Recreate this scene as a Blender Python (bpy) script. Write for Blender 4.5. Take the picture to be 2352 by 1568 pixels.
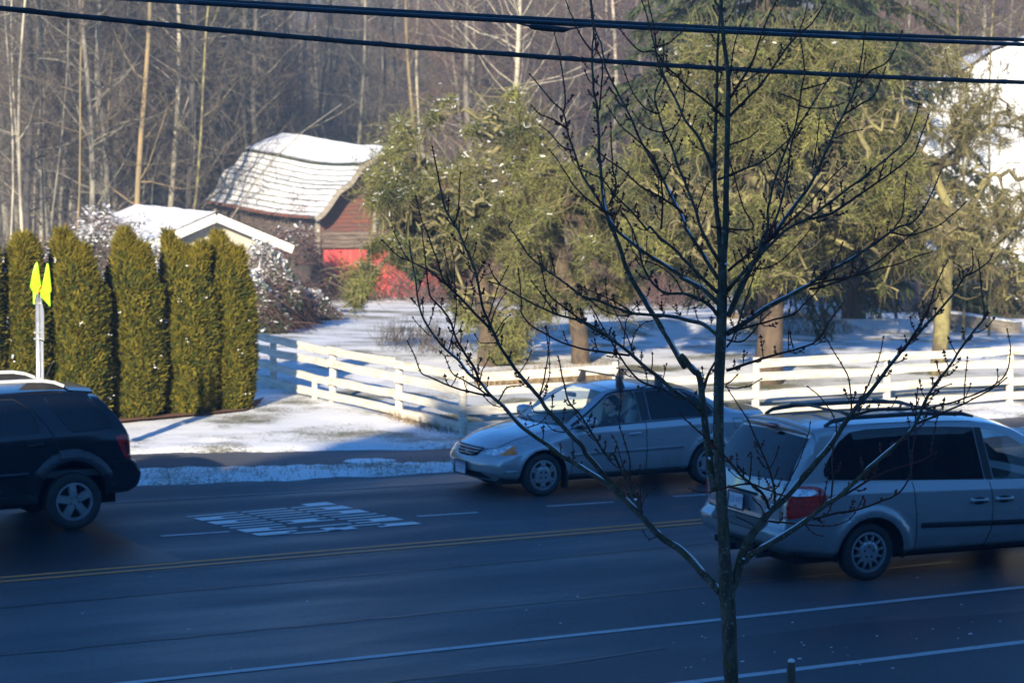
import bpy, bmesh, math, random
import numpy as np
from mathutils import Vector, Matrix, noise
R = math.radians
scene = bpy.context.scene
for o in list(bpy.data.objects): bpy.data.objects.remove(o)
C = scene.collection

# ---------------------------------------------------------------- camera
TH = R(28.5); FPX = 5500.0; PIT = math.atan(464 / FPX); ROLL = 0.0065; H = 4.9
FW = Vector((math.sin(TH) * math.cos(PIT), math.cos(TH) * math.cos(PIT), -math.sin(PIT)))
RT0 = Vector((math.cos(TH), -math.sin(TH), 0)); UP0 = RT0.cross(FW)
RT = RT0 * math.cos(ROLL) + UP0 * math.sin(ROLL); UP = UP0 * math.cos(ROLL) - RT0 * math.sin(ROLL)
FH = Vector((math.sin(TH), math.cos(TH), 0))
cam_d = bpy.data.cameras.new('camera'); cam = bpy.data.objects.new('camera', cam_d); C.objects.link(cam)
cam_d.sensor_width = 22.2; cam_d.lens = 22.2 * FPX / 2352; cam_d.clip_end = 3000; cam_d.clip_start = 0.1
m = Matrix((RT, UP, -FW)).transposed().to_4x4(); m.translation = Vector((0, 0, H)); cam.matrix_world = m
cam_d.dof.use_dof = True; cam_d.dof.focus_distance = 12.7; cam_d.dof.aperture_fstop = 4.0
scene.camera = cam

# ---------------------------------------------------------------- sky, sun, exposure
SUN_EL = R(17.2); SUN_AZ = TH + R(11)            # light travels towards +Y, turned SUN_AZ to +X
w = bpy.data.worlds.new('World'); scene.world = w; w.use_nodes = True
nt = w.node_tree; bg = nt.nodes['Background']; sky = nt.nodes.new('ShaderNodeTexSky')
sky.sky_type = 'NISHITA'; sky.sun_disc = False; sky.sun_elevation = SUN_EL
sky.sun_rotation = SUN_AZ + math.pi            # the sun stands behind the camera, to the left
sky.air_density = 1.0; sky.dust_density = 0.15; sky.ozone_density = 6.0
tn = nt.nodes.new('ShaderNodeMix'); tn.data_type = 'RGBA'; tn.blend_type = 'MULTIPLY'; tn.inputs[0].default_value = 1; tn.inputs[7].default_value = (.43, .95, 1.26, 1)   # deep clear winter blue
nt.links.new(sky.outputs[0], tn.inputs[6]); nt.links.new(tn.outputs[2], bg.inputs[0]); bg.inputs[1].default_value = 0.08
sd = bpy.data.lights.new('sun', 'SUN'); sun = bpy.data.objects.new('sun', sd); C.objects.link(sun)
sd.energy = 5.0; sd.angle = R(0.5); sd.color = (1.0, 0.86, 0.64)
dirv = Vector((math.sin(SUN_AZ) * math.cos(SUN_EL), math.cos(SUN_AZ) * math.cos(SUN_EL), -math.sin(SUN_EL)))
sun.rotation_euler = dirv.to_track_quat('-Z', 'Y').to_euler()
vs = scene.view_settings; vs.view_transform = 'Standard'; vs.look = 'None'; vs.gamma = 1; vs.exposure = 1.3
scene.display_settings.display_device = 'sRGB'
scene.render.engine = 'CYCLES'
scene.cycles.transparent_max_bounces = 12

# ---------------------------------------------------------------- helpers
def ray(px, py): return FW + RT * ((px - 1176) / FPX) - UP * ((py - 784) / FPX)
O0 = Vector((0, 0, H))
def G(px, py, z=0.0): r = ray(px, py); return O0 + r * ((z - H) / r.z)      # on the ground
def P(px, py, d): return O0 + ray(px, py) * d                               # at a distance
def CW(xc, d, z=0.0): v = RT0 * xc + FH * d; v.z = z; return v
def rng(s): return random.Random(s)

def tag(o, label=None, cat=None, group=None, kind=None):
    for k, v in (('label', label), ('category', cat), ('group', group), ('kind', kind)):
        if v: o[k] = v
    return o
def empty(name, loc=(0, 0, 0), rz=0.0, label=None, cat=None, group=None):
    o = bpy.data.objects.new(name, None); C.objects.link(o); o.location = loc; o.rotation_euler = (0, 0, rz)
    o.empty_display_size = 0.2
    return tag(o, label, cat, group)
def link_mesh(name, me, mats, parent=None, smooth=False):
    for m in (mats if isinstance(mats, (list, tuple)) else [mats]): me.materials.append(m)
    if smooth: me.polygons.foreach_set('use_smooth', [True] * len(me.polygons))
    o = bpy.data.objects.new(name, me); C.objects.link(o)
    if parent: o.parent = parent
    return o
class MB:
    def __init__(s): s.v = []; s.f = []; s.m = []; s.mi = 0
    def add(s, vs, fs):
        n = len(s.v); s.v.extend([tuple(v) for v in vs]); s.f.extend([tuple(i + n for i in f) for f in fs]); s.m.extend([s.mi] * len(fs))
    def box(s, c, d, M=None):
        x, y, z = [k / 2 for k in d]; c = Vector(c)
        vs = [Vector((i * x, j * y, k * z)) for i in (-1, 1) for j in (-1, 1) for k in (-1, 1)]
        if M is not None: vs = [M @ v for v in vs]
        s.add([c + v for v in vs], [(0, 1, 3, 2), (4, 6, 7, 5), (0, 4, 5, 1), (2, 3, 7, 6), (0, 2, 6, 4), (1, 5, 7, 3)])
    def beam(s, a, b, w, h, up=(0, 0, 1)):
        a = Vector(a); b = Vector(b); d = (b - a); L = d.length; d.normalize(); sd = d.cross(Vector(up))
        if sd.length < 1e-4: sd = d.cross(Vector((1, 0, 0)))
        sd.normalize(); u = sd.cross(d)
        vs = [p + sd * i * w / 2 + u * j * h / 2 for p in (a, b) for i, j in ((-1, -1), (1, -1), (1, 1), (-1, 1))]
        s.add(vs, [(3, 2, 1, 0), (4, 5, 6, 7), (0, 1, 5, 4), (1, 2, 6, 5), (2, 3, 7, 6), (3, 0, 4, 7)])
    def tube(s, pts, rad, n=6, cap=True):
        pts = [Vector(p) for p in pts]; k = len(pts)
        if not hasattr(rad, '__len__'): rad = [rad] * k
        ref = None; base = len(s.v); vs = []
        for i, p in enumerate(pts):
            d = (pts[min(i + 1, k - 1)] - pts[max(i - 1, 0)])
            if d.length < 1e-9: d = Vector((0, 0, 1))
            d.normalize()
            if ref is None: ref = Vector((1, 0, 0)) if abs(d.x) < 0.8 else Vector((0, 1, 0))
            u = (ref - d * ref.dot(d)); u.normalize(); ref = u; v = d.cross(u)
            for j in range(n):
                a = 2 * math.pi * j / n; vs.append(p + (u * math.cos(a) + v * math.sin(a)) * rad[i])
        fs = [(i * n + j, i * n + (j + 1) % n, (i + 1) * n + (j + 1) % n, (i + 1) * n + j) for i in range(k - 1) for j in range(n)]
        if cap: fs += [tuple(range(n - 1, -1, -1)), tuple((k - 1) * n + j for j in range(n))]
        s.add(vs, fs)
    def lathe(s, prof, n=24, axis='Z', c=(0, 0, 0), closed=False):
        vs = []; c = Vector(c)
        for r, h in prof:
            for j in range(n):
                a = 2 * math.pi * j / n; x, y = r * math.cos(a), r * math.sin(a)
                vs.append(c + (Vector((x, y, h)) if axis == 'Z' else Vector((x, h, y))))
        k = len(prof); fs = []
        for i in range(k if closed else k - 1):
            i2 = (i + 1) % k
            for j in range(n): fs.append((i * n + j, i * n + (j + 1) % n, i2 * n + (j + 1) % n, i2 * n + j))
        s.add(vs, fs)
    def ball(s, c, r, sc=(1, 1, 1), n=8, k=5):
        prof = [(math.sin(math.pi * i / k) * 1.0 + 1e-5, -math.cos(math.pi * i / k)) for i in range(k + 1)]
        vs = []
        for pr, h in prof:
            for j in range(n):
                a = 2 * math.pi * j / n; vs.append((c[0] + r * sc[0] * pr * math.cos(a), c[1] + r * sc[1] * pr * math.sin(a), c[2] + r * sc[2] * h))
        s.add(vs, [(i * n + j, i * n + (j + 1) % n, (i + 1) * n + (j + 1) % n, (i + 1) * n + j) for i in range(k) for j in range(n)])
    def mesh(s, name='m'):
        me = bpy.data.meshes.new(name); me.from_pydata(s.v, [], s.f)
        if any(s.m): me.polygons.foreach_set('material_index', s.m)
        me.update(); return me
    def build(s, name, mats, parent=None, smooth=False): return link_mesh(name, s.mesh(name), mats, parent, smooth)

def mesh_np(name, V, F, mats, parent=None, smooth=False, cols=None):
    """V (n,3), F (m,k) all same arity; cols: per-face tint factor"""
    me = bpy.data.meshes.new(name); n, k = F.shape
    me.vertices.add(len(V)); me.vertices.foreach_set('co', np.asarray(V, np.float32).ravel())
    me.loops.add(n * k); me.loops.foreach_set('vertex_index', F.astype(np.int32).ravel())
    me.polygons.add(n); me.polygons.foreach_set('loop_start', np.arange(0, n * k, k, dtype=np.int32))
    if cols is not None:
        at = me.attributes.new('tint', 'FLOAT', 'FACE'); at.data.foreach_set('value', np.asarray(cols, np.float32))
    me.update(calc_edges=True)
    return link_mesh(name, me, mats, parent, smooth)

def newmat(name):
    m = bpy.data.materials.new(name); m.use_nodes = True; return m, m.node_tree, m.node_tree.nodes['Principled BSDF']
def noise_fac(nt, scale, detail=4, lo=0.35, hi=0.65, coord='Object', sc=None, rough=0.55):
    tc = nt.nodes.new('ShaderNodeTexCoord'); n = nt.nodes.new('ShaderNodeTexNoise'); n.inputs['Scale'].default_value = scale
    n.inputs['Detail'].default_value = detail; n.inputs['Roughness'].default_value = rough
    if sc:
        mp = nt.nodes.new('ShaderNodeMapping'); mp.inputs['Scale'].default_value = sc; nt.links.new(tc.outputs[coord], mp.inputs[0]); nt.links.new(mp.outputs[0], n.inputs['Vector'])
    else: nt.links.new(tc.outputs[coord], n.inputs['Vector'])
    mr = nt.nodes.new('ShaderNodeMapRange'); mr.inputs[1].default_value = lo; mr.inputs[2].default_value = hi
    nt.links.new(n.outputs[0], mr.inputs[0]); return mr.outputs[0]
def mixc(nt, fac, a, b):
    mx = nt.nodes.new('ShaderNodeMix'); mx.data_type = 'RGBA'; mx.clamp_factor = True
    for s, v in ((mx.inputs[0], fac), (mx.inputs[6], a), (mx.inputs[7], b)):
        if isinstance(v, (int, float)): s.default_value = v
        elif isinstance(v, tuple): s.default_value = (*v, 1) if len(v) == 3 else v
        else: nt.links.new(v, s)
    return mx.outputs[2]
def math_n(nt, op, a, b=0.0, clamp=False):
    n = nt.nodes.new('ShaderNodeMath'); n.operation = op; n.use_clamp = clamp
    for s, v in ((n.inputs[0], a), (n.inputs[1], b)):
        if isinstance(v, (int, float)): s.default_value = v
        else: nt.links.new(v, s)
    return n.outputs[0]
def add_bump(nt, bs, fac, strength=0.3, dist=0.02):
    b = nt.nodes.new('ShaderNodeBump'); b.inputs['Strength'].default_value = strength; b.inputs['Distance'].default_value = dist
    nt.links.new(fac, b.inputs['Height']); nt.links.new(b.outputs[0], bs.inputs['Normal'])
def mat(name, c1, c2=None, scale=5, rough=0.7, metal=0.0, bump=0.0, bdist=0.01, lo=0.35, hi=0.65, sc=None, detail=4, coat=0.0, spec=0.5):
    m, nt, bs = newmat(name); bs.inputs['Roughness'].default_value = rough; bs.inputs['Metallic'].default_value = metal
    bs.inputs['Coat Weight'].default_value = coat; bs.inputs['Specular IOR Level'].default_value = spec
    if c2 is None: c2 = tuple(k * 0.8 for k in c1)
    f = noise_fac(nt, scale, detail, lo, hi, sc=sc); nt.links.new(mixc(nt, f, c1, c2), bs.inputs['Base Color'])
    if bump: add_bump(nt, bs, noise_fac(nt, scale * 2.5, 5, 0, 1, sc=sc), bump, bdist)
    return m
def tintmat(name, ca, cb, rough=0.8, trans=0.0):
    """leaf material: colour between ca and cb by the face's own tint value"""
    m, nt, bs = newmat(name); bs.inputs['Roughness'].default_value = rough; bs.inputs['Specular IOR Level'].default_value = 0.25
    a = nt.nodes.new('ShaderNodeAttribute'); a.attribute_name = 'tint'
    nt.links.new(mixc(nt, a.outputs['Fac'], ca, cb), bs.inputs['Base Color'])
    return m
def glassmat(name, tint, ior=1.5, opac=0.0, dark=(0.01, 0.012, 0.015)):
    m, nt, bs = newmat(name); out = nt.nodes['Material Output']
    bs.inputs['Base Color'].default_value = (*dark, 1); bs.inputs['Roughness'].default_value = 0.03
    tr = nt.nodes.new('ShaderNodeBsdfTransparent'); tr.inputs[0].default_value = (*tint, 1)
    gl = nt.nodes.new('ShaderNodeBsdfGlossy'); gl.inputs['Roughness'].default_value = 0.02
    lw = nt.nodes.new('ShaderNodeLayerWeight'); lw.inputs[0].default_value = 0.5; pw = math_n(nt, 'POWER', lw.outputs['Facing'], 4.0); fr = math_n(nt, 'ADD', math_n(nt, 'MULTIPLY', pw, 0.85), ((ior - 1) / (ior + 1)) ** 2 * 1.6, True)
    mx = nt.nodes.new('ShaderNodeMixShader'); nt.links.new(fr, mx.inputs[0]); nt.links.new(tr.outputs[0], mx.inputs[1]); nt.links.new(gl.outputs[0], mx.inputs[2])
    m2 = nt.nodes.new('ShaderNodeMixShader'); m2.inputs[0].default_value = opac; nt.links.new(mx.outputs[0], m2.inputs[1]); nt.links.new(bs.outputs[0], m2.inputs[2])
    nt.links.new(m2.outputs[0], out.inputs[0]); return m

M = {}
M['snow'] = mat('snow', (0.90, 0.90, 0.91), (0.84, 0.85, 0.86), 3, 0.6, bump=0.3, bdist=0.03)
M['white_paint'] = mat('white_paint', (0.78, 0.76, 0.70), (0.60, 0.57, 0.50), 4, 0.65, bump=0.2, sc=(0.3, 1, 2), lo=0.45, hi=0.75)
M['rubber'] = mat('rubber', (0.02, 0.02, 0.022), (0.035, 0.033, 0.03), 8, 0.75)
M['black_plastic'] = mat('black_plastic', (0.015, 0.016, 0.018), (0.03, 0.03, 0.032), 6, 0.45)
M['dark'] = mat('dark_void', (0.006, 0.006, 0.007), None, 3, 0.9)
M['silver_rim'] = mat('silver_rim', (0.45, 0.46, 0.48), (0.38, 0.39, 0.4), 12, 0.35, metal=0.7)
M['chrome'] = mat('chrome', (0.7, 0.7, 0.72), None, 4, 0.12, metal=1.0)
M['steel'] = mat('galvanised_steel', (0.55, 0.57, 0.58), (0.42, 0.44, 0.46), 14, 0.4, metal=0.75)
M['alu'] = mat('brushed_aluminium', (0.62, 0.64, 0.66), (0.52, 0.54, 0.56), 6, 0.45, metal=0.55)
# ================================================================ terrain, road, path
def lerp_pts(pts, x): return float(np.interp(x, [p[0] for p in pts], [p[1] for p in pts]))
E0 = [(-60, 32.2), (6, 31.9), (11.35, 31.7), (15.84, 31.1), (20, 30.95), (200, 30.95)]      # far road edge
E1 = [(-60, 34.0), (6, 33.9), (12, 33.45), (16.4, 32.2), (27, 31.9), (200, 31.9)]           # path, near side
E2 = [(-60, 35.8), (6, 35.5), (12.5, 34.95), (17, 33.35), (28, 32.9), (200, 32.9)]          # path, far side
def sst(a, b, x): t = min(1, max(0, (x - a) / (b - a))); return t * t * (3 - 2 * t)
def n2(x, y, s, seed=0.0): return noise.noise(Vector((x * s, y * s, seed)))
def terrain(x, y):
    d = x * FH.x + y * FH.y
    if y < 14: return -0.03
    e0, e1, e2 = lerp_pts(E0, x), lerp_pts(E1, x), lerp_pts(E2, x)
    if y > 12 and y < e2 + 1.5:
        a = n2(x, y, 1.3, 3) * .16 + n2(x, y, 4, 5) * .10
        f = sst(e0 - .05, e0 + .35, y + a) * (1 - sst(e1 - .35, e1 + .05, y + a)) + sst(e2 - .1, e2 + .45, y + a)
        z = -0.06 + f * (.13 + .03 * n2(x, y, 2.2) + .02 * n2(x, y, 7, 2))
    else: z = .07
    if y > e2 + .2: z += sst(e2, e2 + 2, y) * (.03 * n2(x, y, .7) + .015 * n2(x, y, 3, 9))
    z += -1.5 * sst(50, 95, d) + (.12 * n2(x, y, .12, 4) * sst(46, 56, d))
    # low bank that runs behind the trees at the right
    if x > 20:
        z += .35 * sst(53.0, 54.2, y) * (1 - sst(54.2, 58, y)) * sst(26, 31, x)
    return z
def axis(segs):
    out = [segs[0][0]]
    for a, b, st in segs: n = max(1, round((b - a) / st)); out += [a + (b - a) * (i + 1) / n for i in range(n)]
    return out
XS = axis([(-300, -160, 35), (-160, -40, 12), (-40, 4, 1.5), (4, 34, .16), (34, 70, .8), (70, 180, 5), (180, 500, 40)])
YS = axis([(-240, -60, 45), (-60, 14, 6), (14, 30.5, 1.5), (30.5, 37.5, .14), (37.5, 56, .3), (56, 110, 1.2), (110, 220, 8), (220, 500, 40)])
V_ = np.array([(x, y, terrain(x, y)) for y in YS for x in XS]); nx = len(XS)
F_ = np.array([(j * nx + i, j * nx + i + 1, (j + 1) * nx + i + 1, (j + 1) * nx + i) for j in range(len(YS) - 1) for i in range(nx - 1)])
def ground_mat():
    m, nt, bs = newmat('snowy_grass'); bs.inputs['Roughness'].default_value = .75
    tc = nt.nodes.new('ShaderNodeTexCoord'); sp = nt.nodes.new('ShaderNodeSeparateXYZ'); nt.links.new(tc.outputs['Object'], sp.inputs[0])
    grass = mixc(nt, noise_fac(nt, 9, 4), (.10, .115, .045), (.19, .155, .08))
    snow = mixc(nt, noise_fac(nt, 1.2, 3), (.88, .88, .88), (.80, .81, .81))
    f = math_n(nt, 'ADD', math_n(nt, 'MULTIPLY', noise_fac(nt, 16, 8, .22, .78, rough=.85), .62), math_n(nt, 'MULTIPLY', noise_fac(nt, .55, 4, .3, .7), .46))
    mr = nt.nodes.new('ShaderNodeMapRange'); mr.inputs[1].default_value = .37; mr.inputs[2].default_value = .55; nt.links.new(f, mr.inputs[0])
    # thinner snow near the fence foot on the pasture side
    band = nt.nodes.new('ShaderNodeMapRange'); band.inputs[1].default_value = 42.0; band.inputs[2].default_value = 35.5; nt.links.new(sp.outputs[1], band.inputs[0])
    bx = nt.nodes.new('ShaderNodeMapRange'); bx.inputs[1].default_value = 17.5; bx.inputs[2].default_value = 19; nt.links.new(sp.outputs[0], bx.inputs[0])
    far = nt.nodes.new('ShaderNodeMapRange'); far.inputs[1].default_value = 34.9; far.inputs[2].default_value = 36.0; nt.links.new(sp.outputs[1], far.inputs[0])
    k = math_n(nt, 'MULTIPLY', math_n(nt, 'MULTIPLY', band.outputs[0], bx.outputs[0]), far.outputs[0])
    mr2 = math_n(nt, 'SUBTRACT', mr.outputs[0], math_n(nt, 'MULTIPLY', k, 0.62), True)
    nt.links.new(mixc(nt, mr2, grass, snow), bs.inputs['Base Color'])
    add_bump(nt, bs, noise_fac(nt, 14, 6, 0, 1, rough=.7), .32, .04)
    return m
M['ground'] = ground_mat()
g = mesh_np('ground', V_, F_, M['ground'], smooth=True); g['kind'] = 'structure'

def asphalt(name, c1, c2, r1, r2, scale=.35, lo=.3, hi=.7, grit=.22):
    m, nt, bs = newmat(name)
    big = noise_fac(nt, scale, 4, lo, hi, sc=(.25, 1, 1)); gr = noise_fac(nt, 17, 8, .42, .66, rough=.9)
    base = mixc(nt, big, c1, c2); nt.links.new(mixc(nt, math_n(nt, 'MULTIPLY', gr, grit * 2), base, tuple(k * 2.8 for k in c2)), bs.inputs['Base Color'])
    mr = nt.nodes.new('ShaderNodeMapRange'); mr.inputs[3].default_value = r1; mr.inputs[4].default_value = r2; nt.links.new(big, mr.inputs[0]); nt.links.new(mr.outputs[0], bs.inputs['Roughness'])
    bs.inputs['Specular IOR Level'].default_value = .4
    add_bump(nt, bs, noise_fac(nt, 70, 5, 0, 1), .6, .012)
    return m
M['road'] = asphalt('damp_asphalt', (.018, .020, .023), (.060, .064, .068), .38, .72, scale=.7, lo=.36, hi=.62)
M['patch'] = asphalt('new_black_asphalt', (.012, .012, .014), (.018, .018, .02), .34, .45)
M['path'] = asphalt('path_asphalt', (.05, .052, .056), (.08, .08, .085), .45, .7, .8)
def strip(name, near, far, z, m, x0=-60, x1=200, step=1.0, th=None):
    xs = np.arange(x0, x1 + .01, step); V = []; 
    for x in xs: V += [(x, near(x), z), (x, far(x), z)]
    F = [(2 * i, 2 * i + 2, 2 * i + 3, 2 * i + 1) for i in range(len(xs) - 1)]
    mb = MB(); mb.add(V, F); o = mb.build(name, m); o['kind'] = 'structure'; return o
strip('road', lambda x: 13.8, lambda x: lerp_pts(E0, x) + .3, 0, M['road'])
strip('path', lambda x: lerp_pts(E1, x) - .3, lambda x: lerp_pts(E2, x) + .35, .012, M['path'])
def flat(name, pts, z, m, kind='structure'):
    mb = MB(); mb.add([(p[0], p[1], z) for p in pts], [tuple(range(len(pts)))]); o = mb.build(name, m); o['kind'] = kind; return o
flat('road_patch', [(-60, 25.98), (9.78, 25.98), (9.80, 26.6), (9.70, 27.3), (9.74, 28.0), (9.66, 28.6), (9.72, 29.0), (-60, 29.2)], .003, M['patch'])
dk = [G(*p).to_tuple()[:2] for p in [(980, 1600), (1010, 1562), (1050, 1545), (1130, 1531), (1250, 1523), (1350, 1522), (1450, 1506), (1560, 1500), (1640, 1498), (1700, 1462), (1790, 1452), (1950, 1432), (2150, 1418), (2400, 1400), (2600, 1385)]]
flat('dark_lot_and_reflection', dk + [(22, 14), (6, 14)], .003, asphalt('lot_and_reflection_tone', (.020, .021, .025), (.032, .033, .038), .5, .65))  # near-lot asphalt; its right part paints in the dark reflection by the van
def line_mat(name, c, worn=.45):
    m, nt, bs = newmat(name); bs.inputs['Roughness'].default_value = .6
    f = noise_fac(nt, 7, 6, worn - .12, worn + .10, rough=.7); nt.links.new(mixc(nt, f, (.07, .072, .076), c), bs.inputs['Base Color']); return m
M['line'] = line_mat('worn_white_line', (.44, .45, .46), .36); M['line2'] = line_mat('faded_white_line', (.26, .25, .24), .40); M['yellow'] = line_mat('worn_yellow_line', (.66, .22, .045), .30)
M['letters'] = line_mat('road_letter_paint', (.74, .74, .71), .27)
def line(y0, y1, w, x0, x1, m, name='road_line', z=.006):
    n = max(1, int((x1 - x0) / 3)); mb = MB()
    for s in range(n):
        a = s / n; b = (s + 1) / n; xa = x0 + (x1 - x0) * a; xb = x0 + (x1 - x0) * b; ya = y0 + (y1 - y0) * a; yb = y0 + (y1 - y0) * b
        mb.add([(xa, ya - w / 2, z), (xb, yb - w / 2, z), (xb, yb + w / 2, z), (xa, ya + w / 2, z)], [(0, 1, 2, 3)])
    o = mb.build(name, m); o['kind'] = 'structure'
line(18.03, 18.03, .12, -60, 150, M['line']); line(20.30, 20.30, .11, -60, 150, M['line'])
line(25.86, 25.86, .105, -60, 150, M['yellow'], 'yellow_line'); line(25.62, 25.62, .10, -60, 150, M['yellow'], 'yellow_line')
for a, b in ((10.15, 11.02), (13.66, 14.52), (15.6, 16.6), (17.6, 18.5), (19.5, 20.4), (21.4, 22.3), (23.3, 24.2)): line(27.72, 27.66, .09, a, b, M['line'], 'lane_dash')
line(30.95, 30.15, .07, 6, 16.3, M['line2'], 'edge_line'); line(30.15, 30.05, .07, 16.3, 80, M['line2'], 'edge_line')
# SCHOOL painted across the two lanes, letter tops to the left, each stroke broken twice by the stencil
def letter(mb, k, rects):
    v0, v1 = k / 6 + .004, (k + 1) / 6 - .050
    for u0, u1, a, b in rects:
        pieces = [(u0, u1)]
        for g0, g1 in (() if k == 0 else ((.325, .36), (.665, .695))):
            pieces = [q for p0, p1 in pieces for q in ((p0, min(p1, g0)), (max(p0, g1), p1)) if q[1] - q[0] > .004]
        for p0, p1 in pieces:
            va, vb = v0 + (v1 - v0) * a, v0 + (v1 - v0) * b; q = []
            for u, v in ((p0, va), (p1, va), (p1, vb), (p0, vb)):
                xl = 11.24 + (10.92 - 11.24) * v; xr = 13.45 + (13.08 - 13.45) * v; yl = 27.14 + 2.18 * v; yr = 27.14 + 2.34 * v
                q.append((xl + (xr - xl) * u, yl + (yr - yl) * u, .007))
            mb.add(q, [(0, 1, 2, 3)])
LE = MB(); t_ = .25
LETS = [[(0, .20, .06, 1), (.20, .27, .70, 1), (.0, .50, 0, t_), (.42, .60, .04, .96), (.50, 1.0, 1 - t_, 1), (.80, 1.0, 0, .95), (.73, .80, 0, t_)],
        [(0, .18, .0, 1), (.18, .30, 1 - t_, 1), (.18, .82, 0, t_), (.70, .82, 1 - t_, 1), (.82, 1, 0, 1)],
        [(0, 1, 0, t_), (0, 1, 1 - t_, 1), (.42, .58, t_, 1 - t_)],
        [(0, .16, .0, 1), (.16, .84, 0, t_), (.16, .84, 1 - t_, 1), (.84, 1, 0, 1)],
        [(0, .16, .0, 1), (.16, .84, 0, t_), (.16, .84, 1 - t_, 1), (.84, 1, 0, 1)],
        [(0, 1, 0, t_), (.82, 1, t_, 1)]]
for k, L_ in enumerate(LETS): letter(LE, k, L_)
o = LE.build('road_lettering', M['letters']); o['kind'] = 'structure'
# hills far behind the woods
def hill_mesh():
    V = []; F = []; nu, nr = 70, 10
    for i in range(nu + 1):
        a = R(-25 + 110 * i / nu)
        for j in range(nr + 1):
            r = 190 + 260 * j / nr; h = -2 + 27 * sst(0, .35, j / nr) * (1 + .18 * noise.noise(Vector((a * 5, j * .3, 1))))
            V.append((r * math.sin(a), r * math.cos(a), h))
    for i in range(nu):
        for j in range(nr): k = i * (nr + 1) + j; F.append((k, k + nr + 1, k + nr + 2, k + 1))
    mb = MB(); mb.add(V, F); return mb
o = hill_mesh().build('wooded_hill', mat('winter_wood_hillside', (.060, .054, .058), (.038, .038, .044), .12, .95, detail=8), smooth=True); o['kind'] = 'structure'
# strip of snow litter on the near pavement side and kerb
kb = MB(); kb.box((70, 13.72, .06), (260, .16, .15)); o = kb.build('kerb', mat('kerb_concrete', (.25, .25, .24), (.18, .18, .17), 6, .8)); o['kind'] = 'structure'
kb = MB(); kb.box((70, 11.6, .05), (260, 4.06, .14)); o = kb.build('pavement', mat('pavement_concrete', (.30, .30, .29), (.2, .2, .2), 3, .8, bump=.2)); o['kind'] = 'structure'

# tar-sealed cracks and frozen slush crumbs on the near lanes
def crack(pts, w, m, name='tar_seam'):
    mb = MB(); r_ = rng(int(pts[0][0] * 7)); q = []
    for a, b in zip(pts[:-1], pts[1:]):
        n = max(2, int(abs(b[0] - a[0]) / .25))
        for i in range(n): t = i / n; q.append((a[0] + (b[0] - a[0]) * t, a[1] + (b[1] - a[1]) * t + r_.uniform(-.02, .02)))
    vs = []
    for x, y in q: h = w * r_.uniform(.35, 1.2) / 2; vs += [(x, y - h, .0045), (x, y + h, .0045)]
    mb.add(vs, [(2 * i, 2 * i + 2, 2 * i + 3, 2 * i + 1) for i in range(len(q) - 1)]); o = mb.build(name, m); o['kind'] = 'structure'
crack([(-5, 21.9), (8, 21.95), (16, 21.9), (30, 22.0)], .07, M['patch']); crack([(-5, 24.25), (9, 24.2), (18, 24.3), (40, 24.3)], .06, M['patch']); crack([(9, 25.45), (12, 25.42), (15.5, 25.48)], .05, M['patch'])
crack([(8.2, 19.15), (9.4, 19.3), (11.0, 19.25), (12.5, 19.42)], .09, M['patch'])
cr = MB(); r_ = rng(5)
for i in range(130):
    if i % 3: x = r_.uniform(11.5, 24); y = r_.choice((18.55, 18.9, 19.6)) + r_.gauss(0, .10)
    else: x = r_.uniform(6, 26); y = r_.uniform(17.5, 25.3)
    s_ = r_.uniform(.004, .011) * (1 if r_.random() < .9 else 1.8); cr.ball((x, y, .004), s_, (1.6, 1, .5), 5, 3)
o = cr.build('slush_crumbs', M['snow'], None, True); tag(o, kind='stuff')

sp2 = MB()
for i in range(60):
    a = G(840 + r_.gauss(0, 22), 1060 + r_.gauss(0, 1.4)); sp2.ball((a.x, a.y, .012), r_.uniform(.05, .14), (1.6, 1, .16), 8, 4)
o = sp2.build('path_snow_patch', M['snow'], None, True); tag(o, kind='stuff')
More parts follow.
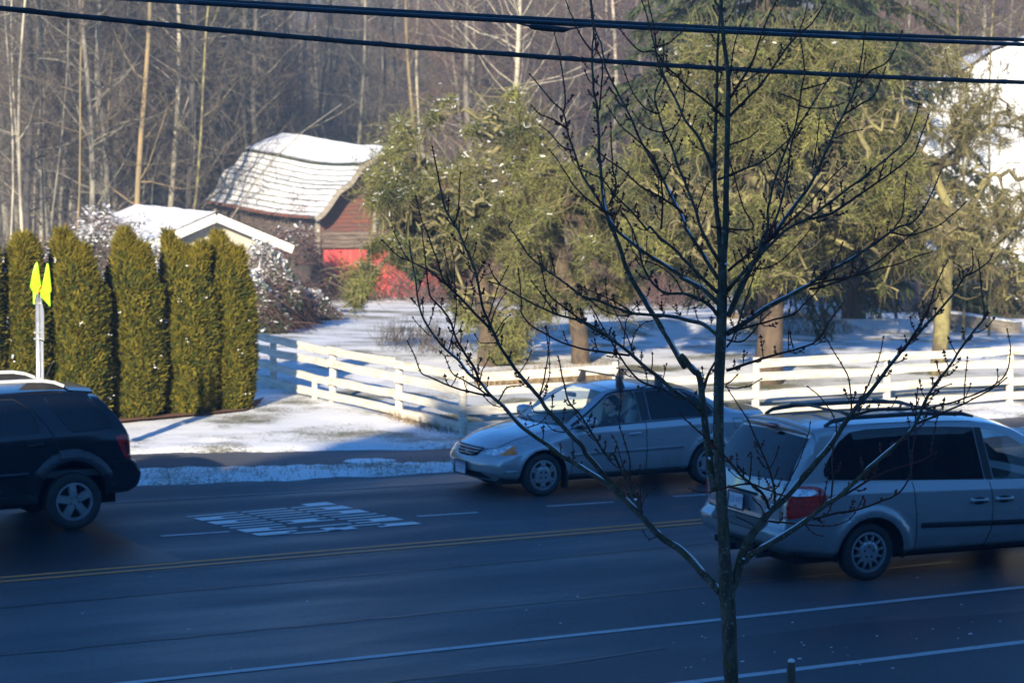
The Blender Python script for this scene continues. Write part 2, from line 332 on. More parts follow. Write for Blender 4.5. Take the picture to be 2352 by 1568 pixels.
# ================================================================ apartment building on the photographer's side (its shade covers the road)
def make_block():
    root = empty('apartment_building', (0, -3.2, 0), 0, 'tall apartment building on the near side of the road, behind the viewpoint', 'building')
    w = MB(); w.box((-23, -7, 7.05), (58, 14, 14.5)); w.build('wall', mat('render_wall', (.24, .22, .20), (.19, .18, .16), 1.5, .85), root)
    r = MB(); x0, x1 = -53, 7; vs = [(x0, .5, 14.3), (x1, .5, 14.3), (x1, -7, 15.6), (x0, -7, 15.6), (x0, -14.5, 14.3), (x1, -14.5, 14.3)]
    r.add(vs, [(0, 1, 2, 3), (3, 2, 5, 4), (0, 3, 4), (1, 5, 2), (0, 4, 5, 1)]); rf = r.build('roof', M['dark_roof'], root)
    # a gable over the stair bay makes the point in the shadow edge
    g = MB(); gx = -13.6
    g.add([(gx - 2.6, .55, 14.4), (gx + 2.6, .55, 14.4), (gx, .55, 16.0), (gx - 2.6, -6, 14.4), (gx + 2.6, -6, 14.4), (gx, -6, 16.0)], [(0, 1, 2), (3, 5, 4), (0, 2, 5, 3), (1, 4, 5, 2), (0, 3, 4, 1)]); g.build('gable', M['dark_roof'], root)
    for fl in range(5):
        for k in range(13):
            x = -48 + k * 4.0; f = MB(); f.box((x, .03, 1.9 + fl * 2.75), (1.7, .08, 1.5)); fo = f.build('window', M['white_paint'], root)
            q = MB(); q.box((x, .08, 1.9 + fl * 2.75), (1.5, .03, 1.3)); q.build('pane', M['glass_dark0'], fo)
    w = MB(); w.box((31.2, -5.5, 4.35), (48.2, 11, 9.1)); w.build('added_low_wing', M['dark_wall'], root)  # unseen wing added to shade near ground, low enough for sky reflections
    r = MB(); r.add([(7.2, .5, 8.9), (56, .5, 8.9), (56, -5.5, 10.4), (7.2, -5.5, 10.4), (7.2, -11.5, 8.9), (56, -11.5, 8.9)], [(0, 1, 2, 3), (3, 2, 5, 4), (0, 3, 4), (1, 5, 2), (0, 4, 5, 1)]); r.build('added_wing_roof', M['dark_roof'], root)
    return root
M['dark_wall'] = mat('brown_siding', (.10, .085, .07), (.08, .07, .06), 3, .85)
M['dark_roof'] = mat('shingle_roof', (.06, .06, .065), None, 6, .9)
M['glass_dark0'] = mat('window_glass', (.02, .022, .025), None, 4, .08)
make_block()

# ================================================================ vehicle tools
def pchip(xs, ys, x):
    xs = np.array(xs, float); ys = np.array(ys, float); h = np.diff(xs); d = np.diff(ys) / h; n = len(xs); m = np.zeros(n)
    for i in range(1, n - 1):
        if d[i - 1] * d[i] > 0:
            w1 = 2 * h[i] + h[i - 1]; w2 = h[i] + 2 * h[i - 1]; m[i] = (w1 + w2) / (w1 / d[i - 1] + w2 / d[i])
    m[0] = d[0]; m[-1] = d[-1]
    i = np.clip(np.searchsorted(xs, x) - 1, 0, n - 2); t = (x - xs[i]) / h[i]
    return ((1 + 2 * t) * (1 - t) ** 2 * ys[i] + t * (1 - t) ** 2 * h[i] * m[i] + t * t * (3 - 2 * t) * ys[i + 1] + t * t * (t - 1) * h[i] * m[i + 1])
def ring(r):
    """half section, bottom to top: r = w zs yb zb yr zr zt (plus low = how far the sill tucks in)"""
    w, zs, yb, zb, yr, zr, zt, tuck = r
    hgt = zb - zs
    ctl = [(w - tuck - 0.10, zs), (w - tuck, zs + 0.06), (w - 0.006, zs + 0.30 * hgt), (w, zs + 0.52 * hgt), (w - 0.012, zs + 0.86 * hgt), (yb, zb), (yr, zr),
           (yr * 0.62, zr + (zt - zr) * 0.66), (0.0, zt)]
    fil = [0, .03, .08, .08, .02, .035, .06, .2, 0]; seg = [2, 3, 3, 4, 1, 5, 3, 4]
    out = []; k = len(ctl)
    def P2(i): return np.array(ctl[i], float)
    for i in range(k - 1):
        a, b = P2(i), P2(i + 1); L = np.linalg.norm(b - a) + 1e-9; d = (b - a) / L
        s0 = a + d * min(fil[i], L * .45); s1 = b - d * min(fil[i + 1], L * .45)
        for j in range(seg[i] + 1):
            out.append(s0 + (s1 - s0) * j / seg[i])
        if i < k - 2:                                  # fillet at ctl[i+1]
            c = P2(i + 2); L2 = np.linalg.norm(c - b) + 1e-9; e = b + (c - b) / L2 * min(fil[i + 1], L2 * .45)
            for t in ((.33, .66) if fil[i + 1] > .025 else (.5,)):
                out.append((1 - t) ** 2 * s1 + 2 * t * (1 - t) * b + t * t * e)
    return np.array(out)
def car_shell(tab, front, rear, nst=96, flares=()):
    """tab rows: X bow w zs yb zb yr zr zt tuck. front / rear: (profile of x over z, fade length)"""
    tab = np.array(tab, float); xs = tab[:, 0]
    u = np.linspace(0, 1, nst); x0, x1 = xs[0], xs[-1]
    X = x0 + (x1 - x0) * u
    cols = [pchip(xs, tab[:, c], X) for c in range(1, tab.shape[1])]
    bm = bmesh.new(); rows = []
    def place(X_, bow, y, w, z):
        k = min(1.0, abs(y) / max(w, .01)); x = X_ + (-1 if X_ < (x0 + x1) / 2 else 1) * abs(bow) * (1 - k ** 2.6) if True else X_
        for prof, fade, xe in ((front[0], front[1], x0), (rear[0], rear[1], x1)):
            f = max(0.0, 1 - abs(X_ - xe) / fade)
            if f > 0: x += (f * f * (3 - 2 * f)) * float(np.interp(z, [p[0] for p in prof], [p[1] for p in prof]))
        yy = y
        for (cx, cz, r, amt, wid) in flares:
            d = math.hypot(x - cx, z - cz) - r
            if abs(d) < wid and z < cz + r + wid and abs(y) > w * .7: yy += math.copysign(amt * (math.cos(d / wid * math.pi) * .5 + .5), y)
        return (x, yy, z)
    for i in range(nst):
        bow, w_, zs, yb, zb, yr, zr, zt, tuck = [c[i] for c in cols]
        rg = ring((w_, zs, yb, zb, yr, zr, zt, tuck))
        left = [bm.verts.new(place(X[i], bow, -y, w_, z)) for y, z in rg[:-1]]
        mid = [bm.verts.new(place(X[i], bow, 0, w_, rg[-1][1]))]
        right = [bm.verts.new(place(X[i], bow, y, w_, z)) for y, z in rg[:-1][::-1]]
        rows.append(left + mid + right)
    n = len(rows[0])
    for i in range(nst - 1):
        for j in range(n - 1): bm.faces.new((rows[i][j], rows[i][j + 1], rows[i + 1][j + 1], rows[i + 1][j]))
    nh = (n - 1) // 2
    for i, flip in ((0, False), (nst - 1, True)):      # front and rear faces
        bow, w_, zs, yb, zb, yr, zr, zt, tuck = [c[i] for c in cols]; rg = ring((w_, zs, yb, zb, yr, zr, zt, tuck))
        K = 28; grid = []
        for j in range(nh + 1):
            y, z = rg[j]; L, Rr = rows[i][j], rows[i][n - 1 - j]
            if j == nh: grid.append([rows[i][nh]] * (K + 1)); continue
            grid.append([L if k == 0 else Rr if k == K else bm.verts.new(place(X[i], bow, -y + 2 * y * k / K, w_, z)) for k in range(K + 1)])
        for j in range(nh):
            for k in range(K):
                vs = [grid[j][k], grid[j][k + 1], grid[j + 1][k + 1], grid[j + 1][k]]
                q = []
                for v in vs:
                    if v not in q: q.append(v)
                if len(q) > 2: bm.faces.new(q if not flip else q[::-1])
    bmesh.ops.recalc_face_normals(bm, faces=bm.faces[:])
    c = sum((f.normal.dot(f.calc_center_median() - Vector((0, 0, .7))) for f in bm.faces))
    if c < 0: bmesh.ops.reverse_faces(bm, faces=bm.faces[:])
    return bm
def tri2d(poly):
    from mathutils.geometry import tessellate_polygon
    return [[poly[i] for i in t] for t in tessellate_polygon([[Vector((p[0], p[1], 0)) for p in poly]])]
def smooth_poly(pts, k=4, tens=0.5):
    """closed smooth outline through the points"""
    n = len(pts); out = []
    for i in range(n):
        p0, p1, p2, p3 = [Vector((*pts[(i + j - 1) % n], 0)) for j in range(4)]
        for s in range(k):
            t = s / k; a = (p2 - p0) * tens; b = (p3 - p1) * tens
            q = p1 * (2 * t ** 3 - 3 * t * t + 1) + a * (t ** 3 - 2 * t * t + t) + p2 * (-2 * t ** 3 + 3 * t * t) + b * (t ** 3 - t * t); out.append((q.x, q.y))
    return out
def circ(cx, cz, r, n=28, a0=0, a1=360): return [(cx + r * math.cos(R(a0 + (a1 - a0) * i / (n if a1 - a0 == 360 else n - 1))), cz + r * math.sin(R(a0 + (a1 - a0) * i / (n if a1 - a0 == 360 else n - 1)))) for i in range(n)]
def stroke(pts, wd):
    """thin closed polygons along a line: one quad per piece"""
    out = []
    for a, b in zip(pts[:-1], pts[1:]):
        dx, dz = b[0] - a[0], b[1] - a[1]; L = math.hypot(dx, dz); nx, nz = -dz / L * wd / 2, dx / L * wd / 2; ex, ez = dx / L * wd * .3, dz / L * wd * .3
        out.append([(a[0] - nx - ex, a[1] - nz - ez), (b[0] - nx + ex, b[1] - nz + ez), (b[0] + nx + ex, b[1] + nz + ez), (a[0] + nx - ex, a[1] + nz - ez)])
    return out
def cut(bm, poly, axes, cond, mi, only=None):
    """cut the outline into the surface, seen along the third axis, and give the faces inside the slot mi"""
    a, b = axes
    def box(f):
        us = [v.co[a] for v in f.verts]; ws = [v.co[b] for v in f.verts]; return min(us), max(us), min(ws), max(ws)
    def inside(t, p):
        n = len(t); s = [(t[(i + 1) % n][0] - t[i][0]) * (p[1] - t[i][1]) - (t[(i + 1) % n][1] - t[i][1]) * (p[0] - t[i][0]) for i in range(n)]
        return all(x > -1e-7 for x in s) or all(x < 1e-7 for x in s)
    n = len(poly); cr = [(poly[(i + 1) % n][0] - poly[i][0]) * (poly[(i + 2) % n][1] - poly[(i + 1) % n][1]) - (poly[(i + 1) % n][1] - poly[i][1]) * (poly[(i + 2) % n][0] - poly[(i + 1) % n][0]) for i in range(n)]
    pieces = [poly] if (all(c > -1e-9 for c in cr) or all(c < 1e-9 for c in cr)) else tri2d(poly)
    P0, P1 = min(p[0] for p in poly), max(p[0] for p in poly); Q0, Q1 = min(p[1] for p in poly), max(p[1] for p in poly)
    live = []
    for f in bm.faces:
        if only is not None and f.material_index not in only: continue
        x0, x1, y0, y1 = box(f)
        if x1 < P0 or x0 > P1 or y1 < Q0 or y0 > Q1: continue
        if cond(f): live.append(f)
    for t in pieces:
        t0, t1 = min(p[0] for p in t), max(p[0] for p in t); s0, s1 = min(p[1] for p in t), max(p[1] for p in t)
        def sel(fs):
            o = []
            for f in fs:
                x0, x1, y0, y1 = box(f)
                if x1 >= t0 - 1e-6 and x0 <= t1 + 1e-6 and y1 >= s0 - 1e-6 and y0 <= s1 + 1e-6: o.append(f)
            return o
        fs = sel(live); k = len(t)
        if not fs: continue
        liveset = set(live)
        for i in range(k):
            p, q = t[i], t[(i + 1) % k]; no = Vector((0, 0, 0)); no[a] = q[1] - p[1]; no[b] = -(q[0] - p[0])
            if no.length < 1e-7: continue
            co = Vector((0, 0, 0)); co[a] = p[0]; co[b] = p[1]
            es = {e for f in fs for e in f.edges}; vs2 = {v for f in fs for v in f.verts}
            r = bmesh.ops.bisect_plane(bm, geom=list(fs) + list(es) + list(vs2), dist=1e-5, plane_co=co, plane_no=no.normalized())
            got = [x for x in r['geom'] if isinstance(x, bmesh.types.BMFace)]
            liveset.update(got); fs = sel(got)
        live = list(liveset)
        for f in fs:
            ce = f.calc_center_median()
            if inside(t, (ce[a], ce[b])): f.material_index = mi
def split_parts(bm, spec, parent, bodyname='body'):
    """spec: list of (slots, part name, materials, offset, wall depth, (keys to count), side filter)"""
    bm.normal_update(); bm.verts.ensure_lookup_table()
    nrm = {v.index: v.normal.copy() for v in bm.verts}
    bm.verts.index_update()
    nrm = [v.normal.copy() for v in bm.verts]
    out = {}
    for slots, name, mats, off, wall, filt, label in spec:
        fs = [f for f in bm.faces if f.material_index in slots and (filt is None or filt(f.calc_center_median()))]
        if not fs: continue
        idx = {}; V = []; N = []; F = []; MI = []
        for f in fs:
            for v in f.verts:
                if v.index not in idx: idx[v.index] = len(V); V.append(v.co + nrm[v.index] * off); N.append(nrm[v.index])
            F.append([idx[v.index] for v in f.verts]); MI.append(slots.index(f.material_index))
        nv = len(V)
        if wall:
            cnt = {}
            for f in F:
                for i in range(len(f)): e = (f[i], f[(i + 1) % len(f)]); cnt[tuple(sorted(e))] = cnt.get(tuple(sorted(e)), []) + [e]
            low = {}
            for k, l in list(cnt.items()):
                if len(l) == 1:
                    p, q = l[0]
                    for x in (p, q):
                        if x not in low: low[x] = len(V); V.append(V[x] - N[x] * wall); N.append(N[x])
                    F.append([q, p, low[p], low[q]]); MI.append(0)
        me = bpy.data.meshes.new(name); me.from_pydata([tuple(v) for v in V], [], F); me.polygons.foreach_set('material_index', MI)
        me.update()
        o = link_mesh(name, me, mats, parent, smooth=True)
        if not wall: me.normals_split_custom_set_from_vertices([tuple(n) for n in N])
        if label: o['label'] = label
        out.setdefault(name, []).append(o)
    return out
def wheel(parent, x, y, side, r, wid, kind, rimr):
    """side -1: outer face towards -y"""
    root_t = MB(); s = side
    prof = [(rimr, -wid * .42), (rimr + .02, -wid * .5), (r - .035, -wid * .52), (r - .008, -wid * .40), (r, -wid * .2), (r, wid * .2), (r - .008, wid * .40), (r - .035, wid * .52), (rimr + .02, wid * .5), (rimr, wid * .42)]
    root_t.lathe(prof, 40, 'Y', closed=True)
    wh = empty('wheel', (x, y, r)); wh.parent = parent
    t = root_t.build('tyre', M['rubber'], wh, True)
    rm = MB(); o = s * wid * .40; d = -s
    rm.mi = 1; rm.lathe([(0.001, o + d * .05), (rimr, o + d * .05)], 32, 'Y')           # dark back plate
    rm.mi = 0
    rm.lathe([(rimr + .004, o + s * .012), (rimr - .022, o + s * .014), (rimr - .03, o + d * .01), (rimr - .026, o + d * .045)], 40, 'Y')
    def spoke(ang, r0, r1, w0, w1, h0=.012, h1=.004, th=.035):
        ca, sa = math.cos(ang), math.sin(ang); pts = []
        for rr, ww, hh in ((r0, w0, h0), ((r0 + r1) / 2, (w0 + w1) / 2, (h0 + h1) / 2 + .006), (r1, w1, h1)):
            for q in (-1, 1):
                for dd in (0, 1):
                    X = rr * ca - q * ww / 2 * sa; Z = rr * sa + q * ww / 2 * ca
                    sh = .82 if dd == 0 else 1.15
                    X = rr * ca - q * ww * sh / 2 * sa; Z = rr * sa + q * ww * sh / 2 * ca
                    pts.append((X, o + s * hh + (d * th if dd else 0), Z))
        F = []
        for b in (0, 4): F += [(b, b + 2, b + 6, b + 4), (b, b + 4, b + 5, b + 1), (b + 2, b + 3, b + 7, b + 6)]
        rm.add(pts, F)
    if kind == 'suv':
        for k in range(5): spoke(math.pi / 2 + .12 + k * 2 * math.pi / 5, .055, rimr - .012, .10, .10)
        rm.lathe([(0.001, o + s * .016), (.035, o + s * .016), (.04, o + s * .005), (.085, o + s * .006), (.095, o + d * .03)], 20, 'Y')
        rm.mi = 1
        for k in range(5):
            a = math.pi / 2 + .75 + k * 2 * math.pi / 5; rm.lathe([(.001, o + s * .012), (.012, o + s * .012), (.013, o)], 8, 'Y', (.062 * math.cos(a), 0, .062 * math.sin(a)))
    elif kind == 'sedan':
        for k in range(6):
            for q in (-.13, .13): spoke(math.pi / 6 + k * math.pi / 3 + q, .10, rimr - .018, .036, .032, .010, .006)
        rm.lathe([(0.001, o + s * .014), (.09, o + s * .014), (.125, o + s * .006), (.135, o + d * .03)], 24, 'Y')
        rm.mi = 1
        for k in range(4):
            a = math.pi / 4 + k * math.pi / 2; rm.lathe([(.001, o + s * .018), (.015, o + s * .018), (.017, o)], 8, 'Y', (.052 * math.cos(a), 0, .052 * math.sin(a)))
    else:
        for k in range(12): spoke(.2 + k * math.pi / 6, .11, rimr - .022, .042, .012, .012, .004)
        rm.lathe([(0.001, o + s * .014), (.10, o + s * .016), (.125, o + s * .006), (.13, o + d * .03)], 24, 'Y')
        rm.mi = 1
        for k in range(5):
            a = math.pi / 2 + k * 2 * math.pi / 5; rm.lathe([(.001, o + s * .019), (.013, o + s * .019), (.015, o)], 8, 'Y', (.06 * math.cos(a), 0, .06 * math.sin(a)))
    rm.build('rim', [M['silver_rim'], M['dark']], wh)
    return wh
def wheelhouse(mb, cx, cz, r, y0, y1):
    """dark inner arch between y0 and y1"""
    n = 20; vs = []
    for i in range(n + 1):
        a = R(-8 + 196 * i / n)
        for y in (y0, y1): vs.append((cx + r * math.cos(a), y, cz + r * math.sin(a)))
    fs = [(2 * i, 2 * i + 1, 2 * i + 3, 2 * i + 2) for i in range(n)]
    vs.append((cx, y1, cz)); c = len(vs) - 1; fs += [(2 * i + 1, c, 2 * i + 3) for i in range(n)]
    mb.add(vs, fs)
def text_mesh(body, size, mat_, name, parent=None, loc=(0, 0, 0), rot=(0, 0, 0), sx=1.0, extr=0.0):
    cu = bpy.data.curves.new(name, 'FONT'); cu.body = body; cu.size = size; cu.align_x = 'CENTER'; cu.align_y = 'CENTER'; cu.extrude = extr
    o = bpy.data.objects.new(name, cu); C.objects.link(o); dg = bpy.context.evaluated_depsgraph_get()
    me = bpy.data.meshes.new_from_object(o.evaluated_get(dg)); bpy.data.objects.remove(o); bpy.data.curves.remove(cu)
    for v in me.vertices: v.co.x *= sx
    me.materials.clear(); o = link_mesh(name, me, mat_, parent); o.location = loc; o.rotation_euler = rot; return o
def paint(name, col, metal=0.6, rough=0.32, coat=1.0):
    m, nt, bs = newmat(name); bs.inputs['Metallic'].default_value = metal; bs.inputs['Roughness'].default_value = rough
    bs.inputs['Coat Weight'].default_value = coat; bs.inputs['Coat Roughness'].default_value = 0.06
    # road dirt low on the body
    g = nt.nodes.new('ShaderNodeNewGeometry'); tc = nt.nodes.new('ShaderNodeTexCoord'); sp = nt.nodes.new('ShaderNodeSeparateXYZ'); nt.links.new(tc.outputs['Object'], sp.inputs[0])
    mr = nt.nodes.new('ShaderNodeMapRange'); mr.inputs[1].default_value = 0.75; mr.inputs[2].default_value = 0.25; nt.links.new(sp.outputs[2], mr.inputs[0])
    f = math_n(nt, 'MULTIPLY', mr.outputs[0], math_n(nt, 'MULTIPLY', noise_fac(nt, 3, 5, .25, .8), 0.55), True)
    nt.links.new(mixc(nt, f, col, (0.11, 0.10, 0.095)), bs.inputs['Base Color'])
    ro = nt.nodes.new('ShaderNodeMapRange'); ro.inputs[3].default_value = rough; ro.inputs[4].default_value = 0.6; nt.links.new(f, ro.inputs[0]); nt.links.new(ro.outputs[0], bs.inputs['Roughness'])
    return m
M['glass_dark'] = glassmat('tinted_glass', (0.10, 0.11, 0.12), 1.5, 0.75)
M['glass_clear'] = glassmat('clear_glass', (0.90, 0.96, 0.94), 1.5, 0.0)
M['seam'] = mat('panel_seam', (0.02, 0.02, 0.022), None, 3, 0.9)
M['red_lens'] = mat('red_lens', (0.80, 0.018, 0.010), (0.32, 0.010, 0.006), 16, 0.15, coat=1, sc=(1, 1, 3))
M['dark_red_lens'] = mat('dark_red_lens', (0.12, 0.004, 0.003), None, 9, 0.15, coat=1)
M['clear_lens'] = mat('clear_lens', (0.92, 0.93, 0.94), (0.45, 0.5, 0.55), 14, 0.12, metal=0.2, coat=1, lo=.45, hi=.55)
M['amber_lens'] = mat('amber_lens', (1.0, 0.27, 0.03), (0.85, 0.16, 0.015), 14, 0.12, coat=1)
M['seat'] = mat('seat_cloth', (0.46, 0.48, 0.45), (0.38, 0.40, 0.38), 9, 0.9)
M['interior'] = mat('interior_trim', (0.14, 0.145, 0.15), None, 5, 0.8)
def plate_box(parent, x, y, z, wd, hg, text, tcol, face, tilt=0.0, frame=True, band=None):
    """licence plate facing -x (face=-1) or +x"""
    r = empty('licence_plate', (x, y, z)); r.parent = parent; r.rotation_euler = (0, tilt, 0)
    b = MB(); b.box((0, 0, 0), (.006, wd, hg)); b.build('plate_panel', mat('plate_white', (.62, .66, .72), (.5, .56, .64), 30, .4), r)
    if frame:
        f = MB()
        for s in (-1, 1): f.box((face * .003, s * (wd / 2 + .006), 0), (.016, .014, hg + .04)); f.box((face * .003, 0, s * (hg / 2 + .010)), (.016, wd - .002, .018))
        f.build('plate_frame', M['black_plastic'], r)
    text_mesh(text, hg * .72, mat('plate_letters', tcol, None, 5, .5), 'plate_letters', r, (face * .0045, 0, .002), (R(90), 0, R(-90) if face < 0 else R(90)), sx=.82)
    if band:
        for cc, zz, hh, ww in band: q = MB(); q.box((face * .004, 0, zz), (.003, ww, hh)); q.build('plate_sticker', mat('plate_band', cc, None, 4, .5), r)
    return r
# ================================================================ silver sedan
def stx(x): return x if x < 1.6 else 1.6 + (x - 1.6) * 1.115
def make_sedan():
    root = empty('sedan', (16.03, 28.50 + .83, 0.0), 0, 'silver four-door sedan with black roof bars, driving left in front of the white fence', 'car')
    #   X     bow   w    zs   yb   zb   yr   zr    zt   tuck
    T = [(-.62, .20, .755, .22, .70, .60, .52, .655, .675, .02),
         (-.45, .20, .80, .22, .735, .67, .56, .725, .75, .03),
         (-.20, .19, .825, .22, .755, .755, .60, .80, .83, .03),
         (.10, .16, .835, .22, .775, .83, .64, .87, .90, .04),
         (.36, .14, .835, .22, .785, .895, .69, .925, .955, .04),
         (.60, .12, .835, .22, .79, .935, .665, 1.075, 1.10, .04),
         (.82, .10, .835, .22, .79, .945, .625, 1.235, 1.265, .04),
         (1.03, .08, .835, .22, .79, .95, .585, 1.355, 1.395, .04),
         (1.22, .06, .835, .22, .79, .955, .565, 1.395, 1.445, .04),
         (1.6, .02, .838, .22, .79, .965, .56, 1.415, 1.475, .04),
         (1.95, .0, .838, .22, .79, .975, .56, 1.408, 1.472, .04),
         (2.25, .0, .838, .22, .79, .985, .565, 1.37, 1.435, .04),
         (2.48, .03, .835, .22, .785, .99, .575, 1.30, 1.37, .04),
         (2.72, .06, .83, .22, .78, .995, .60, 1.17, 1.225, .03),
         (2.98, .08, .825, .22, .765, .99, .62, 1.045, 1.085, .03),
         (3.15, .10, .815, .24, .745, .975, .60, 1.02, 1.055, .03),
         (3.38, .14, .79, .26, .71, .95, .56, 1.005, 1.045, .03),
         (3.50, .16, .755, .28, .68, .93, .54, .985, 1.025, .02)]
    T = [(stx(r_[0]),) + r_[1:] for r_ in T]
    fr = ([(.2, .10), (.28, .02), (.34, -.04), (.46, -.06), (.54, -.02), (.60, .03), (.68, .09)], .5)
    rr = ([(.2, -.12), (.4, .0), (.6, .0), (.8, -.02), (1.0, -.06)], .5)
    bm = car_shell(T, fr, rr, 104, flares=((-.04, .29, .37, .016, .09), (2.68, .29, .37, .016, .09)))
    S = lambda f: abs(f.normal.y) > .35
    side = lambda f: abs(f.calc_center_median().y) > .5 and abs(f.normal.y) > .25
    front = lambda f: f.calc_center_median().x < -.35
    for cx in (-.04, 2.68): cut(bm, circ(cx, .29, .365), (0, 2), lambda f: abs(f.calc_center_median().y) > .5, 90)
    bmesh.ops.delete(bm, geom=[f for f in bm.faces if f.material_index == 90], context='FACES')
    def cutx(bm_, poly, axes, cond, mi, only=None): cut(bm_, [(stx(p[0]), p[1]) for p in poly] if axes[0] == 0 else poly, axes, cond, mi, only)
    # doors
    fd = [(.40, .27), (.42, .60), (.41, .90), (.62, 1.05), (.84, 1.21), (1.06, 1.345), (1.16, 1.375), (1.66, 1.395), (1.62, .96), (1.62, .27)]
    rd = [(1.62, .27), (1.62, .96), (1.66, 1.395), (2.05, 1.395), (2.33, 1.355), (2.56, 1.24), (2.66, 1.10), (2.64, .98), (2.56, .72), (2.36, .62), (2.17, .45), (2.12, .27)]
    hood = [(-.60, .66), (.36, .93)]
    cutx(bm, fd, (0, 2), side, 1, only=(0,)); cutx(bm, rd, (0, 2), side, 2, only=(0,))
    # windows
    cutx(bm, [(.47, .925), (.74, 1.095), (.96, 1.24), (1.09, 1.315), (1.20, 1.345), (1.53, 1.365), (1.54, .965)], (0, 2), side, 3)
    cutx(bm, [(1.69, .97), (1.70, 1.37), (2.02, 1.37), (2.28, 1.335), (2.46, 1.255), (2.62, 1.11), (2.66, 1.02), (2.60, .995)], (0, 2), side, 4)
    cutx(bm, [(1.545, .965), (1.535, 1.365), (1.695, 1.37), (1.685, .97)], (0, 2), side, 5, only=(1, 2, 0))
    # black window frame line
    for p in stroke([(.42, .915), (1.54, .95), (2.64, .985)], .022): cutx(bm, p, (0, 2), side, 5, only=(1, 2, 0))
    for p in stroke([(.44, .945), (.74, 1.12), (.96, 1.262), (1.08, 1.335), (1.2, 1.365), (1.6, 1.385), (2.04, 1.39), (2.30, 1.352), (2.48, 1.27), (2.66, 1.10), (2.68, 1.0)], .03): cutx(bm, p, (0, 2), side, 5, only=(0, 1, 2))
    for p in stroke([(.40, .9), (.42, .60), (.40, .27)], .014) + stroke([(1.61, .95), (1.615, .27)], .014) + stroke([(2.66, 1.0), (2.58, .74), (2.38, .64)], .012): cutx(bm, p, (0, 2), side, 6, only=(0, 1, 2))
    for p in stroke([(.42, .27), (2.14, .275)], .012): cutx(bm, p, (0, 2), side, 6, only=(0, 1, 2))
    # fuel flap outline
    fl = [(2.93, .93), (3.08, .925), (3.11, .80), (2.95, .79), (2.93, .93)]
    for p in stroke(fl, .010): cutx(bm, p, (0, 2), side, 6, only=(0,))
    # windscreen and rear window seen from above
    topc = lambda f: f.normal.z > .2 and f.calc_center_median().z > .9
    ws = [(.24, 0), (.26, .3), (.34, .58), (.40, .665), (.80, .60), (1.02, .545), (1.03, .53), (.985, .3), (.97, 0)]
    cutx(bm, ws + [(a, -b) for a, b in ws[::-1][1:-1]], (0, 1), topc, 7, only=(0,))
    rw = [(2.56, 0), (2.55, .3), (2.52, .50), (2.90, .545), (2.97, .5), (3.04, .3), (3.06, 0)]
    cutx(bm, rw + [(a, -b) for a, b in rw[::-1][1:-1]], (0, 1), topc, 8, only=(0,))
    # bonnet outline and roof seams
    for s in (-1, 1):
        for p in stroke([(-.74, s * .36), (-.62, s * .53), (-.3, s * .60), (.1, s * .64), (.28, s * .66)], .014): cutx(bm, p, (0, 1), lambda f: f.normal.z > .3 and f.calc_center_median().z > .6, 6, only=(0,))
        for p in stroke([(.22, s * .0), (.24, s * .3), (.33, s * .6)], .05): cutx(bm, p, (0, 1), lambda f: f.normal.z > .3 and f.calc_center_median().z > .8, 5, only=(0,))
    # front face: grille, intake, lamps
    fc = lambda f: f.normal.x < -.15 and f.calc_center_median().x < -.3
    cutx(bm, [(-.36, .665), (.36, .665), (.30, .56), (.10, .535), (-.10, .535), (-.30, .56)], (1, 2), fc, 9, only=(0,))
    cutx(bm, [(-.42, .345), (.42, .345), (.54, .25), (-.54, .25)], (1, 2), fc, 10, only=(0,))
    allf = lambda f: f.calc_center_median().x < -.2
    for s in (-1, 1):
        sd = (lambda s_: (lambda f: f.calc_center_median().x < -.25 and f.calc_center_median().y * s_ > 0 and f.normal.x < .4))(s)
        cutx(bm, [(s * .42, .585), (s * .45, .61), (s * .53, .665), (s * .61, .70), (s * .655, .715), (s * .67, .585)], (1, 2), sd, 11, only=(0,))
        cutx(bm, [(s * .655, .72), (s * .67, .585), (s * .80, .60), (s * .80, .75)], (1, 2), (lambda s_: (lambda f: -.70 < f.calc_center_median().x < -.42 and f.calc_center_median().y * s_ > 0))(s), 12, only=(0,))
    # tail lamps
    for s in (-1, 1):
        cutx(bm, [(3.38, .93), (3.64, .94), (3.64, .76), (3.42, .78)], (0, 2), (lambda s_: (lambda f: f.calc_center_median().y * s_ > .45))(s), 13, only=(0,))
    # mouldings
    for a, b, mi in (((.44, .555), (2.14, .575), 14), ((-.62, .37), (-.46, .37), 15)):
        for p in stroke([a, b], .045 if mi == 14 else .03): cutx(bm, p, (0, 2), side, mi, only=(0, 1, 2))
    silver = paint('silver_blue_paint', (.44, .465, .49), .50, .27)
    L = lambda c: c.y < 0; Rr = lambda c: c.y >= 0
    sp = [((0, 6, 10, 5), 'body', [silver, M['seam'], M['dark'], M['black_plastic']], 0, 0, None, None)]
    for s in (L, Rr):
        sp += [((1,), 'front_door', [silver], 0, 0, s, None), ((2,), 'rear_door', [silver], 0, 0, s, None),
               ((3,), 'front_window', [M['glass_clear']], -.004, 0, s, None), ((4,), 'rear_side_window', [M['glass_dark']], -.004, 0, s, 'dark tinted rear side window'),
               ((14,), 'side_moulding', [silver], .007, .004, s, None), ((15,), 'bumper_strip', [silver], .006, .004, s, None),
               ((11, 12), 'headlight', [M['clear_lens'], M['amber_lens']], .002, .01, s, 'headlight with amber corner'), ((13,), 'tail_light', [M['red_lens']], .003, .01, s, None)]
    sp += [((7,), 'windscreen', [M['glass_clear']], -.003, 0, None, None), ((8,), 'rear_window', [M['glass_dark']], -.003, 0, None, None)]
    # slatted grille behind the opening
    sp += [((9,), 'grille', [M['dark']], -.03, 0, None, None)]
    parts = split_parts(bm, sp, root); bm.free()
    g = parts['grille'][0]
    sl = MB()
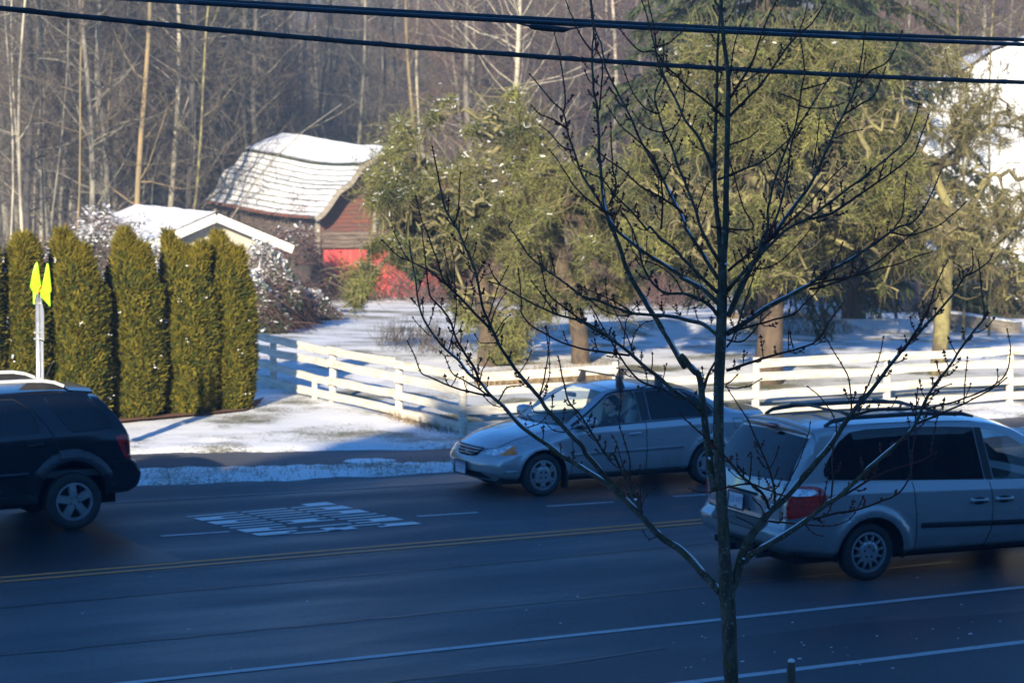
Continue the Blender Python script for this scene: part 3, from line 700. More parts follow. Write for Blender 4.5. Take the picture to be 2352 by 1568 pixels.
    for z, hw in ((.645, .33), (.612, .30), (.58, .24)):
        pts = [(-.62 + .09 * (z - .6) / .08 - .20 * (1 - (abs(y) / .755) ** 2.6) + .0, y, z) for y in np.linspace(-hw, hw, 11)]
        for a, b in zip(pts[:-1], pts[1:]): sl.beam(a, b, .05, .016)
    sl.build('grille_bar', silver, g)
    bd = MB(); bd.mi = 0
    ex = -.62 + .03 - .20 - .012
    for y0, y1, z0, z1 in ((-.030, -.035, .57, .625), (.030, .035, .57, .625)): bd.beam((ex, y0, z0), (ex, y1, z1), .012, .012)
    bd.beam((ex, -.022, .595), (ex, .022, .595), .012, .012); bd.beam((ex, -.018, .57), (ex, -.024, .622), .010, .010); bd.beam((ex, .018, .57), (ex, .024, .622), .010, .010)
    bd.build('badge', M['chrome'], g)
    # underbody, arches
    ub = MB(); ub.box((1.3, 0, .24), (3.9, 1.44, .10)); ub.box((1.55, 0, .45), (2.35, 1.56, .35))
    for cx in (-.04, 2.68):
        for s in (-1, 1): wheelhouse(ub, cx, .29, .37, s * .80, s * .50)
    ub.build('underbody', M['dark'], root)
    for cx in (-.04, 2.68):
        for s in (-1, 1): wheel(root, cx, s * .725, s, .30, .19, 'sedan', .205)
    for s in (-1, 1):
        m = MB(); m.box((.335, s * .74, .22), (.02, .17, .26)); m.build('mud_flap', M['rubber'], root)
    # mirrors
    for s in (-1, 1):
        mm = MB(); prof = [(.0, .55), (.045, .85), (.10, 1.0), (.15, .92), (.165, .0)]
        n = 14; vs = []
        for x_, k in [(-.06, .02), (-.05, .6), (-.02, .9), (.03, 1.0), (.075, .96), (.08, .02)]:
            for j in range(n):
                a = 2 * math.pi * j / n; vs.append((.58 + x_ * 1.25, s * (.935 + .125 * k * math.copysign(abs(math.cos(a)) ** .7, math.cos(a))), 1.005 + .075 * k * math.copysign(abs(math.sin(a)) ** .7, math.sin(a))))
        mm.add(vs, [(i * n + j, i * n + (j + 1) % n, (i + 1) * n + (j + 1) % n, (i + 1) * n + j) for i in range(5) for j in range(n)])
        mm.box((.55, s * .815, .965), (.09, .10, .06)); mm.build('wing_mirror', silver, root, True)
    # handles: raised bar over a flat dark half-disc painted as the scoop's shade
    for x_, nm in ((1.42, 0), (2.56, 1)):
        for s in (-1, 1):
            h = MB(); yy = s * (.826 if nm == 0 else .824)
            h.tube([(x_ - .10, yy, .795), (x_ - .07, yy + s * .022, .80), (x_ + .07, yy + s * .022, .808), (x_ + .10, yy, .812)], [.014, .016, .016, .014], 8)
            door = parts['front_door' if nm == 0 else 'rear_door'][0 if s < 0 else 1]
            h.build('handle', silver, door, True)
            h2 = MB(); h2.add([(x_ + (.07 * math.cos(a)), yy - s * .002 + s * .004, .785 + .03 * math.sin(a)) for a in np.linspace(math.pi, 2 * math.pi, 10)], [tuple(range(10))]); h2.build('recess_shade', M['seam'], door)
    # roof bars: two cross bars on four feet
    rk = empty('roof_rack', (0, 0, 0)); rk.parent = root
    for bx in (1.34, 1.98):
        b = MB(); b.tube([(bx, -.62, 1.575), (bx, .62, 1.575)], .014, 6); b.build('cross_bar', M['black_plastic'], rk)
        for s in (-1, 1):
            f = MB()
            f.add([(bx - .06, s * .585, 1.41), (bx + .06, s * .585, 1.41), (bx + .03, s * .52, 1.57), (bx - .03, s * .52, 1.57), (bx - .05, s * .50, 1.43), (bx + .05, s * .50, 1.43), (bx + .025, s * .46, 1.57), (bx - .025, s * .46, 1.57)],
                  [(0, 1, 2, 3), (4, 7, 6, 5), (0, 3, 7, 4), (1, 5, 6, 2), (3, 2, 6, 7), (0, 4, 5, 1)])
            f.beam((bx, s * .585, 1.42), (bx, s * .605, 1.36), .045, .008, (1, 0, 0)); f.build('rack_foot', M['black_plastic'], rk)
    plate_box(root, -.905, 0, .37, .31, .155, 'V·439', (.08, .10, .30), -1, band=[((.10, .14, .35), .058, .018, .26)])
    for s in (-1, 1):                                  # wipers
        wpr = MB(); wpr.beam((.22, s * .1 + .05, .965), (.33, s * .1 + .45, 1.0), .02, .012); wpr.build('wiper', M['black_plastic'], root)
    # inside: floor, dashboard, seats, wheel
    ins = MB(); ins.box((1.5, 0, .62), (2.2, 1.48, .10)); ins.box((.62, 0, .86), (.30, 1.40, .12)); ins.box((2.55, 0, .80), (.35, 1.35, .30)); ins.build('interior', M['interior'], root)
    for sx, sy in ((1.42, -.36), (1.42, .36)):
        st = empty('seat', (sx, sy, 0)); st.parent = root
        b = MB(); b.box((-.18, 0, .70), (.5, .48, .16)); b.box((.10, 0, 1.0), (.13, .46, .52), Matrix.Rotation(R(12), 3, 'Y')); b.build('seat_back', M['seat'], st)
        b = MB(); b.ball((.17, 0, 1.27), .11, (.55, 1.1, .95), 12, 8); b.build('headrest', M['seat'], st, True)
    bs_ = MB(); bs_.box((2.30, 0, 1.0), (.14, 1.25, .42), Matrix.Rotation(R(14), 3, 'Y')); bs_.build('rear_bench', M['seat'], root)
    sw = MB(); n = 20; c = Vector((.86, -.36, 1.0)); ax = Matrix.Rotation(R(-62), 3, 'Y')
    pts = [c + ax @ Vector((.17 * math.cos(2 * math.pi * i / n), .17 * math.sin(2 * math.pi * i / n), 0)) for i in range(n + 1)]
    sw.tube(pts, .013, 6, False); sw.tube([pts[0], pts[n // 2]], .014, 5); sw.build('steering_wheel', M['interior'], root)
    rv = MB(); rv.box((.86, 0, 1.30), (.03, .22, .06)); rv.build('rear_view_mirror', M['interior'], root)
    # seat belt pillar strap
    sb = MB(); sb.beam((1.58, -.66, 1.2), (1.18, -.30, .80), .045, .006, (0, 1, 0)); sb.build('seat_belt', M['interior'], root)
    return root
SED = make_sedan()
# ================================================================ silver minivan
def make_van():
    # local x: rear wheel at 0, front towards +x, near side y = -0.93
    root = empty('minivan', (16.2, 21.44, 0.0), 0, 'silver minivan with dark tinted windows, seen from behind at the right', 'car')
    off = .93
    #    X    bow   w    zs   yb    zb    yr   zr    zt   tuck
    T = [(-1.14, .05, .915, .34, .86, 1.10, .75, 1.66, 1.72, .04),
         (-.98, .05, .925, .33, .87, 1.11, .76, 1.675, 1.745, .04),
         (-.70, .04, .93, .30, .875, 1.11, .76, 1.70, 1.765, .04),
         (-.30, .03, .935, .27, .88, 1.105, .745, 1.725, 1.79, .05),
         (.4, .02, .935, .26, .88, 1.09, .75, 1.735, 1.805, .05),
         (1.2, .0, .935, .26, .88, 1.07, .75, 1.72, 1.80, .05),
         (1.65, .0, .935, .26, .88, 1.055, .745, 1.685, 1.765, .05),
         (1.95, .03, .935, .26, .88, 1.045, .735, 1.61, 1.69, .05),
         (2.25, .08, .935, .26, .90, 1.03, .74, 1.46, 1.53, .05),
         (2.55, .12, .93, .26, .895, 1.01, .76, 1.28, 1.34, .05),
         (2.85, .15, .925, .26, .885, .97, .77, 1.08, 1.12, .05),
         (3.0, .17, .92, .26, .875, .94, .74, 1.00, 1.03, .05),
         (3.4, .22, .89, .27, .83, .84, .68, .88, .91, .04),
         (3.72, .25, .82, .30, .74, .70, .58, .73, .75, .03)]
    rear_p = ([(.34, .14), (.42, .02), (.48, -.04), (.63, -.06), (.645, .0), (.70, .03), (.95, .04), (1.12, .09), (1.3, .19), (1.5, .33), (1.64, .46), (1.68, .42), (1.73, .42)], .55)
    fr_p = ([(.3, -.1), (.4, .03), (.5, .05), (.75, -.08)], .5)
    bm = car_shell(T, rear_p, fr_p, 110, flares=((0, .28, .49, .035, .10), (2.81, .28, .49, .03, .10)))
    side = lambda f: abs(f.normal.y) > .25 and abs(f.calc_center_median().y) > .55
    for cx in (-.03, 2.78): cut(bm, circ(cx + .03, .29, .435), (0, 2), lambda f: abs(f.calc_center_median().y) > .6, 90)
    bmesh.ops.delete(bm, geom=[f for f in bm.faces if f.material_index == 90], context='FACES')
    fd = [(1.60, .27), (1.58, 1.04), (1.50, 1.67), (1.68, 1.655), (1.93, 1.575), (2.28, 1.41), (2.62, 1.16), (2.74, 1.0), (2.30, .55), (2.28, .27)]
    sdor = [(.60, .27), (.58, .7), (.55, 1.09), (.56, 1.71), (1.48, 1.67), (1.58, 1.04), (1.60, .27)]
    cut(bm, fd, (0, 2), side, 1, only=(0,)); cut(bm, sdor, (0, 2), side, 2, only=(0,))
    cut(bm, [(-.60, 1.21), (-.54, 1.16), (-.1, 1.135), (1.52, 1.06), (1.42, 1.655), (1.1, 1.675), (.6, 1.695), (0, 1.69), (-.22, 1.665), (-.38, 1.56), (-.53, 1.38), (-.60, 1.27)], (0, 2), side, 4)
    cut(bm, [(1.53, 1.06), (1.43, 1.655), (1.53, 1.65), (1.64, 1.055)], (0, 2), side, 5)
    cut(bm, [(1.65, 1.055), (1.54, 1.63), (1.70, 1.60), (1.92, 1.53), (2.26, 1.34), (2.56, 1.12), (2.60, 1.03)], (0, 2), side, 3)
    for x_ in (.54,):
        for p in stroke([(x_, 1.12), (x_ + .0, 1.69)], .02): cut(bm, p, (0, 2), side, 5, only=(4,))
    for p in stroke([(.59, .27), (.58, .7), (.545, 1.08)], .014) + stroke([(1.52, .27), (1.60, .5), (1.615, .8), (1.585, 1.04)], .014) + stroke([(.6, .275), (2.28, .275)], .012) + stroke([(-.70, 1.11), (.55, 1.09)], .001): cut(bm, p, (0, 2), side, 6, only=(0, 1, 2))
    # black side strip
    for p in stroke([(.66, .595), (1.59, .57), (2.28, .55)], .055): cut(bm, p, (0, 2), side, 14, only=(0, 1, 2))
    # tail lamps wrap the corner
    tl = smooth_poly([(-1.10, 1.05), (-1.02, 1.105), (-.84, 1.11), (-.66, 1.08), (-.60, 1.0), (-.64, .90), (-.78, .80), (-.95, .77), (-1.10, .775)], 3, .4)
    cut(bm, [(max(a, -1.11), b) for a, b in tl], (0, 2), lambda f: abs(f.calc_center_median().y) > .80 and f.calc_center_median().x < -.5 and abs(f.calc_center_median().z - .95) < .25 and f.normal.y ** 2 > .02, 11, only=(0,))
    cut(bm, [(-1.11, 1.0), (-.80, 1.0), (-.70, 1.03), (-.76, 1.065), (-.95, 1.08), (-1.11, 1.06)], (0, 2), lambda f: f.material_index == 11, 12)
    # rear face
    rc = lambda f: f.calc_center_median().x < -.35 and f.normal.x < -.12
    gl = [(-.85, 1.17), (0, 1.13), (.85, 1.17), (.745, 1.61), (0, 1.64), (-.745, 1.61)]
    cut(bm, gl, (1, 2), rc, 8, only=(0,))
    for p in stroke([(-.80, .70), (-.80, 1.12)], .014) + stroke([(.80, .70), (.80, 1.12)], .014) + stroke([(-.80, .70), (.80, .70)], .016) + stroke([(-.80, 1.12), (-.87, 1.17)], .012) + stroke([(.80, 1.12), (.87, 1.17)], .012):
        cut(bm, p, (1, 2), rc, 6, only=(0,))
    cut(bm, [(-.52, .575), (.52, .575), (.60, .64), (-.60, .64)], (1, 2), lambda f: f.calc_center_median().x < -.9, 10, only=(0,))
    top_c = lambda f: f.normal.z > .5
    cut(bm, [(-1.35, -.56), (-1.35, .56), (-1.12, .62), (-1.12, -.62)], (0, 1), lambda f: f.normal.z > .35 and .58 < f.calc_center_median().z < .68, 10, only=(0,))
    # dark strip above the plate
    for p in stroke([(-.34, .96), (.34, .96)], .035): cut(bm, p, (1, 2), rc, 6, only=(0,))
    # windscreen
    ws = [(2.0, 0), (1.98, .4), (1.93, .66), (2.4, .70), (2.85, .745), (3.03, .5), (3.1, 0)]
    cut(bm, ws + [(a, -b) for a, b in ws[::-1][1:-1]], (0, 1), lambda f: f.normal.z > .25 and f.calc_center_median().z > 1.0, 7, only=(0,))
    # roof seams
    for s in (-1, 1):
        for p in stroke([(-.40, s * .66), (.5, s * .70), (1.5, s * .70)], .012): cut(bm, p, (0, 1), lambda f: f.normal.z > .6, 6, only=(0,))
    silver = paint('silver_van_paint', (.36, .375, .39), .50, .27)
    L = lambda c: c.y < 0; Rr = lambda c: c.y >= 0
    sp = [((0, 6, 10, 5), 'body', [silver, M['seam'], M['black_plastic'], M['black_plastic']], 0, 0, None, None)]
    for s in (L, Rr):
        sp += [((1,), 'front_door', [silver], 0, 0, s, None), ((2,), 'sliding_door', [silver], 0, 0, s, None), ((3,), 'front_window', [M['glass_clear']], -.003, 0, s, None),
               ((4,), 'side_window', [M['glass_dark']], .001, 0, s, 'long dark tinted side window'), ((14,), 'side_strip', [M['black_plastic']], .018, .024, s, 'black rubbing strip'),
               ((11, 12), 'tail_light', [M['red_lens'], M['clear_lens']], .012, .018, s, 'round red tail light with clear top')]
    sp += [((7,), 'windscreen', [M['glass_clear']], -.003, 0, None, None), ((8,), 'rear_window', [M['glass_dark']], .002, 0, None, 'dark tinted rear window')]
    parts = split_parts(bm, sp, root); bm.free()
    dk = parts['side_window']
    ub = MB(); ub.box((1.3, 0, .28), (4.4, 1.5, .12)); ub.box((1.35, 0, .5), (2.3, 1.70, .45))
    for cx in (-.03, 2.78):
        for s in (-1, 1): wheelhouse(ub, cx + .03, .29, .44, s * .90, s * .58)
    ub.build('underbody', M['dark'], root)
    for cx in (-.03, 2.78):
        for s in (-1, 1): wheel(root, cx, s * .815, s, .325, .21, 'van', .225)
    for x_, key in ((1.42, 'sliding_door'), (1.76, 'front_door')):
        for s in (-1, 1):
            door = parts[key][0 if s < 0 else 1]; yy = s * .936
            h = MB(); h.lathe([(.001, 0), (.05, .0)], 16, 'Y', (x_, yy + s * .004, .83)); o = h.build('recess_shade', M['seam'], door);  # flat dark oval, the scoop's shade painted on
            for v in o.data.vertices: v.co.x = x_ + (v.co.x - x_) * 1.7; v.co.z = .83 + (v.co.z - .83) * .85
            h = MB(); h.beam((x_ - .11, yy + s * .022, .84), (x_ + .11, yy + s * .022, .835), .022, .032); h.box((x_ - .10, yy + s * .006, .838), (.035, .03, .06)); h.box((x_ + .10, yy + s * .006, .836), (.035, .03, .06)); h.build('handle', silver, door, True)
    # high brake light in the spoiler, plate, wiper, bumper pad
    bl = MB(); bl.ball((-.785, 0, 1.69), .05, (.35, 2.8, .62), 16, 8); bl.build('high_brake_light', M['dark_red_lens'], root, True)
    plate_box(root, -1.225, 0, .855, .33, .165, '310·WFS', (.05, .10, .30), -1, tilt=R(4), band=[((.55, .30, .06), -.066, .022, .06)])
    lk = MB(); lk.lathe([(.001, -.0), (.016, 0), (.016, .012)], 10, 'Y', (0, 0, 0)); o = lk.build('lock', M['seam'], root); o.location = (-1.215, -.30, .79); o.rotation_euler = (0, 0, R(90))
    wp = MB(); wp.beam((-1.20, .0, 1.15), (-1.10, .42, 1.25), .02, .018); wp.build('rear_wiper', M['black_plastic'], root)
    # roof rack: two side rails and two cross bars
    rk = empty('roof_rack'); rk.parent = root
    for s in (-1, 1):
        r_ = MB(); pts = [(-.48, s * .66, 1.735), (-.38, s * .655, 1.785), (-.1, s * .65, 1.815), (.8, s * .65, 1.825), (1.35, s * .65, 1.80), (1.5, s * .65, 1.765)]
        r_.tube(pts, [.02, .026, .026, .026, .024, .016], 8); r_.build('side_rail', M['black_plastic'], rk, True)
    for x_ in (-.12, 1.0):
        r_ = MB(); r_.tube([(x_, -.66, 1.83), (x_, -.4, 1.855), (x_, .4, 1.855), (x_, .66, 1.83)], [.03, .016, .016, .03], 8); r_.build('cross_bar', M['black_plastic'], rk, True)
    for s in (-1, 1):
        m = MB(); m.ball((2.42, s * 1.03, 1.07), .12, (.6, .9, .7), 12, 8); m.build('wing_mirror', silver, root, True)
    ex = MB(); ex.tube([(-1.05, -.45, .30), (-1.22, -.47, .29)], .028, 10); ex.build('exhaust', M['rubber'], root); ex = MB(); ex.box((-1.12, .05, .35), (.20, .90, .07)); ex.box((-1.22, .05, .33), (.12, .09, .08)); ex.build('tow_hitch', M['dark'], root)
    ins = MB(); ins.box((1.0, 0, .70), (3.6, 1.6, .08)); ins.box((2.5, 0, .98), (.4, 1.5, .12)); ins.build('interior', M['interior'], root)
    for sx, sy in ((1.55, -.4), (1.55, .4), (.6, -.4), (.6, .4), (-.4, 0)):
        st = empty('seat', (sx, sy, 0)); st.parent = root; wd = .48 if sy else 1.2
        b = MB(); b.box((.18, 0, .86), (.5, wd, .16)); b.box((-.10, 0, 1.16), (.13, wd, .52), Matrix.Rotation(R(-12), 3, 'Y')); b.build('seat_back', M['seat'], st)
        b = MB(); b.ball((-.17, 0, 1.46), .11, (.55, 1.1, .95), 12, 8); b.build('headrest', M['seat'], st, True)
    a = R(-4.5); root.rotation_euler = (0, 0, a)
    root.location = Vector((16.2, 21.36, 0)) - Matrix.Rotation(a, 3, 'Z') @ Vector((0, -off, 0))
    return root
VAN = make_van()
# ================================================================ black SUV
def make_suv():
    root = empty('suv', (9.35, 28.63 + .905, 0.0), 0, 'black SUV with bright roof rails, its rear half at the left edge', 'car')
    T = [(-3.45, .25, .80, .35, .74, .85, .60, .90, .93, .03),
         (-3.1, .22, .87, .33, .82, .97, .66, 1.02, 1.05, .04),
         (-2.3, .16, .895, .30, .86, 1.08, .74, 1.12, 1.15, .04),
         (-2.0, .12, .90, .30, .87, 1.12, .74, 1.28, 1.32, .04),
         (-1.7, .10, .905, .30, .87, 1.14, .70, 1.48, 1.53, .04),
         (-1.35, .06, .905, .30, .875, 1.16, .685, 1.65, 1.71, .04),
         (-.9, .02, .905, .30, .875, 1.18, .68, 1.715, 1.765, .04),
         (-.3, .0, .905, .32, .875, 1.20, .68, 1.725, 1.775, .04),
         (.10, .03, .90, .36, .87, 1.205, .68, 1.705, 1.755, .03),
         (.45, .06, .89, .40, .855, 1.20, .67, 1.67, 1.72, .03),
         (.76, .09, .86, .42, .83, 1.18, .64, 1.63, 1.68, .02)]
    fr = ([(.3, 0), (.9, .06)], .5)
    rr = ([(.38, -.16), (.42, -.04), (.52, .09), (.66, .13), (.80, .07), (.84, .0), (.9, -.02), (1.12, -.03), (1.22, -.065), (1.35, -.15), (1.49, -.27), (1.66, -.44), (1.75, -.45)], .62)
    bm = car_shell(T, fr, rr, 110, flares=((-.02, .42, .50, .03, .10), (-2.75, .42, .50, .03, .10)))
    side = lambda f: abs(f.normal.y) > .25 and abs(f.calc_center_median().y) > .5
    for cx in (-.02, -2.75): cut(bm, circ(cx, .44, .44), (0, 2), lambda f: abs(f.calc_center_median().y) > .5, 90)
    bmesh.ops.delete(bm, geom=[f for f in bm.faces if f.material_index == 90], context='FACES')
    rd = [(-1.42, .36), (-1.40, 1.17), (-1.25, 1.66), (-.72, 1.655), (-.50, 1.53), (-.36, 1.36), (-.25, 1.19), (-.19, 1.0), (-.19, .90), (-.40, .72), (-.52, .50), (-.50, .36)]
    fd = [(-2.30, .36), (-2.30, 1.10), (-1.9, 1.38), (-1.55, 1.60), (-1.27, 1.66), (-1.42, 1.17), (-1.44, .36)]
    cut(bm, fd, (0, 2), side, 1, only=(0,)); cut(bm, rd, (0, 2), side, 2, only=(0,))
    cut(bm, smooth_poly([(-.30, 1.645), (.05, 1.635), (.22, 1.59), (.38, 1.47), (.50, 1.33), (.50, 1.265), (.2, 1.25), (.0, 1.235), (-.10, 1.34)], 3, .35), (0, 2), side, 4, only=(0,))
    cut(bm, [(-1.36, 1.22), (-1.22, 1.60), (-.66, 1.585), (-.53, 1.52), (-.44, 1.41), (-.42, 1.23)], (0, 2), side, 3, only=(2,))
    cut(bm, [(-2.1, 1.2), (-1.85, 1.4), (-1.55, 1.56), (-1.33, 1.60), (-1.45, 1.22)], (0, 2), side, 3, only=(1,))
    for p in stroke([(-.46, 1.23), (-.46, 1.44)], .025): cut(bm, p, (0, 2), side, 5, only=(3,))
    for p in stroke([(-1.25, 1.66), (-.72, 1.655), (-.50, 1.53), (-.36, 1.36), (-.25, 1.19), (-.19, 1.0), (-.19, .88)], .014) + stroke([(-1.41, .36), (-1.41, 1.17), (-1.25, 1.64)], .014) + stroke([(.52, .83), (.76, .835)], .014): cut(bm, p, (0, 2), side, 6, only=(0, 2, 1))
    for p in stroke([(-.32, 1.65), (-.10, 1.33), (.0, 1.225), (.52, 1.255), (.52, 1.33), (.40, 1.48), (.24, 1.61)], .012): cut(bm, p, (0, 2), side, 6, only=(0,))
    # grey wheel arch cladding
    a_out = circ(-.02, .42, .585, 22, 28, 146); a_in = circ(-.02, .44, .44, 22, 30, 150)
    cut(bm, a_out + a_in[::-1], (0, 2), lambda f: side(f) and f.calc_center_median().z > .5, 9, only=(0, 2))
    a_out = circ(-2.75, .42, .585, 22, 20, 160); a_in = circ(-2.75, .44, .44, 22, 20, 160)
    cut(bm, a_out + a_in[::-1], (0, 2), lambda f: side(f) and f.calc_center_median().z > .5, 9, only=(0, 2))
    cut(bm, [(-1.9, .76), (-.60, .765), (-.57, .70), (-1.9, .69)], (0, 2), side, 14, only=(1, 2))
    cut(bm, [(-2.3, .48), (-.5, .48), (-.45, .30), (-2.4, .28)], (0, 2), side, 10, only=(0, 1, 2))
    for s in (-1, 1):
        sc_ = (lambda s_: (lambda f: f.calc_center_median().y * s_ > .55))(s)
        cut(bm, [(.55, 1.135), (.60, 1.16), (.84, 1.17), (.84, .86), (.68, .865), (.62, .97)], (0, 2), sc_, 11, only=(0,))
        cut(bm, [(.665, 1.06), (.72, 1.06), (.74, .93), (.69, .93)], (0, 2), sc_, 12, only=(11,))
    rc = lambda f: f.normal.x > .12 and f.calc_center_median().x > .2
    cut(bm, [(-.70, 1.24), (.70, 1.24), (.60, 1.62), (-.60, 1.62)], (1, 2), rc, 8, only=(0,))
    ws = [(-1.45, 0), (-1.40, .4), (-1.36, .60), (-1.9, .66), (-2.22, .70), (-2.35, .4), (-2.4, 0)]
    cut(bm, ws + [(a, -b) for a, b in ws[::-1][1:-1]], (0, 1), lambda f: f.normal.z > .25 and f.calc_center_median().z > 1.0, 7, only=(0,))
    black = paint('black_paint', (.004, .006, .011), .0, .2, .35)
    M['clad'] = mat('grey_cladding', (.045, .048, .055), None, 6, .35)
    L = lambda c: c.y < 0; Rr = lambda c: c.y >= 0
    sp = [((0, 6, 10, 5), 'body', [black, M['seam'], M['black_plastic'], M['black_plastic']], 0, 0, None, None)]
    for s in (L, Rr):
        sp += [((1,), 'front_door', [black], 0, 0, s, None), ((2,), 'rear_door', [black], 0, 0, s, None), ((3,), 'door_window', [M['glass_dark']], -.004, 0, s, None), ((4,), 'quarter_window', [M['glass_dark']], .001, 0, s, None),
               ((9,), 'wheel_arch_trim', [M['clad']], .012, .02, (lambda s_: lambda c: s_(c) and c.x > -1.4)(s), 'dull grey wheel arch trim'), ((9,), 'wheel_arch_trim', [M['clad']], .012, .02, (lambda s_: lambda c: s_(c) and c.x < -1.4)(s), 'dull grey wheel arch trim'), ((14,), 'door_moulding', [black], .018, .02, s, None),
               ((11, 12), 'tail_light', [M['red_lens'], M['dark_red_lens']], .006, .012, s, None)]
    sp += [((7,), 'windscreen', [M['glass_dark']], -.003, 0, None, None), ((8,), 'rear_window', [M['glass_dark']], .001, 0, None, None)]
    parts = split_parts(bm, sp, root); bm.free()
    ub = MB(); ub.box((-1.4, 0, .36), (4.0, 1.4, .14)); ub.box((-1.38, 0, .55), (1.85, 1.64, .4))
    for cx in (-.02, -2.75):
        for s in (-1, 1): wheelhouse(ub, cx, .44, .45, s * .86, s * .55)
    ub.build('underbody', M['dark'], root)
    for cx in (-.0, -2.75):
        for s in (-1, 1): wheel(root, cx, s * .79, s, .36, .225, 'suv', .235)
    sl = MB()
    n = 13; vs = []
    for i in range(n):
        y = -.64 + 1.28 * i / (n - 1); e = .03 * (abs(y) / .64) ** 3
        vs += [(.02, y, 1.765 - e), (.36 - e, y, 1.735 - e), (.365 - e, y, 1.705 - e), (.20, y, 1.70 - e)]
    sl.add(vs, [(i * 4 + j, i * 4 + (j + 1) % 4, i * 4 + 4 + (j + 1) % 4, i * 4 + 4 + j) for i in range(n - 1) for j in range(4)] + [(0, 3, 2, 1), ((n - 1) * 4, (n - 1) * 4 + 1, (n - 1) * 4 + 2, (n - 1) * 4 + 3)])
    sl.build('spoiler', black, root)
    for s in (-1, 1):
        r_ = MB(); pts = [(-1.9, s * .60, 1.83), (-1.2, s * .61, 1.865), (-.6, s * .61, 1.87), (-.32, s * .61, 1.865), (-.16, s * .61, 1.835), (-.04, s * .61, 1.785)]
        rl = empty('roof_rail'); rl.parent = root
        for k in range(len(pts) - 1): r_.beam(pts[k], pts[k + 1], .045, .035)
        r_.build('bright_bar', mat('satin_rail', (.70, .72, .75), None, 5, .35), rl)
        f_ = MB(); f_.add([(-.62, s * .61 - .02, 1.76), (-.50, s * .61 - .02, 1.85), (-.15, s * .61 - .02, 1.82), (-.02, s * .61 - .02, 1.74), (-.62, s * .61 + .02, 1.76), (-.50, s * .61 + .02, 1.85), (-.15, s * .61 + .02, 1.82), (-.02, s * .61 + .02, 1.74)],
                         [(0, 1, 2, 3), (7, 6, 5, 4), (0, 4, 5, 1), (2, 6, 7, 3), (1, 5, 6, 2), (0, 3, 7, 4)]); f_.build('rail_foot', M['black_plastic'], rl)
        h = MB(); door = parts['rear_door'][0 if s < 0 else 1]; yy = s * .902
        h.tube([(-.60, yy, 1.09), (-.56, yy + s * .025, 1.095), (-.44, yy + s * .025, 1.105), (-.40, yy, 1.11)], .014, 8); h.build('handle', M['black_plastic'], door, True)
    an = MB(); an.tube([(.02, .35, 1.77), (.12, .35, 1.98)], .004, 4); an.build('aerial', M['black_plastic'], root)
    rf = MB(); rf.box((.845, -.70, .70), (.012, .12, .05)); rf.build('rear_reflector', M['red_lens'], root)
    ins = MB(); ins.box((-1.1, 0, .70), (3.2, 1.55, .08)); ins.build('interior', M['interior'], root)
    for sx, sy in ((-.45, 0), (-1.4, -.38), (-1.4, .38)):
        st = empty('seat', (sx, sy, 0)); st.parent = root; wd = 1.2 if not sy else .5
        b = MB(); b.box((.1, 0, 1.1), (.13, wd, .60), Matrix.Rotation(R(12), 3, 'Y')); b.ball((.18, 0, 1.45), .1, (.6, 1.2, .9), 10, 6); b.build('seat_back', M['interior'], st)
    return root
SUV = make_suv()
# ================================================================ white ranch fence
M['fence'] = mat('old_white_fence_paint', (.60, .57, .49), (.32, .29, .22), 4, .75, bump=.35, sc=(.8, .8, 6), lo=.46, hi=.78, detail=8)
RZ = (1.03, .785, .48, .195)
def rail(root, a, b, zc, seed, h=.148, th=.035):
    r = rng(seed); n = 5; mb = MB(); vs = []
    d = (Vector(b) - Vector(a)); L = d.length; d.normalize(); nrm = Vector((d.y, -d.x, 0)); ph = r.uniform(0, 6)
    for i in range(n + 1):
        t = i / n; p = Vector(a) + d * L * t; zz = zc + .012 * math.sin(ph + t * 3) + r.uniform(-.010, .010); hh = h * r.uniform(.90, 1.06)
        for sy, sz in ((-1, -1), (1, -1), (1, 1), (-1, 1)): vs.append((p.x + nrm.x * sy * th / 2, p.y + nrm.y * sy * th / 2, zz + sz * hh / 2))
    mb.add(vs, [(i * 4 + j, i * 4 + (j + 1) % 4, i * 4 + 4 + (j + 1) % 4, i * 4 + 4 + j) for i in range(n) for j in range(4)] + [(0, 3, 2, 1), (n * 4, n * 4 + 1, n * 4 + 2, n * 4 + 3)])
    mb.build('rail', M['fence'], root)
def post(root, x, y, h, lean=0):
    mb = MB(); mb.tube([(x, y, -.2), (x + lean, y, h * .5), (x + lean * 1.5, y, h)], [.072, .070, .066], 10); mb.build('post', M['fence'], root, False)
front = empty('rail_fence', (0, 0, 0), 0, 'white four-rail wooden fence running along the road, in full sun behind the cars', 'fence')
fx = [17.95, 20.86, 23.72, 26.6, 29.45, 32.3, 35.15, 38.0, 41.0]; Yf = 34.66
for i, x in enumerate(fx): post(front, x, Yf + .06, 1.12 + .03 * (i == 1), .01 * (i % 3 - 1))
for i in range(len(fx) - 1):
    for k, z in enumerate(RZ):
        if i == 1 and k == 0: continue                       # the top rail of the second bay is gone
        rail(front, (fx[i] + (.02 if i == 0 else -.0), Yf - .03, 0), (fx[i + 1] - .012, Yf - .03, 0), z + (.01 if i % 2 else -.008), 10 * i + k)
sidef = empty('rail_fence', (0, 0, 0), 0, 'white four-rail wooden fence running back from the corner post past the clipped shrubs', 'fence')
fy = [37.28, 40.1, 42.9, 45.6, 48.2]; prev = 34.72
for i, y in enumerate(fy):
    post(sidef, 17.93 + .09, y, 1.03, .01 * (i % 2))
    for k, z in enumerate(RZ): rail(sidef, (17.95 - .03, prev, 0), (17.95 - .03, y - .012, 0), z + (.008 if i % 2 else -.01), 200 + 10 * i + k)
    prev = y
sp_ = MB(); sp_.box((17.9, 40.65, .2), (.07, .09, .5)); sp_.build('stub_post', M['fence'], sidef)

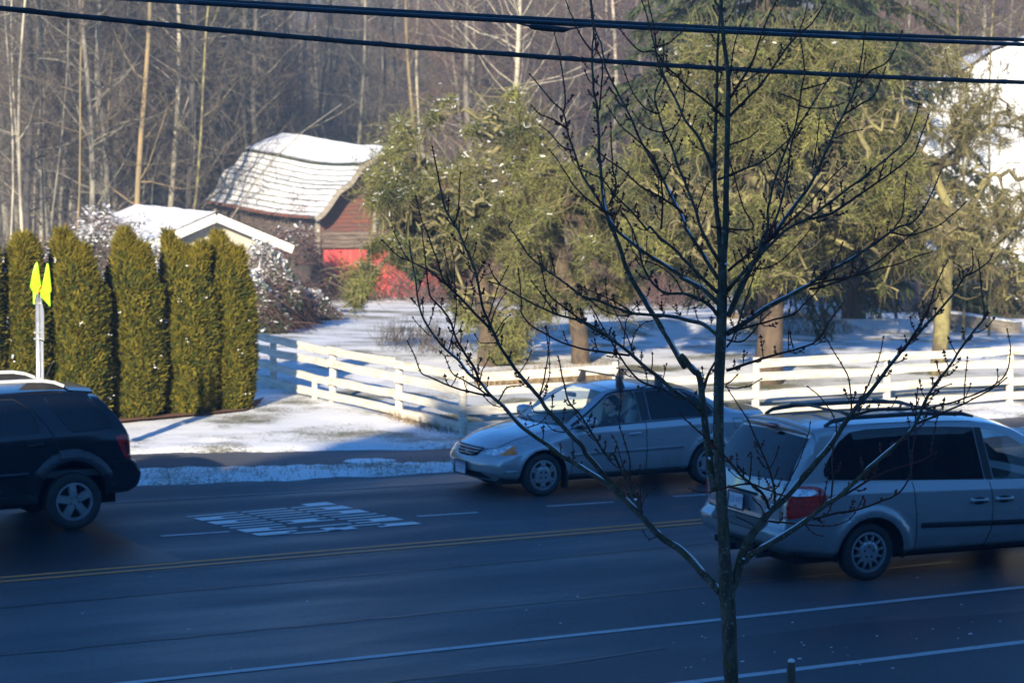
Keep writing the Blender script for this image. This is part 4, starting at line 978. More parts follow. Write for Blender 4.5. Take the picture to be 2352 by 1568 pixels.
# ================================================================ crossing sign with flags
def make_sign():
    q0 = P(88, 900, 34.4); root = empty('crossing_sign', (q0.x, q0.y, .02), 0, 'grey metal sign pole seen from behind with yellow-green flags at its top', 'sign')
    p = MB(); p.tube([(0, 0, -.1), (0, 0, 2.63)], .030, 12); p.build('pole', M['steel'], root, True)
    ca, sa = math.cos(R(7)), math.sin(R(7)); w = .25; th = .006; ox = .042
    def panel(out_):
        s = MB(); n = len(out_); s.add([(ox * ca + y * sa - th / 2, y * ca - ox * sa, z) for y, z in out_] + [(ox * ca + y * sa + th / 2, y * ca - ox * sa, z) for y, z in out_], [tuple(range(n)), tuple(range(2 * n - 1, n - 1, -1))] + [(i, i + n, (i + 1) % n + n, (i + 1) % n) for i in range(n)])
        s.build('sign_panel', M['alu'], root)
    panel([(-w, 1.98), (w, 1.98), (w, 2.40), (0, 2.60), (-w, 2.40)]); panel([(-.19, 1.22), (.19, 1.22), (.19, 1.96), (-.19, 1.96)])
    for z in (2.50, 2.08, 1.99, 1.42):
        b = MB()
        for q in (-1, 1): b.box((q * .046, 0, z), (.024, .03, .03))
        b.box((.0, 0, z), (.095, .075, .018)); b.build('bracket', M['steel'], root)
    M['flag'] = mat('fluorescent_flag', (.46, .88, .02), (.40, .80, .02), 5, .5)
    def flagm(pts, yaw):
        f = MB(); n = len(pts); rt = Vector((math.cos(yaw), math.sin(yaw), 0)); nn = Vector((-rt.y, rt.x, 0)); vs = []
        for q in (-1, 1):
            for a, z, b in pts: v = rt * a + nn * (b + q * .006); vs.append((v.x, v.y, z))
        f.add(vs, [tuple(range(n)), tuple(range(2 * n - 1, n - 1, -1))] + [(i, i + n, (i + 1) % n + n, (i + 1) % n) for i in range(n)]); f.build('flag', M['flag'], root)
    yaw = -TH * .7
    flagm([(-.006, 3.09, 0), (.012, 3.07, 0), (.049, 2.74, .02), (.052, 2.66, .03), (0, 2.635, 0), (-.058, 2.66, -.03), (-.101, 2.737, -.05), (-.072, 2.895, -.03), (-.03, 3.05, 0)], yaw)
    flagm([(-.058, 2.665, -.05), (-.010, 2.645, -.05), (-.03, 2.56, -.05), (-.036, 2.485, -.05), (-.058, 2.50, -.05)], yaw)
    flagm([(.138, 3.06, 0), (.155, 3.075, 0), (.168, 3.03, .01), (.194, 2.68, .05), (.173, 2.64, .04), (.043, 2.60, -.02)], yaw - .1)
    flagm([(.043, 2.595, -.02), (.173, 2.635, .04), (.176, 2.46, .05), (.166, 2.45, .05), (.10, 2.54, .02)], yaw - .1)
    st = MB(); st.tube([(-.0, -.0, 2.60), (.045, .0, 2.74)], .012, 6); st.build('flag_holder', mat('orange_holder', (.6, .12, .03), None, 4, .5), root)
make_sign()

# ================================================================ overhead cables
def cable(name, pts, rad, label, m, Y=13.5, twist=False):
    pw = []
    for px, py in pts: r = ray(px, py); t = Y / r.y; q = O0 + r * t; pw.append(q)
    a, b = pw[0], pw[-1]; da = (pw[0] - pw[1]).normalized(); db = (pw[-1] - pw[-2]).normalized()
    xs = [p.x for p in pw]; zs = [p.z for p in pw]
    k = np.polyfit(xs, zs, 2 if len(xs) < 6 else 3); X = np.linspace(min(xs) - 6, max(xs) + 10, 90)
    zz = lambda x: float(np.polyval(k, min(max(x, min(xs) - 1), max(xs) + 1)))
    mb = MB(); mb.tube([(x, Y, zz(x)) for x in X], rad, 8)
    mb.build_root = None
    root = empty(name, (X[0], Y, 0)); tag(root, label, 'cable', 'overhead cables'); o = mb.build('cable_sheath', m, root, True); o.location = (-X[0], -Y, 0)
    if twist:
        tw = MB(); L = np.linspace(X[0], X[-1], 900); tw.tube([(x, Y + rad * 1.02 * math.cos(x * 14), zz(x) + rad * 1.02 * math.sin(x * 14)) for x in L], .0035, 4, False)
        o = tw.build('lashing_wire', mat('lashing_wire', (.12, .10, .07), None, 5, .4, metal=.5), root, True); o.location = (-X[0], -Y, 0)
    return zz
M['cable'] = mat('black_cable', (.035, .038, .038), (.055, .055, .05), 9, .5)
M['cable2'] = mat('glint_black_cable', (.03, .032, .034), (.30, .31, .32), 2, .22, lo=.62, hi=.70, sc=(.35, 1, 1))  # pale stretches are highlights painted into the colour
cable('overhead_cable', [(0, 20), (400, 58), (786, 95), (1176, 127), (1573, 152.5), (2000, 175), (2352, 190)], .0155, 'thick black overhead cable wound with wire, the lowest one', M['cable'], 13.5, True)
zu = cable('overhead_cable', [(340, -6), (786, 19), (1176, 40), (1573, 61), (2000, 79), (2352, 92)], .0135, 'black overhead cable, the upper one of the close pair', M['cable'], 13.5)
zl = cable('overhead_cable', [(340, 0), (786, 27), (1176, 48), (1573, 70), (2000, 88), (2352, 103)], .0145, 'black overhead cable with painted highlights, the lower one of the close pair', M['cable2'], 13.35)
def VY(px, py, Y): r = ray(px, py); return O0 + r * (Y / r.y)
cl = MB(); a, b, c, d = [VY(*p, 13.3) for p in ((1180, 52), (1222, 62), (1295, 69), (1345, 62))]
cl.tube([a, a + (b - a) * .8, b, b + (c - b) * .5, c, c + (d - c) * .3, d], [.004, .006, .018, .021, .018, .006, .004], 8)
cc = cl.build('splice_closure', M['black_plastic'], None, True); tag(cc, 'flat black splice case hanging under the close pair of cables', 'cable fitting')
# ================================================================ the bare young maple in front
FR = {'2': (786.4, 0), '3': (1572.9, 0), '5': (786.4, 520.3), '6': (1565.6, 520.3), '9': (1565.6, 1041.7), '8': (786.4, 1041.7), 'D': (0, 0)}
def px(seg):
    out = []
    for fr, pts in seg:
        ox, oy = FR[fr]; s = 1 if fr == 'D' else 1 / 2.979
        out += [(ox + x * s, oy + y * s) for x, y in pts]
    return out
D0 = 12.6
TRUNK = [(1682, 1640), (1680, 1568), (1675, 1450), (1669, 1355), (1663, 1250), (1654, 1100), (1650, 950), (1655, 800), (1658, 700), (1660, 605), (1667, 526), (1668, 400), (1671, 268), (1673, 201), (1670, 151), (1661, 84), (1655, 0), (1648, -120)]
TW = [33, 33, 35, 37, 27, 26, 24, 25, 24, 20, 15, 13, 12, 11, 10, 9, 8, 5]
BR = [ # (base width, tip width, depth slope, [(frame, points)])
 (19, 3.2, .30, [('9', [(262, 945), (130, 800), (0, 665)]), ('8', [(2180, 570), (2050, 430), (1950, 330), (1800, 200), (1600, 70)]), ('5', [(1500, 1568), (1400, 1490), (1250, 1390), (1180, 1320), (1100, 1230), (1010, 1150), (940, 1060), (870, 1010), (800, 920), (720, 850), (630, 750), (560, 640), (520, 520), (500, 350), (470, 200), (458, 110)])]),
 (13, 3, -.35, [('8', [(1935, 300), (1840, 200), (1740, 90), (1665, 0)]), ('5', [(1640, 1500), (1560, 1420), (1400, 1250), (1340, 1160), (1210, 1010), (1100, 850), (1040, 740), (1000, 650), (960, 560), (940, 450), (905, 300), (830, 120), (780, 0)]), ('2', [(765, 1540), (710, 1440), (680, 1330), (650, 1180), (617, 1010)])]),
 (4, 2.4, .2, [('2', [(765, 1540), (795, 1400), (805, 1190)])]),
 (7, 2.4, .5, [('5', [(1005, 690), (900, 590), (790, 470), (700, 390), (600, 310), (470, 240), (380, 200), (275, 95)])]),
 (5, 2.4, -.2, [('5', [(790, 475), (690, 360), (645, 220), (600, 100), (565, 0)]), ('2', [(540, 1500), (505, 1350)])]),
 (3, 2, .1, [('5', [(470, 240), (420, 180), (345, 15)])]),
 (9, 3, -.6, [('8', [(2050, 400), (1990, 280), (1920, 130), (1850, 0)]), ('5', [(1810, 1568), (1700, 1400), (1620, 1280), (1545, 1190), (1510, 1050), (1480, 900)])]),
 (5, 2.4, .5, [('8', [(2045, 380), (1975, 230), (1968, 60)]), ('5', [(1960, 1568), (1920, 1430), (1893, 1340), (1905, 1200), (1900, 1050), (1885, 920)])]),
 (4, 2.2, -.1, [('8', [(2045, 385), (2038, 230), (2038, 90)])]), (3, 2, .3, [('8', [(2045, 385), (2070, 300), (2130, 235)])]),
 (3, 2, .1, [('8', [(2150, 565), (2100, 585), (2065, 535)])]), (3.5, 2.4, 0, [('8', [(2045, 385), (1990, 250), (1920, 80), (1880, -60)]), ('5', [(1850, 1440)])]),
 (6, 2.6, .7, [('5', [(1010, 1160), (900, 1135), (800, 1110), (700, 1075), (600, 1030), (540, 1000), (500, 900), (450, 790)])]),
 (5, 2.4, .3, [('5', [(990, 1150), (850, 1060), (760, 1010), (720, 940), (705, 900)])]),
 (8, 2.6, -.5, [('5', [(940, 1060), (900, 960), (830, 860), (770, 740), (740, 650), (690, 570), (610, 490), (590, 420), (570, 250), (545, 30)])]),
 (4, 2.2, .3, [('5', [(725, 850), (760, 720), (780, 530), (770, 400), (765, 250), (735, 85)])]), (3, 2.2, .3, [('5', [(765, 400), (740, 330), (710, 220), (692, 130)])]),
 (3, 2, .2, [('5', [(600, 745), (520, 670), (490, 630)])]), (4, 2.2, -.4, [('5', [(1000, 620), (1030, 530), (1060, 430), (1130, 280)])]),
 (4, 2.2, .4, [('5', [(1015, 680), (1050, 560), (1115, 460)])]), (3, 2, .3, [('5', [(1050, 730), (1100, 650), (1140, 610)])]),
 (3, 2, .3, [('5', [(1055, 790), (950, 795), (910, 745)])]), (4, 2.2, .2, [('5', [(940, 1060), (960, 980), (1000, 900)])]),
 (4.5, 2.4, -.5, [('5', [(1070, 1190), (1130, 1100), (1230, 1085), (1270, 1040)])]), (4.5, 2.4, .4, [('5', [(1345, 1170), (1380, 1050), (1410, 850), (1415, 750), (1395, 690)])]),
 (3, 2, .3, [('5', [(1165, 940), (1060, 950), (1025, 910)])]), (3, 2, .3, [('5', [(1405, 1275), (1320, 1270), (1290, 1215)])]),
 (3, 2, -.3, [('5', [(1525, 1405), (1440, 1390), (1400, 1350)])]), (3, 2, .3, [('5', [(1260, 1375), (1340, 1350), (1400, 1290)])]),
 (3, 2, .3, [('5', [(1340, 1180), (1420, 1000), (1390, 690)])]), (3, 2, .2, [('5', [(1210, 1000), (1260, 930), (1290, 860)])]),
 # second stem beside the trunk, then up to the left
 (20, 3.2, .25, [('9', [(225, 250), (190, 60)]), ('6', [(190, 1568), (160, 1350), (140, 1150), (120, 1020), (80, 985), (0, 885)]), ('5', [(2340, 960), (2250, 800), (2150, 640), (2050, 480), (1950, 300), (1900, 150), (1840, 0)]), ('2', [(1840, 1568), (1800, 1420), (1770, 1200), (1755, 1000), (1745, 750), (1720, 620), (1710, 400), (1710, 330), (1720, 200), (1695, 0), (1680, -80)])]),
 (5, 2.6, .5, [('2', [(1712, 360), (1640, 260), (1590, 160), (1525, 0), (1500, -60)])]),
 (5, 2.6, .5, [('2', [(1760, 750), (1775, 560), (1775, 420), (1740, 330), (1715, 180), (1700, 60), (1705, -40)])]),
 (9, 5, .0, [('6', [(150, 1110), (180, 1020), (230, 920)])]),
 (11, 3, -.5, [('6', [(160, 1300), (90, 1220), (0, 1160)]), ('5', [(2250, 1110), (2150, 1020), (2060, 950), (1960, 860), (1850, 780), (1720, 700), (1620, 640), (1460, 600), (1350, 550), (1200, 470), (1080, 400), (1010, 380)])]),
 (6, 2.6, .4, [('5', [(1965, 880), (1700, 845), (1520, 800), (1400, 740), (1300, 680), (1230, 600), (1225, 500), (1205, 300)])]),
 (6, 2.8, -.4, [('5', [(2145, 1100), (2050, 1060), (1980, 1000), (1900, 890), (1830, 770), (1760, 650), (1705, 550)])]),
 (6, 2.6, .5, [('5', [(1850, 790), (1740, 700), (1620, 630), (1540, 570), (1460, 510), (1400, 440), (1360, 280), (1340, 210)])]),
 (4, 2.2, .3, [('5', [(1450, 590), (1390, 500), (1340, 430), (1300, 380)])]), (4, 2.2, .2, [('5', [(1080, 400), (1030, 330), (1005, 270)])]), (3, 2, .2, [('5', [(1460, 330), (1440, 250), (1418, 155)])]),
 (4, 2.2, .5, [('5', [(2010, 910), (1960, 780), (1900, 650), (1860, 570)])]), (3, 2.2, -.4, [('5', [(1975, 860), (2000, 730), (2060, 660), (2110, 645)])]), (3, 2, .3, [('5', [(1925, 820), (1930, 720), (1955, 620), (2035, 515)])]),
 (10, 3, .35, [('6', [(240, 740), (150, 670), (0, 630)]), ('5', [(2340, 635), (2200, 610), (2000, 595), (1880, 560), (1740, 500), (1650, 480), (1540, 400), (1400, 300), (1300, 220), (1250, 160), (1180, 60), (1140, 0)]), ('2', [(1155, 1520)])]),
 (4, 2.4, -.3, [('5', [(2000, 595), (1900, 610), (1780, 570), (1680, 490), (1600, 460)])]), (4, 2.4, .3, [('5', [(1990, 595), (1880, 520), (1700, 440), (1640, 410)])]),
 (9, 3, -.5, [('6', [(245, 605), (180, 530), (80, 480), (0, 460)]), ('5', [(2330, 470), (2200, 450), (2120, 380), (2060, 280), (2020, 130), (1975, 0)]), ('2', [(1970, 1540), (1900, 1440)])]),
 (4, 2.2, .2, [('5', [(2330, 465), (2270, 350), (2150, 260), (2000, 230), (1940, 310)])]),
 (11, 3, .5, [('6', [(245, 525), (150, 430), (0, 350)]), ('5', [(2340, 350), (2180, 250), (2060, 170), (1900, 50), (1860, 0)]), ('2', [(1850, 1540), (1740, 1350), (1640, 1200), (1590, 1050), (1540, 900), (1510, 770), (1440, 700), (1400, 650), (1285, 515)])]),
 (5, 2.4, -.4, [('2', [(1590, 1030), (1510, 1010), (1430, 920), (1355, 860)])]), (5, 2.4, .2, [('2', [(1545, 890), (1460, 830), (1400, 800), (1350, 780), (1300, 730)])]),
 (5, 2.4, .5, [('2', [(1510, 770), (1525, 690), (1510, 520), (1480, 340), (1440, 190)])]),
 (9, 3, -.6, [('6', [(245, 450), (120, 330), (0, 210)]), ('5', [(2300, 180), (2160, 60), (2100, 0)]), ('2', [(2080, 1568), (1990, 1460), (1860, 1330), (1770, 1220), (1700, 1190), (1640, 1160)])]),
 (6, 2.6, .3, [('2', [(1850, 1480), (1700, 1380), (1600, 1290), (1540, 1200), (1490, 1120), (1420, 1030)])]),
 (6, 2.6, .3, [('2', [(1830, 1400), (1870, 1260), (1850, 1150), (1840, 1000), (1835, 850)])]),
 (6, 2.6, -.3, [('2', [(2330, 1460), (2230, 1380), (2050, 1280), (1900, 1150), (1800, 1080), (1720, 1010)])]),
 (6, 2.4, -.2, [('2', [(2180, 1568), (2190, 1400), (2175, 1200), (2100, 1040), (1950, 900), (1880, 830), (1815, 730)])]),
 (10, 3, .35, [('6', [(250, 360), (150, 200), (60, 60), (20, 0)]), ('2', [(2343, 1520), (2230, 1300), (2150, 1150), (2050, 980), (1940, 740), (1870, 610), (1800, 460), (1770, 300), (1730, 200), (1710, 60), (1690, -60)])]),
 (9, 3, -.35, [('6', [(262, 255), (180, 110), (130, 0)]), ('3', [(70, 1430), (20, 1300), (0, 1240)]), ('2', [(2300, 1150), (2250, 1000), (2200, 900), (2165, 780), (2140, 650), (2190, 500), (2200, 290)])]),
 (4, 2.4, .3, [('2', [(2200, 905), (2120, 890), (2060, 860), (1990, 770)])]), (4, 2.4, .3, [('2', [(2200, 905), (2290, 850), (2340, 700), (2335, 600)])]),
 (4, 2.4, .4, [('2', [(2150, 780), (2060, 730), (1990, 640), (1915, 450)])]),
 (7, 2.6, .4, [('6', [(320, 300), (430, 210), (560, 110), (700, 0)]), ('3', [(820, 1420), (1000, 1220), (1100, 1120)])]),
 (9, 2.8, -.6, [('6', [(318, 600), (400, 400), (500, 230), (560, 60), (590, 0)]), ('3', [(570, 1430), (610, 1250), (700, 1000), (760, 850), (800, 600), (820, 480), (790, 260)])]),
 (9, 2.8, .5, [('6', [(318, 440), (400, 340), (470, 270), (560, 130), (620, 0)]), ('3', [(650, 1420), (700, 1200), (740, 950), (850, 750), (960, 580), (1030, 430)])]),
 (12, 3, .2, [('6', [(318, 620), (420, 400), (520, 200), (640, 40)]), ('3', [(780, 1370), (870, 1250), (960, 1050), (1050, 850), (1150, 650), (1200, 450), (1235, 180)])]),
 (5, 2.6, .4, [('3', [(1190, 560), (1280, 480), (1370, 440), (1440, 330), (1485, 220)])]), (5, 2.6, -.4, [('3', [(1080, 790), (1190, 720), (1280, 670), (1330, 580), (1370, 470)])]),
 (4, 2.4, .3, [('3', [(1030, 945), (1110, 910), (1205, 890)])]), (4, 2.4, -.3, [('3', [(770, 720), (870, 740), (1000, 735), (1080, 705)])]), (4, 2.4, .3, [('3', [(795, 700), (730, 670), (650, 640)])]),
 (5, 2.4, -.3, [('3', [(790, 620), (860, 600), (960, 570), (990, 540)])]), (4, 2.4, .4, [('3', [(870, 1150), (900, 1000), (925, 790)])]),
 (9, 3, -.4, [('6', [(318, 430), (460, 270), (600, 130), (720, 20)]), ('3', [(850, 1490), (1000, 1380), (1200, 1230), (1400, 1070), (1510, 970), (1560, 850), (1605, 720)])]),
 (7, 2.8, .5, [('3', [(850, 1500), (1000, 1460), (1180, 1340), (1400, 1190), (1560, 1060), (1620, 920), (1670, 790)])]),
 (5, 2.4, .3, [('3', [(290, 1000), (370, 970), (440, 940), (490, 900)])]), (8, 2.8, .5, [('3', [(300, 800), (420, 680), (520, 580), (620, 440), (720, 300), (800, 220), (880, 150), (965, 0), (990, -60)])]),
 (7, 2.8, -.5, [('3', [(310, 670), (400, 530), (470, 400), (520, 250), (580, 100), (630, 0), (650, -50)])]), (6, 2.8, .4, [('3', [(225, 1230), (400, 1160), (520, 1110), (620, 1040), (720, 940)])]),
 (4, 2.4, .1, [('3', [(310, 520), (335, 330), (380, 180), (430, 50)])]), (3.5, 2.4, .1, [('3', [(780, 220), (820, 120), (835, 40)])]),
 # stem close beside the leader
 (14, 4, .2, [('D', [(1658, 612)]), ('3', [(232, 1560), (215, 1400), (205, 1250), (205, 1000), (215, 800), (222, 500), (230, 200), (238, 80), (205, 0), (190, -90)])]),
 (7, 2.8, -.4, [('3', [(268, 800), (180, 720), (60, 630), (0, 580)]), ('2', [(2290, 520), (2210, 450), (2140, 355), (2050, 355), (1980, 300), (1900, 200)])]),
 (9, 3, .4, [('3', [(190, 1150), (150, 1060), (80, 920), (0, 820)]), ('2', [(2290, 700), (2180, 480), (2120, 250), (2080, 100), (2045, 0), (2030, -60)])]),
 (5, 2.6, .4, [('2', [(2150, 330), (2130, 180), (2100, 50), (2085, -40)])]), (4, 2.4, .3, [('2', [(2120, 330), (2240, 290), (2343, 200)])]),
 (4, 2.4, -.3, [('3', [(80, 1450), (150, 1270), (230, 1170)])]), (5, 2.6, -.5, [('6', [(200, 0)]), ('3', [(460, 1568), (400, 1420), (350, 1250), (305, 1090)])]),
 # right side, middle
 (13, 3, .35, [('6', [(312, 735), (430, 660), (560, 570), (720, 480), (870, 400), (1000, 310), (1200, 200), (1440, 30)]), ('3', [(1470, 1550), (1560, 1520), (1640, 1420), (1700, 1300), (1745, 1185)])]),
 (5, 2.6, .4, [('6', [(1440, 40), (1560, 60), (1740, 0)]), ('3', [(1830, 1470), (1920, 1385)])]), (4, 2.4, .2, [('3', [(1430, 1560), (1490, 1470), (1500, 1350), (1517, 1185)])]),
 (6, 2.6, -.4, [('6', [(870, 405), (960, 380), (1100, 350), (1230, 330), (1350, 290), (1500, 250), (1600, 205), (1700, 175)])]),
 (6, 2.8, .6, [('6', [(875, 430), (1000, 400), (1170, 340), (1300, 270), (1420, 180), (1540, 80), (1620, 10)])]),
 (6, 2.6, .4, [('6', [(318, 725), (480, 680), (620, 640), (760, 600), (860, 510), (940, 430), (1000, 330), (1060, 220), (1100, 115)])]),
 (8, 2.8, -.3, [('6', [(305, 985), (450, 935), (560, 900), (700, 860), (830, 825), (920, 785), (1000, 670), (1095, 530)])]), (4, 2.4, .3, [('6', [(765, 830), (750, 780), (742, 735)])]),
 (5, 2.6, .3, [('6', [(308, 825), (360, 740), (420, 560), (480, 380), (500, 290), (500, 150)])]), (4, 2.4, -.3, [('6', [(500, 295), (620, 270), (740, 180), (830, 80), (890, 10)])]),
 (5, 2.4, .3, [('6', [(312, 775), (400, 790), (470, 740), (550, 640), (600, 590)])]), (4, 2.4, .5, [('6', [(300, 1095), (380, 1105), (470, 1085), (540, 1045)])]),
 (4, 2.4, -.5, [('6', [(300, 1080), (340, 1060), (375, 1020)])]),
 # lower right
 (24, 3, .3, [('9', [(322, 960), (370, 850), (415, 690), (470, 570), (560, 450), (610, 385), (700, 310), (800, 200), (920, 60), (970, 0)]), ('6', [(1050, 1450), (1120, 1340), (1200, 1230), (1330, 1080), (1420, 960), (1520, 830), (1620, 730), (1740, 600), (1870, 450), (1930, 350), (2000, 310), (2100, 240), (2130, 190)])]),
 (7, 2.8, -.4, [('6', [(1515, 850), (1600, 720), (1690, 560), (1740, 400), (1790, 290), (1815, 240)])]), (4, 2.4, .2, [('6', [(1940, 340), (1990, 290), (1990, 160)])]), (3.5, 2.4, .2, [('6', [(1930, 345), (1920, 290), (1870, 250)])]),
 (7, 2.8, .6, [('6', [(1170, 1295), (1300, 1260), (1500, 1250), (1650, 1245), (1850, 1200), (2050, 1130), (2170, 1060), (2230, 980), (2250, 850), (2230, 710)])]),
 (5, 2.6, -.3, [('6', [(1160, 1290), (1160, 1150), (1140, 1030), (1100, 950), (1050, 870), (1000, 780)])]), (5, 2.6, .4, [('6', [(1220, 1210), (1290, 1050), (1350, 900), (1380, 760)])]),
 (8, 3, -.5, [('9', [(600, 390), (560, 280), (470, 200), (400, 140), (280, 0)]), ('6', [(140, 1420), (60, 1350), (0, 1290)])]),
 (5, 2.4, -.3, [('9', [(470, 205), (370, 215), (200, 260), (100, 255), (60, 240)])]), (5, 2.4, .3, [('9', [(465, 180), (480, 0)]), ('6', [(460, 1560)])]), (5, 2.6, .5, [('9', [(490, 210), (600, 250), (700, 290), (830, 300)])]),
 (7, 2.6, .4, [('9', [(640, 350), (630, 220), (590, 80), (555, 0)]), ('6', [(510, 1450), (440, 1300), (360, 1180), (310, 1100)])]), (4, 2.4, .2, [('9', [(650, 335), (740, 180), (800, 60)]), ('6', [(860, 1440), (880, 1350)])]),
 (4, 2.4, -.4, [('9', [(560, 420), (540, 360), (490, 310)])]), (3, 2.2, .2, [('9', [(510, 500), (440, 460), (385, 430)])]),
 (15, 3, -.3, [('9', [(432, 735), (455, 705), (560, 640), (700, 560), (850, 460), (980, 350), (1080, 290), (1250, 130), (1400, 0)]), ('6', [(1480, 1480), (1590, 1370), (1640, 1250), (1700, 1130), (1830, 960), (1900, 850), (2010, 700), (2070, 620), (2060, 480), (2030, 240)])]),
 (7, 2.6, .5, [('9', [(970, 355), (1150, 260), (1300, 170), (1430, 110), (1600, 60), (1735, 0)])]),
 (6, 2.6, .4, [('9', [(900, 450), (1050, 410), (1200, 380), (1350, 330), (1470, 280), (1550, 180), (1575, 60), (1575, 0)]), ('6', [(1595, 1450), (1600, 1300), (1615, 1110)])]),
 (5, 2.4, -.4, [('9', [(600, 460), (800, 480), (1000, 495), (1080, 480), (1170, 430), (1240, 300)])]),
 (6, 2.6, .2, [('6', [(1600, 1350), (1750, 1290), (1950, 1200), (2120, 1110), (2220, 1040)])]), (5, 2.4, .3, [('9', [(1020, 310), (1035, 180), (1030, 0)]), ('6', [(1060, 1400), (1040, 1300), (960, 1180), (870, 1100)])]),
 (4, 2.2, .3, [('9', [(965, 350), (1000, 170)])]), (4, 2.4, .4, [('6', [(1700, 1560), (1740, 1350), (1790, 1220)])]), (4, 2.4, .3, [('6', [(1930, 1210), (1940, 1050), (1955, 905)])]),
 (4, 2.2, .2, [('6', [(1700, 1150), (1780, 1100), (1835, 1080)])]), (3.5, 2.2, .3, [('9', [(830, 470), (900, 540), (955, 560)])]),
 (4, 2.4, .2, [('9', [(0, 1210)])]) if False else (3, 2.2, .2, [('6', [(2100, 1120), (2160, 1060), (2160, 985)])]),
]
def make_maple():
    rr = rng(11)
    base = P(1682, 1640, D0); foot = P(1684, 2440, D0); foot.z = .1
    root = empty('street_tree', (foot.x, foot.y, .12), 0, 'bare young street tree with forked grey trunk and red buds, nearest the viewer', 'tree')
    inv = Vector((-foot.x, -foot.y, -.12))
    S = D0 / FPX
    def P3(p): return ray(p[0], p[1])
    # trunk
    cl = [(p, D0) for p in TRUNK]; tr = MB()
    tp = [foot - Vector((0, 0, .2)), foot + (P(1684, 1900, D0) - foot) * .5] + [P(1683, 1750, D0)] + [P(*p, D0) for p, _ in cl]
    tr_w = [46, 40, 35] + TW
    # finer points with slight irregularity
    def fine(pts, ws, k=4, jit=.0):
        V = []; W = []
        for i in range(len(pts) - 1):
            p0 = pts[max(i - 1, 0)]; p1 = pts[i]; p2 = pts[i + 1]; p3 = pts[min(i + 2, len(pts) - 1)]
            for s in range(k):
                t = s / k; q = .5 * ((2 * p1) + (p2 - p0) * t + (2 * p0 - 5 * p1 + 4 * p2 - p3) * t * t + (3 * p1 - 3 * p2 + p3 - p0) * t ** 3)
                V.append(q); W.append(ws[i] + (ws[i + 1] - ws[i]) * t)
        V.append(pts[-1]); W.append(ws[-1]); return V, W
    V, W = fine(tp, tr_w, 6)
    W = [w * S / 2 * (1 + .035 * noise.noise(Vector((0, 0, v.z * 9)))) for v, w in zip(V, W)]
    tr.tube([v + Vector((.004 * noise.noise(v * 4), .004 * noise.noise(v * 4 + Vector((9, 0, 0))), 0)) for v in V], W, 14)
    o = tr.build('trunk', M['maple_bark'], root, True); o.location = inv
    nodes = [(p[0], p[1], D0) for p in TRUNK]
    dense = []
    for a, b in zip(TRUNK[:-1], TRUNK[1:]):
        for t in (0, .25, .5, .75): dense.append((a[0] + (b[0] - a[0]) * t, a[1] + (b[1] - a[1]) * t, D0))
    bud = MB(); twg = MB(); snow = MB(); drop = MB()
    nb = 0
    def addbud(p, d, r_, up=.0):
        """three or four plump scales around a node"""
        n = d.normalized(); u = n.orthogonal().normalized(); v = n.cross(u)
        bud_c = p + n * r_ * .6
        vs = [bud_c - n * r_ * 1.0] + [bud_c + (u * math.cos(a) + v * math.sin(a)) * r_ * .72 for a in (0, 1.57, 3.14, 4.71)] + [bud_c + n * r_ * 1.5]
        bud.add(vs, [(0, 2, 1), (0, 3, 2), (0, 4, 3), (0, 1, 4), (5, 1, 2), (5, 2, 3), (5, 3, 4), (5, 4, 1)])
    for bi, (w0, w1, slope, seg) in enumerate(BR):
        pts = px(seg); q = [pts[0]]
        for p in pts[1:]:
            if math.hypot(p[0] - q[-1][0], p[1] - q[-1][1]) > 5: q.append(p)
        pts = q
        near = min(dense, key=lambda n_: (n_[0] - pts[0][0]) ** 2 + (n_[1] - pts[0][1]) ** 2)
        d0 = near[2]; L = [0]
        for a, b in zip(pts[:-1], pts[1:]): L.append(L[-1] + math.hypot(b[0] - a[0], b[1] - a[1]))
        sgn = slope * 1.0; deps = [d0 + sgn * l * S * 1.0 + .05 * math.sin(l / 60 + bi) * min(1, l / 60) for l in L]
        P3D = [P(p[0], p[1], d) for p, d in zip(pts, deps)]
        ws = [w0 + (w1 - w0) * (l / L[-1]) ** .75 for l in L]
        V, W = fine(P3D, ws, 5)
        V = [v + Vector((noise.noise(v * 14 + Vector((bi, 0, 0))), noise.noise(v * 14 + Vector((0, bi, 5))), noise.noise(v * 14 + Vector((3, 0, bi))))) * .0035 for v in V]
        W2 = [w_ * S / 2 * (1 + .10 * max(0, noise.noise(Vector((bi, 0, i * .9))))) for i, w_ in enumerate(W)]
        mb = MB(); mb.tube(V, W2, 10 if w0 > 9 else 6); o = mb.build('branch', M['maple_bark'] if w0 > 8 else M['maple_twig'], root, True); o.location = inv
        for i in range(len(pts) - 1):
            for t in (0, .2, .4, .6, .8): dense.append((pts[i][0] + (pts[i + 1][0] - pts[i][0]) * t, pts[i][1] + (pts[i + 1][1] - pts[i][1]) * t, deps[i] + (deps[i + 1] - deps[i]) * t))
        # nodes with buds along the thin wood, short spur twigs in pairs
        acc = 0; nxt = rr.uniform(8, 22) * S; k_ = 0
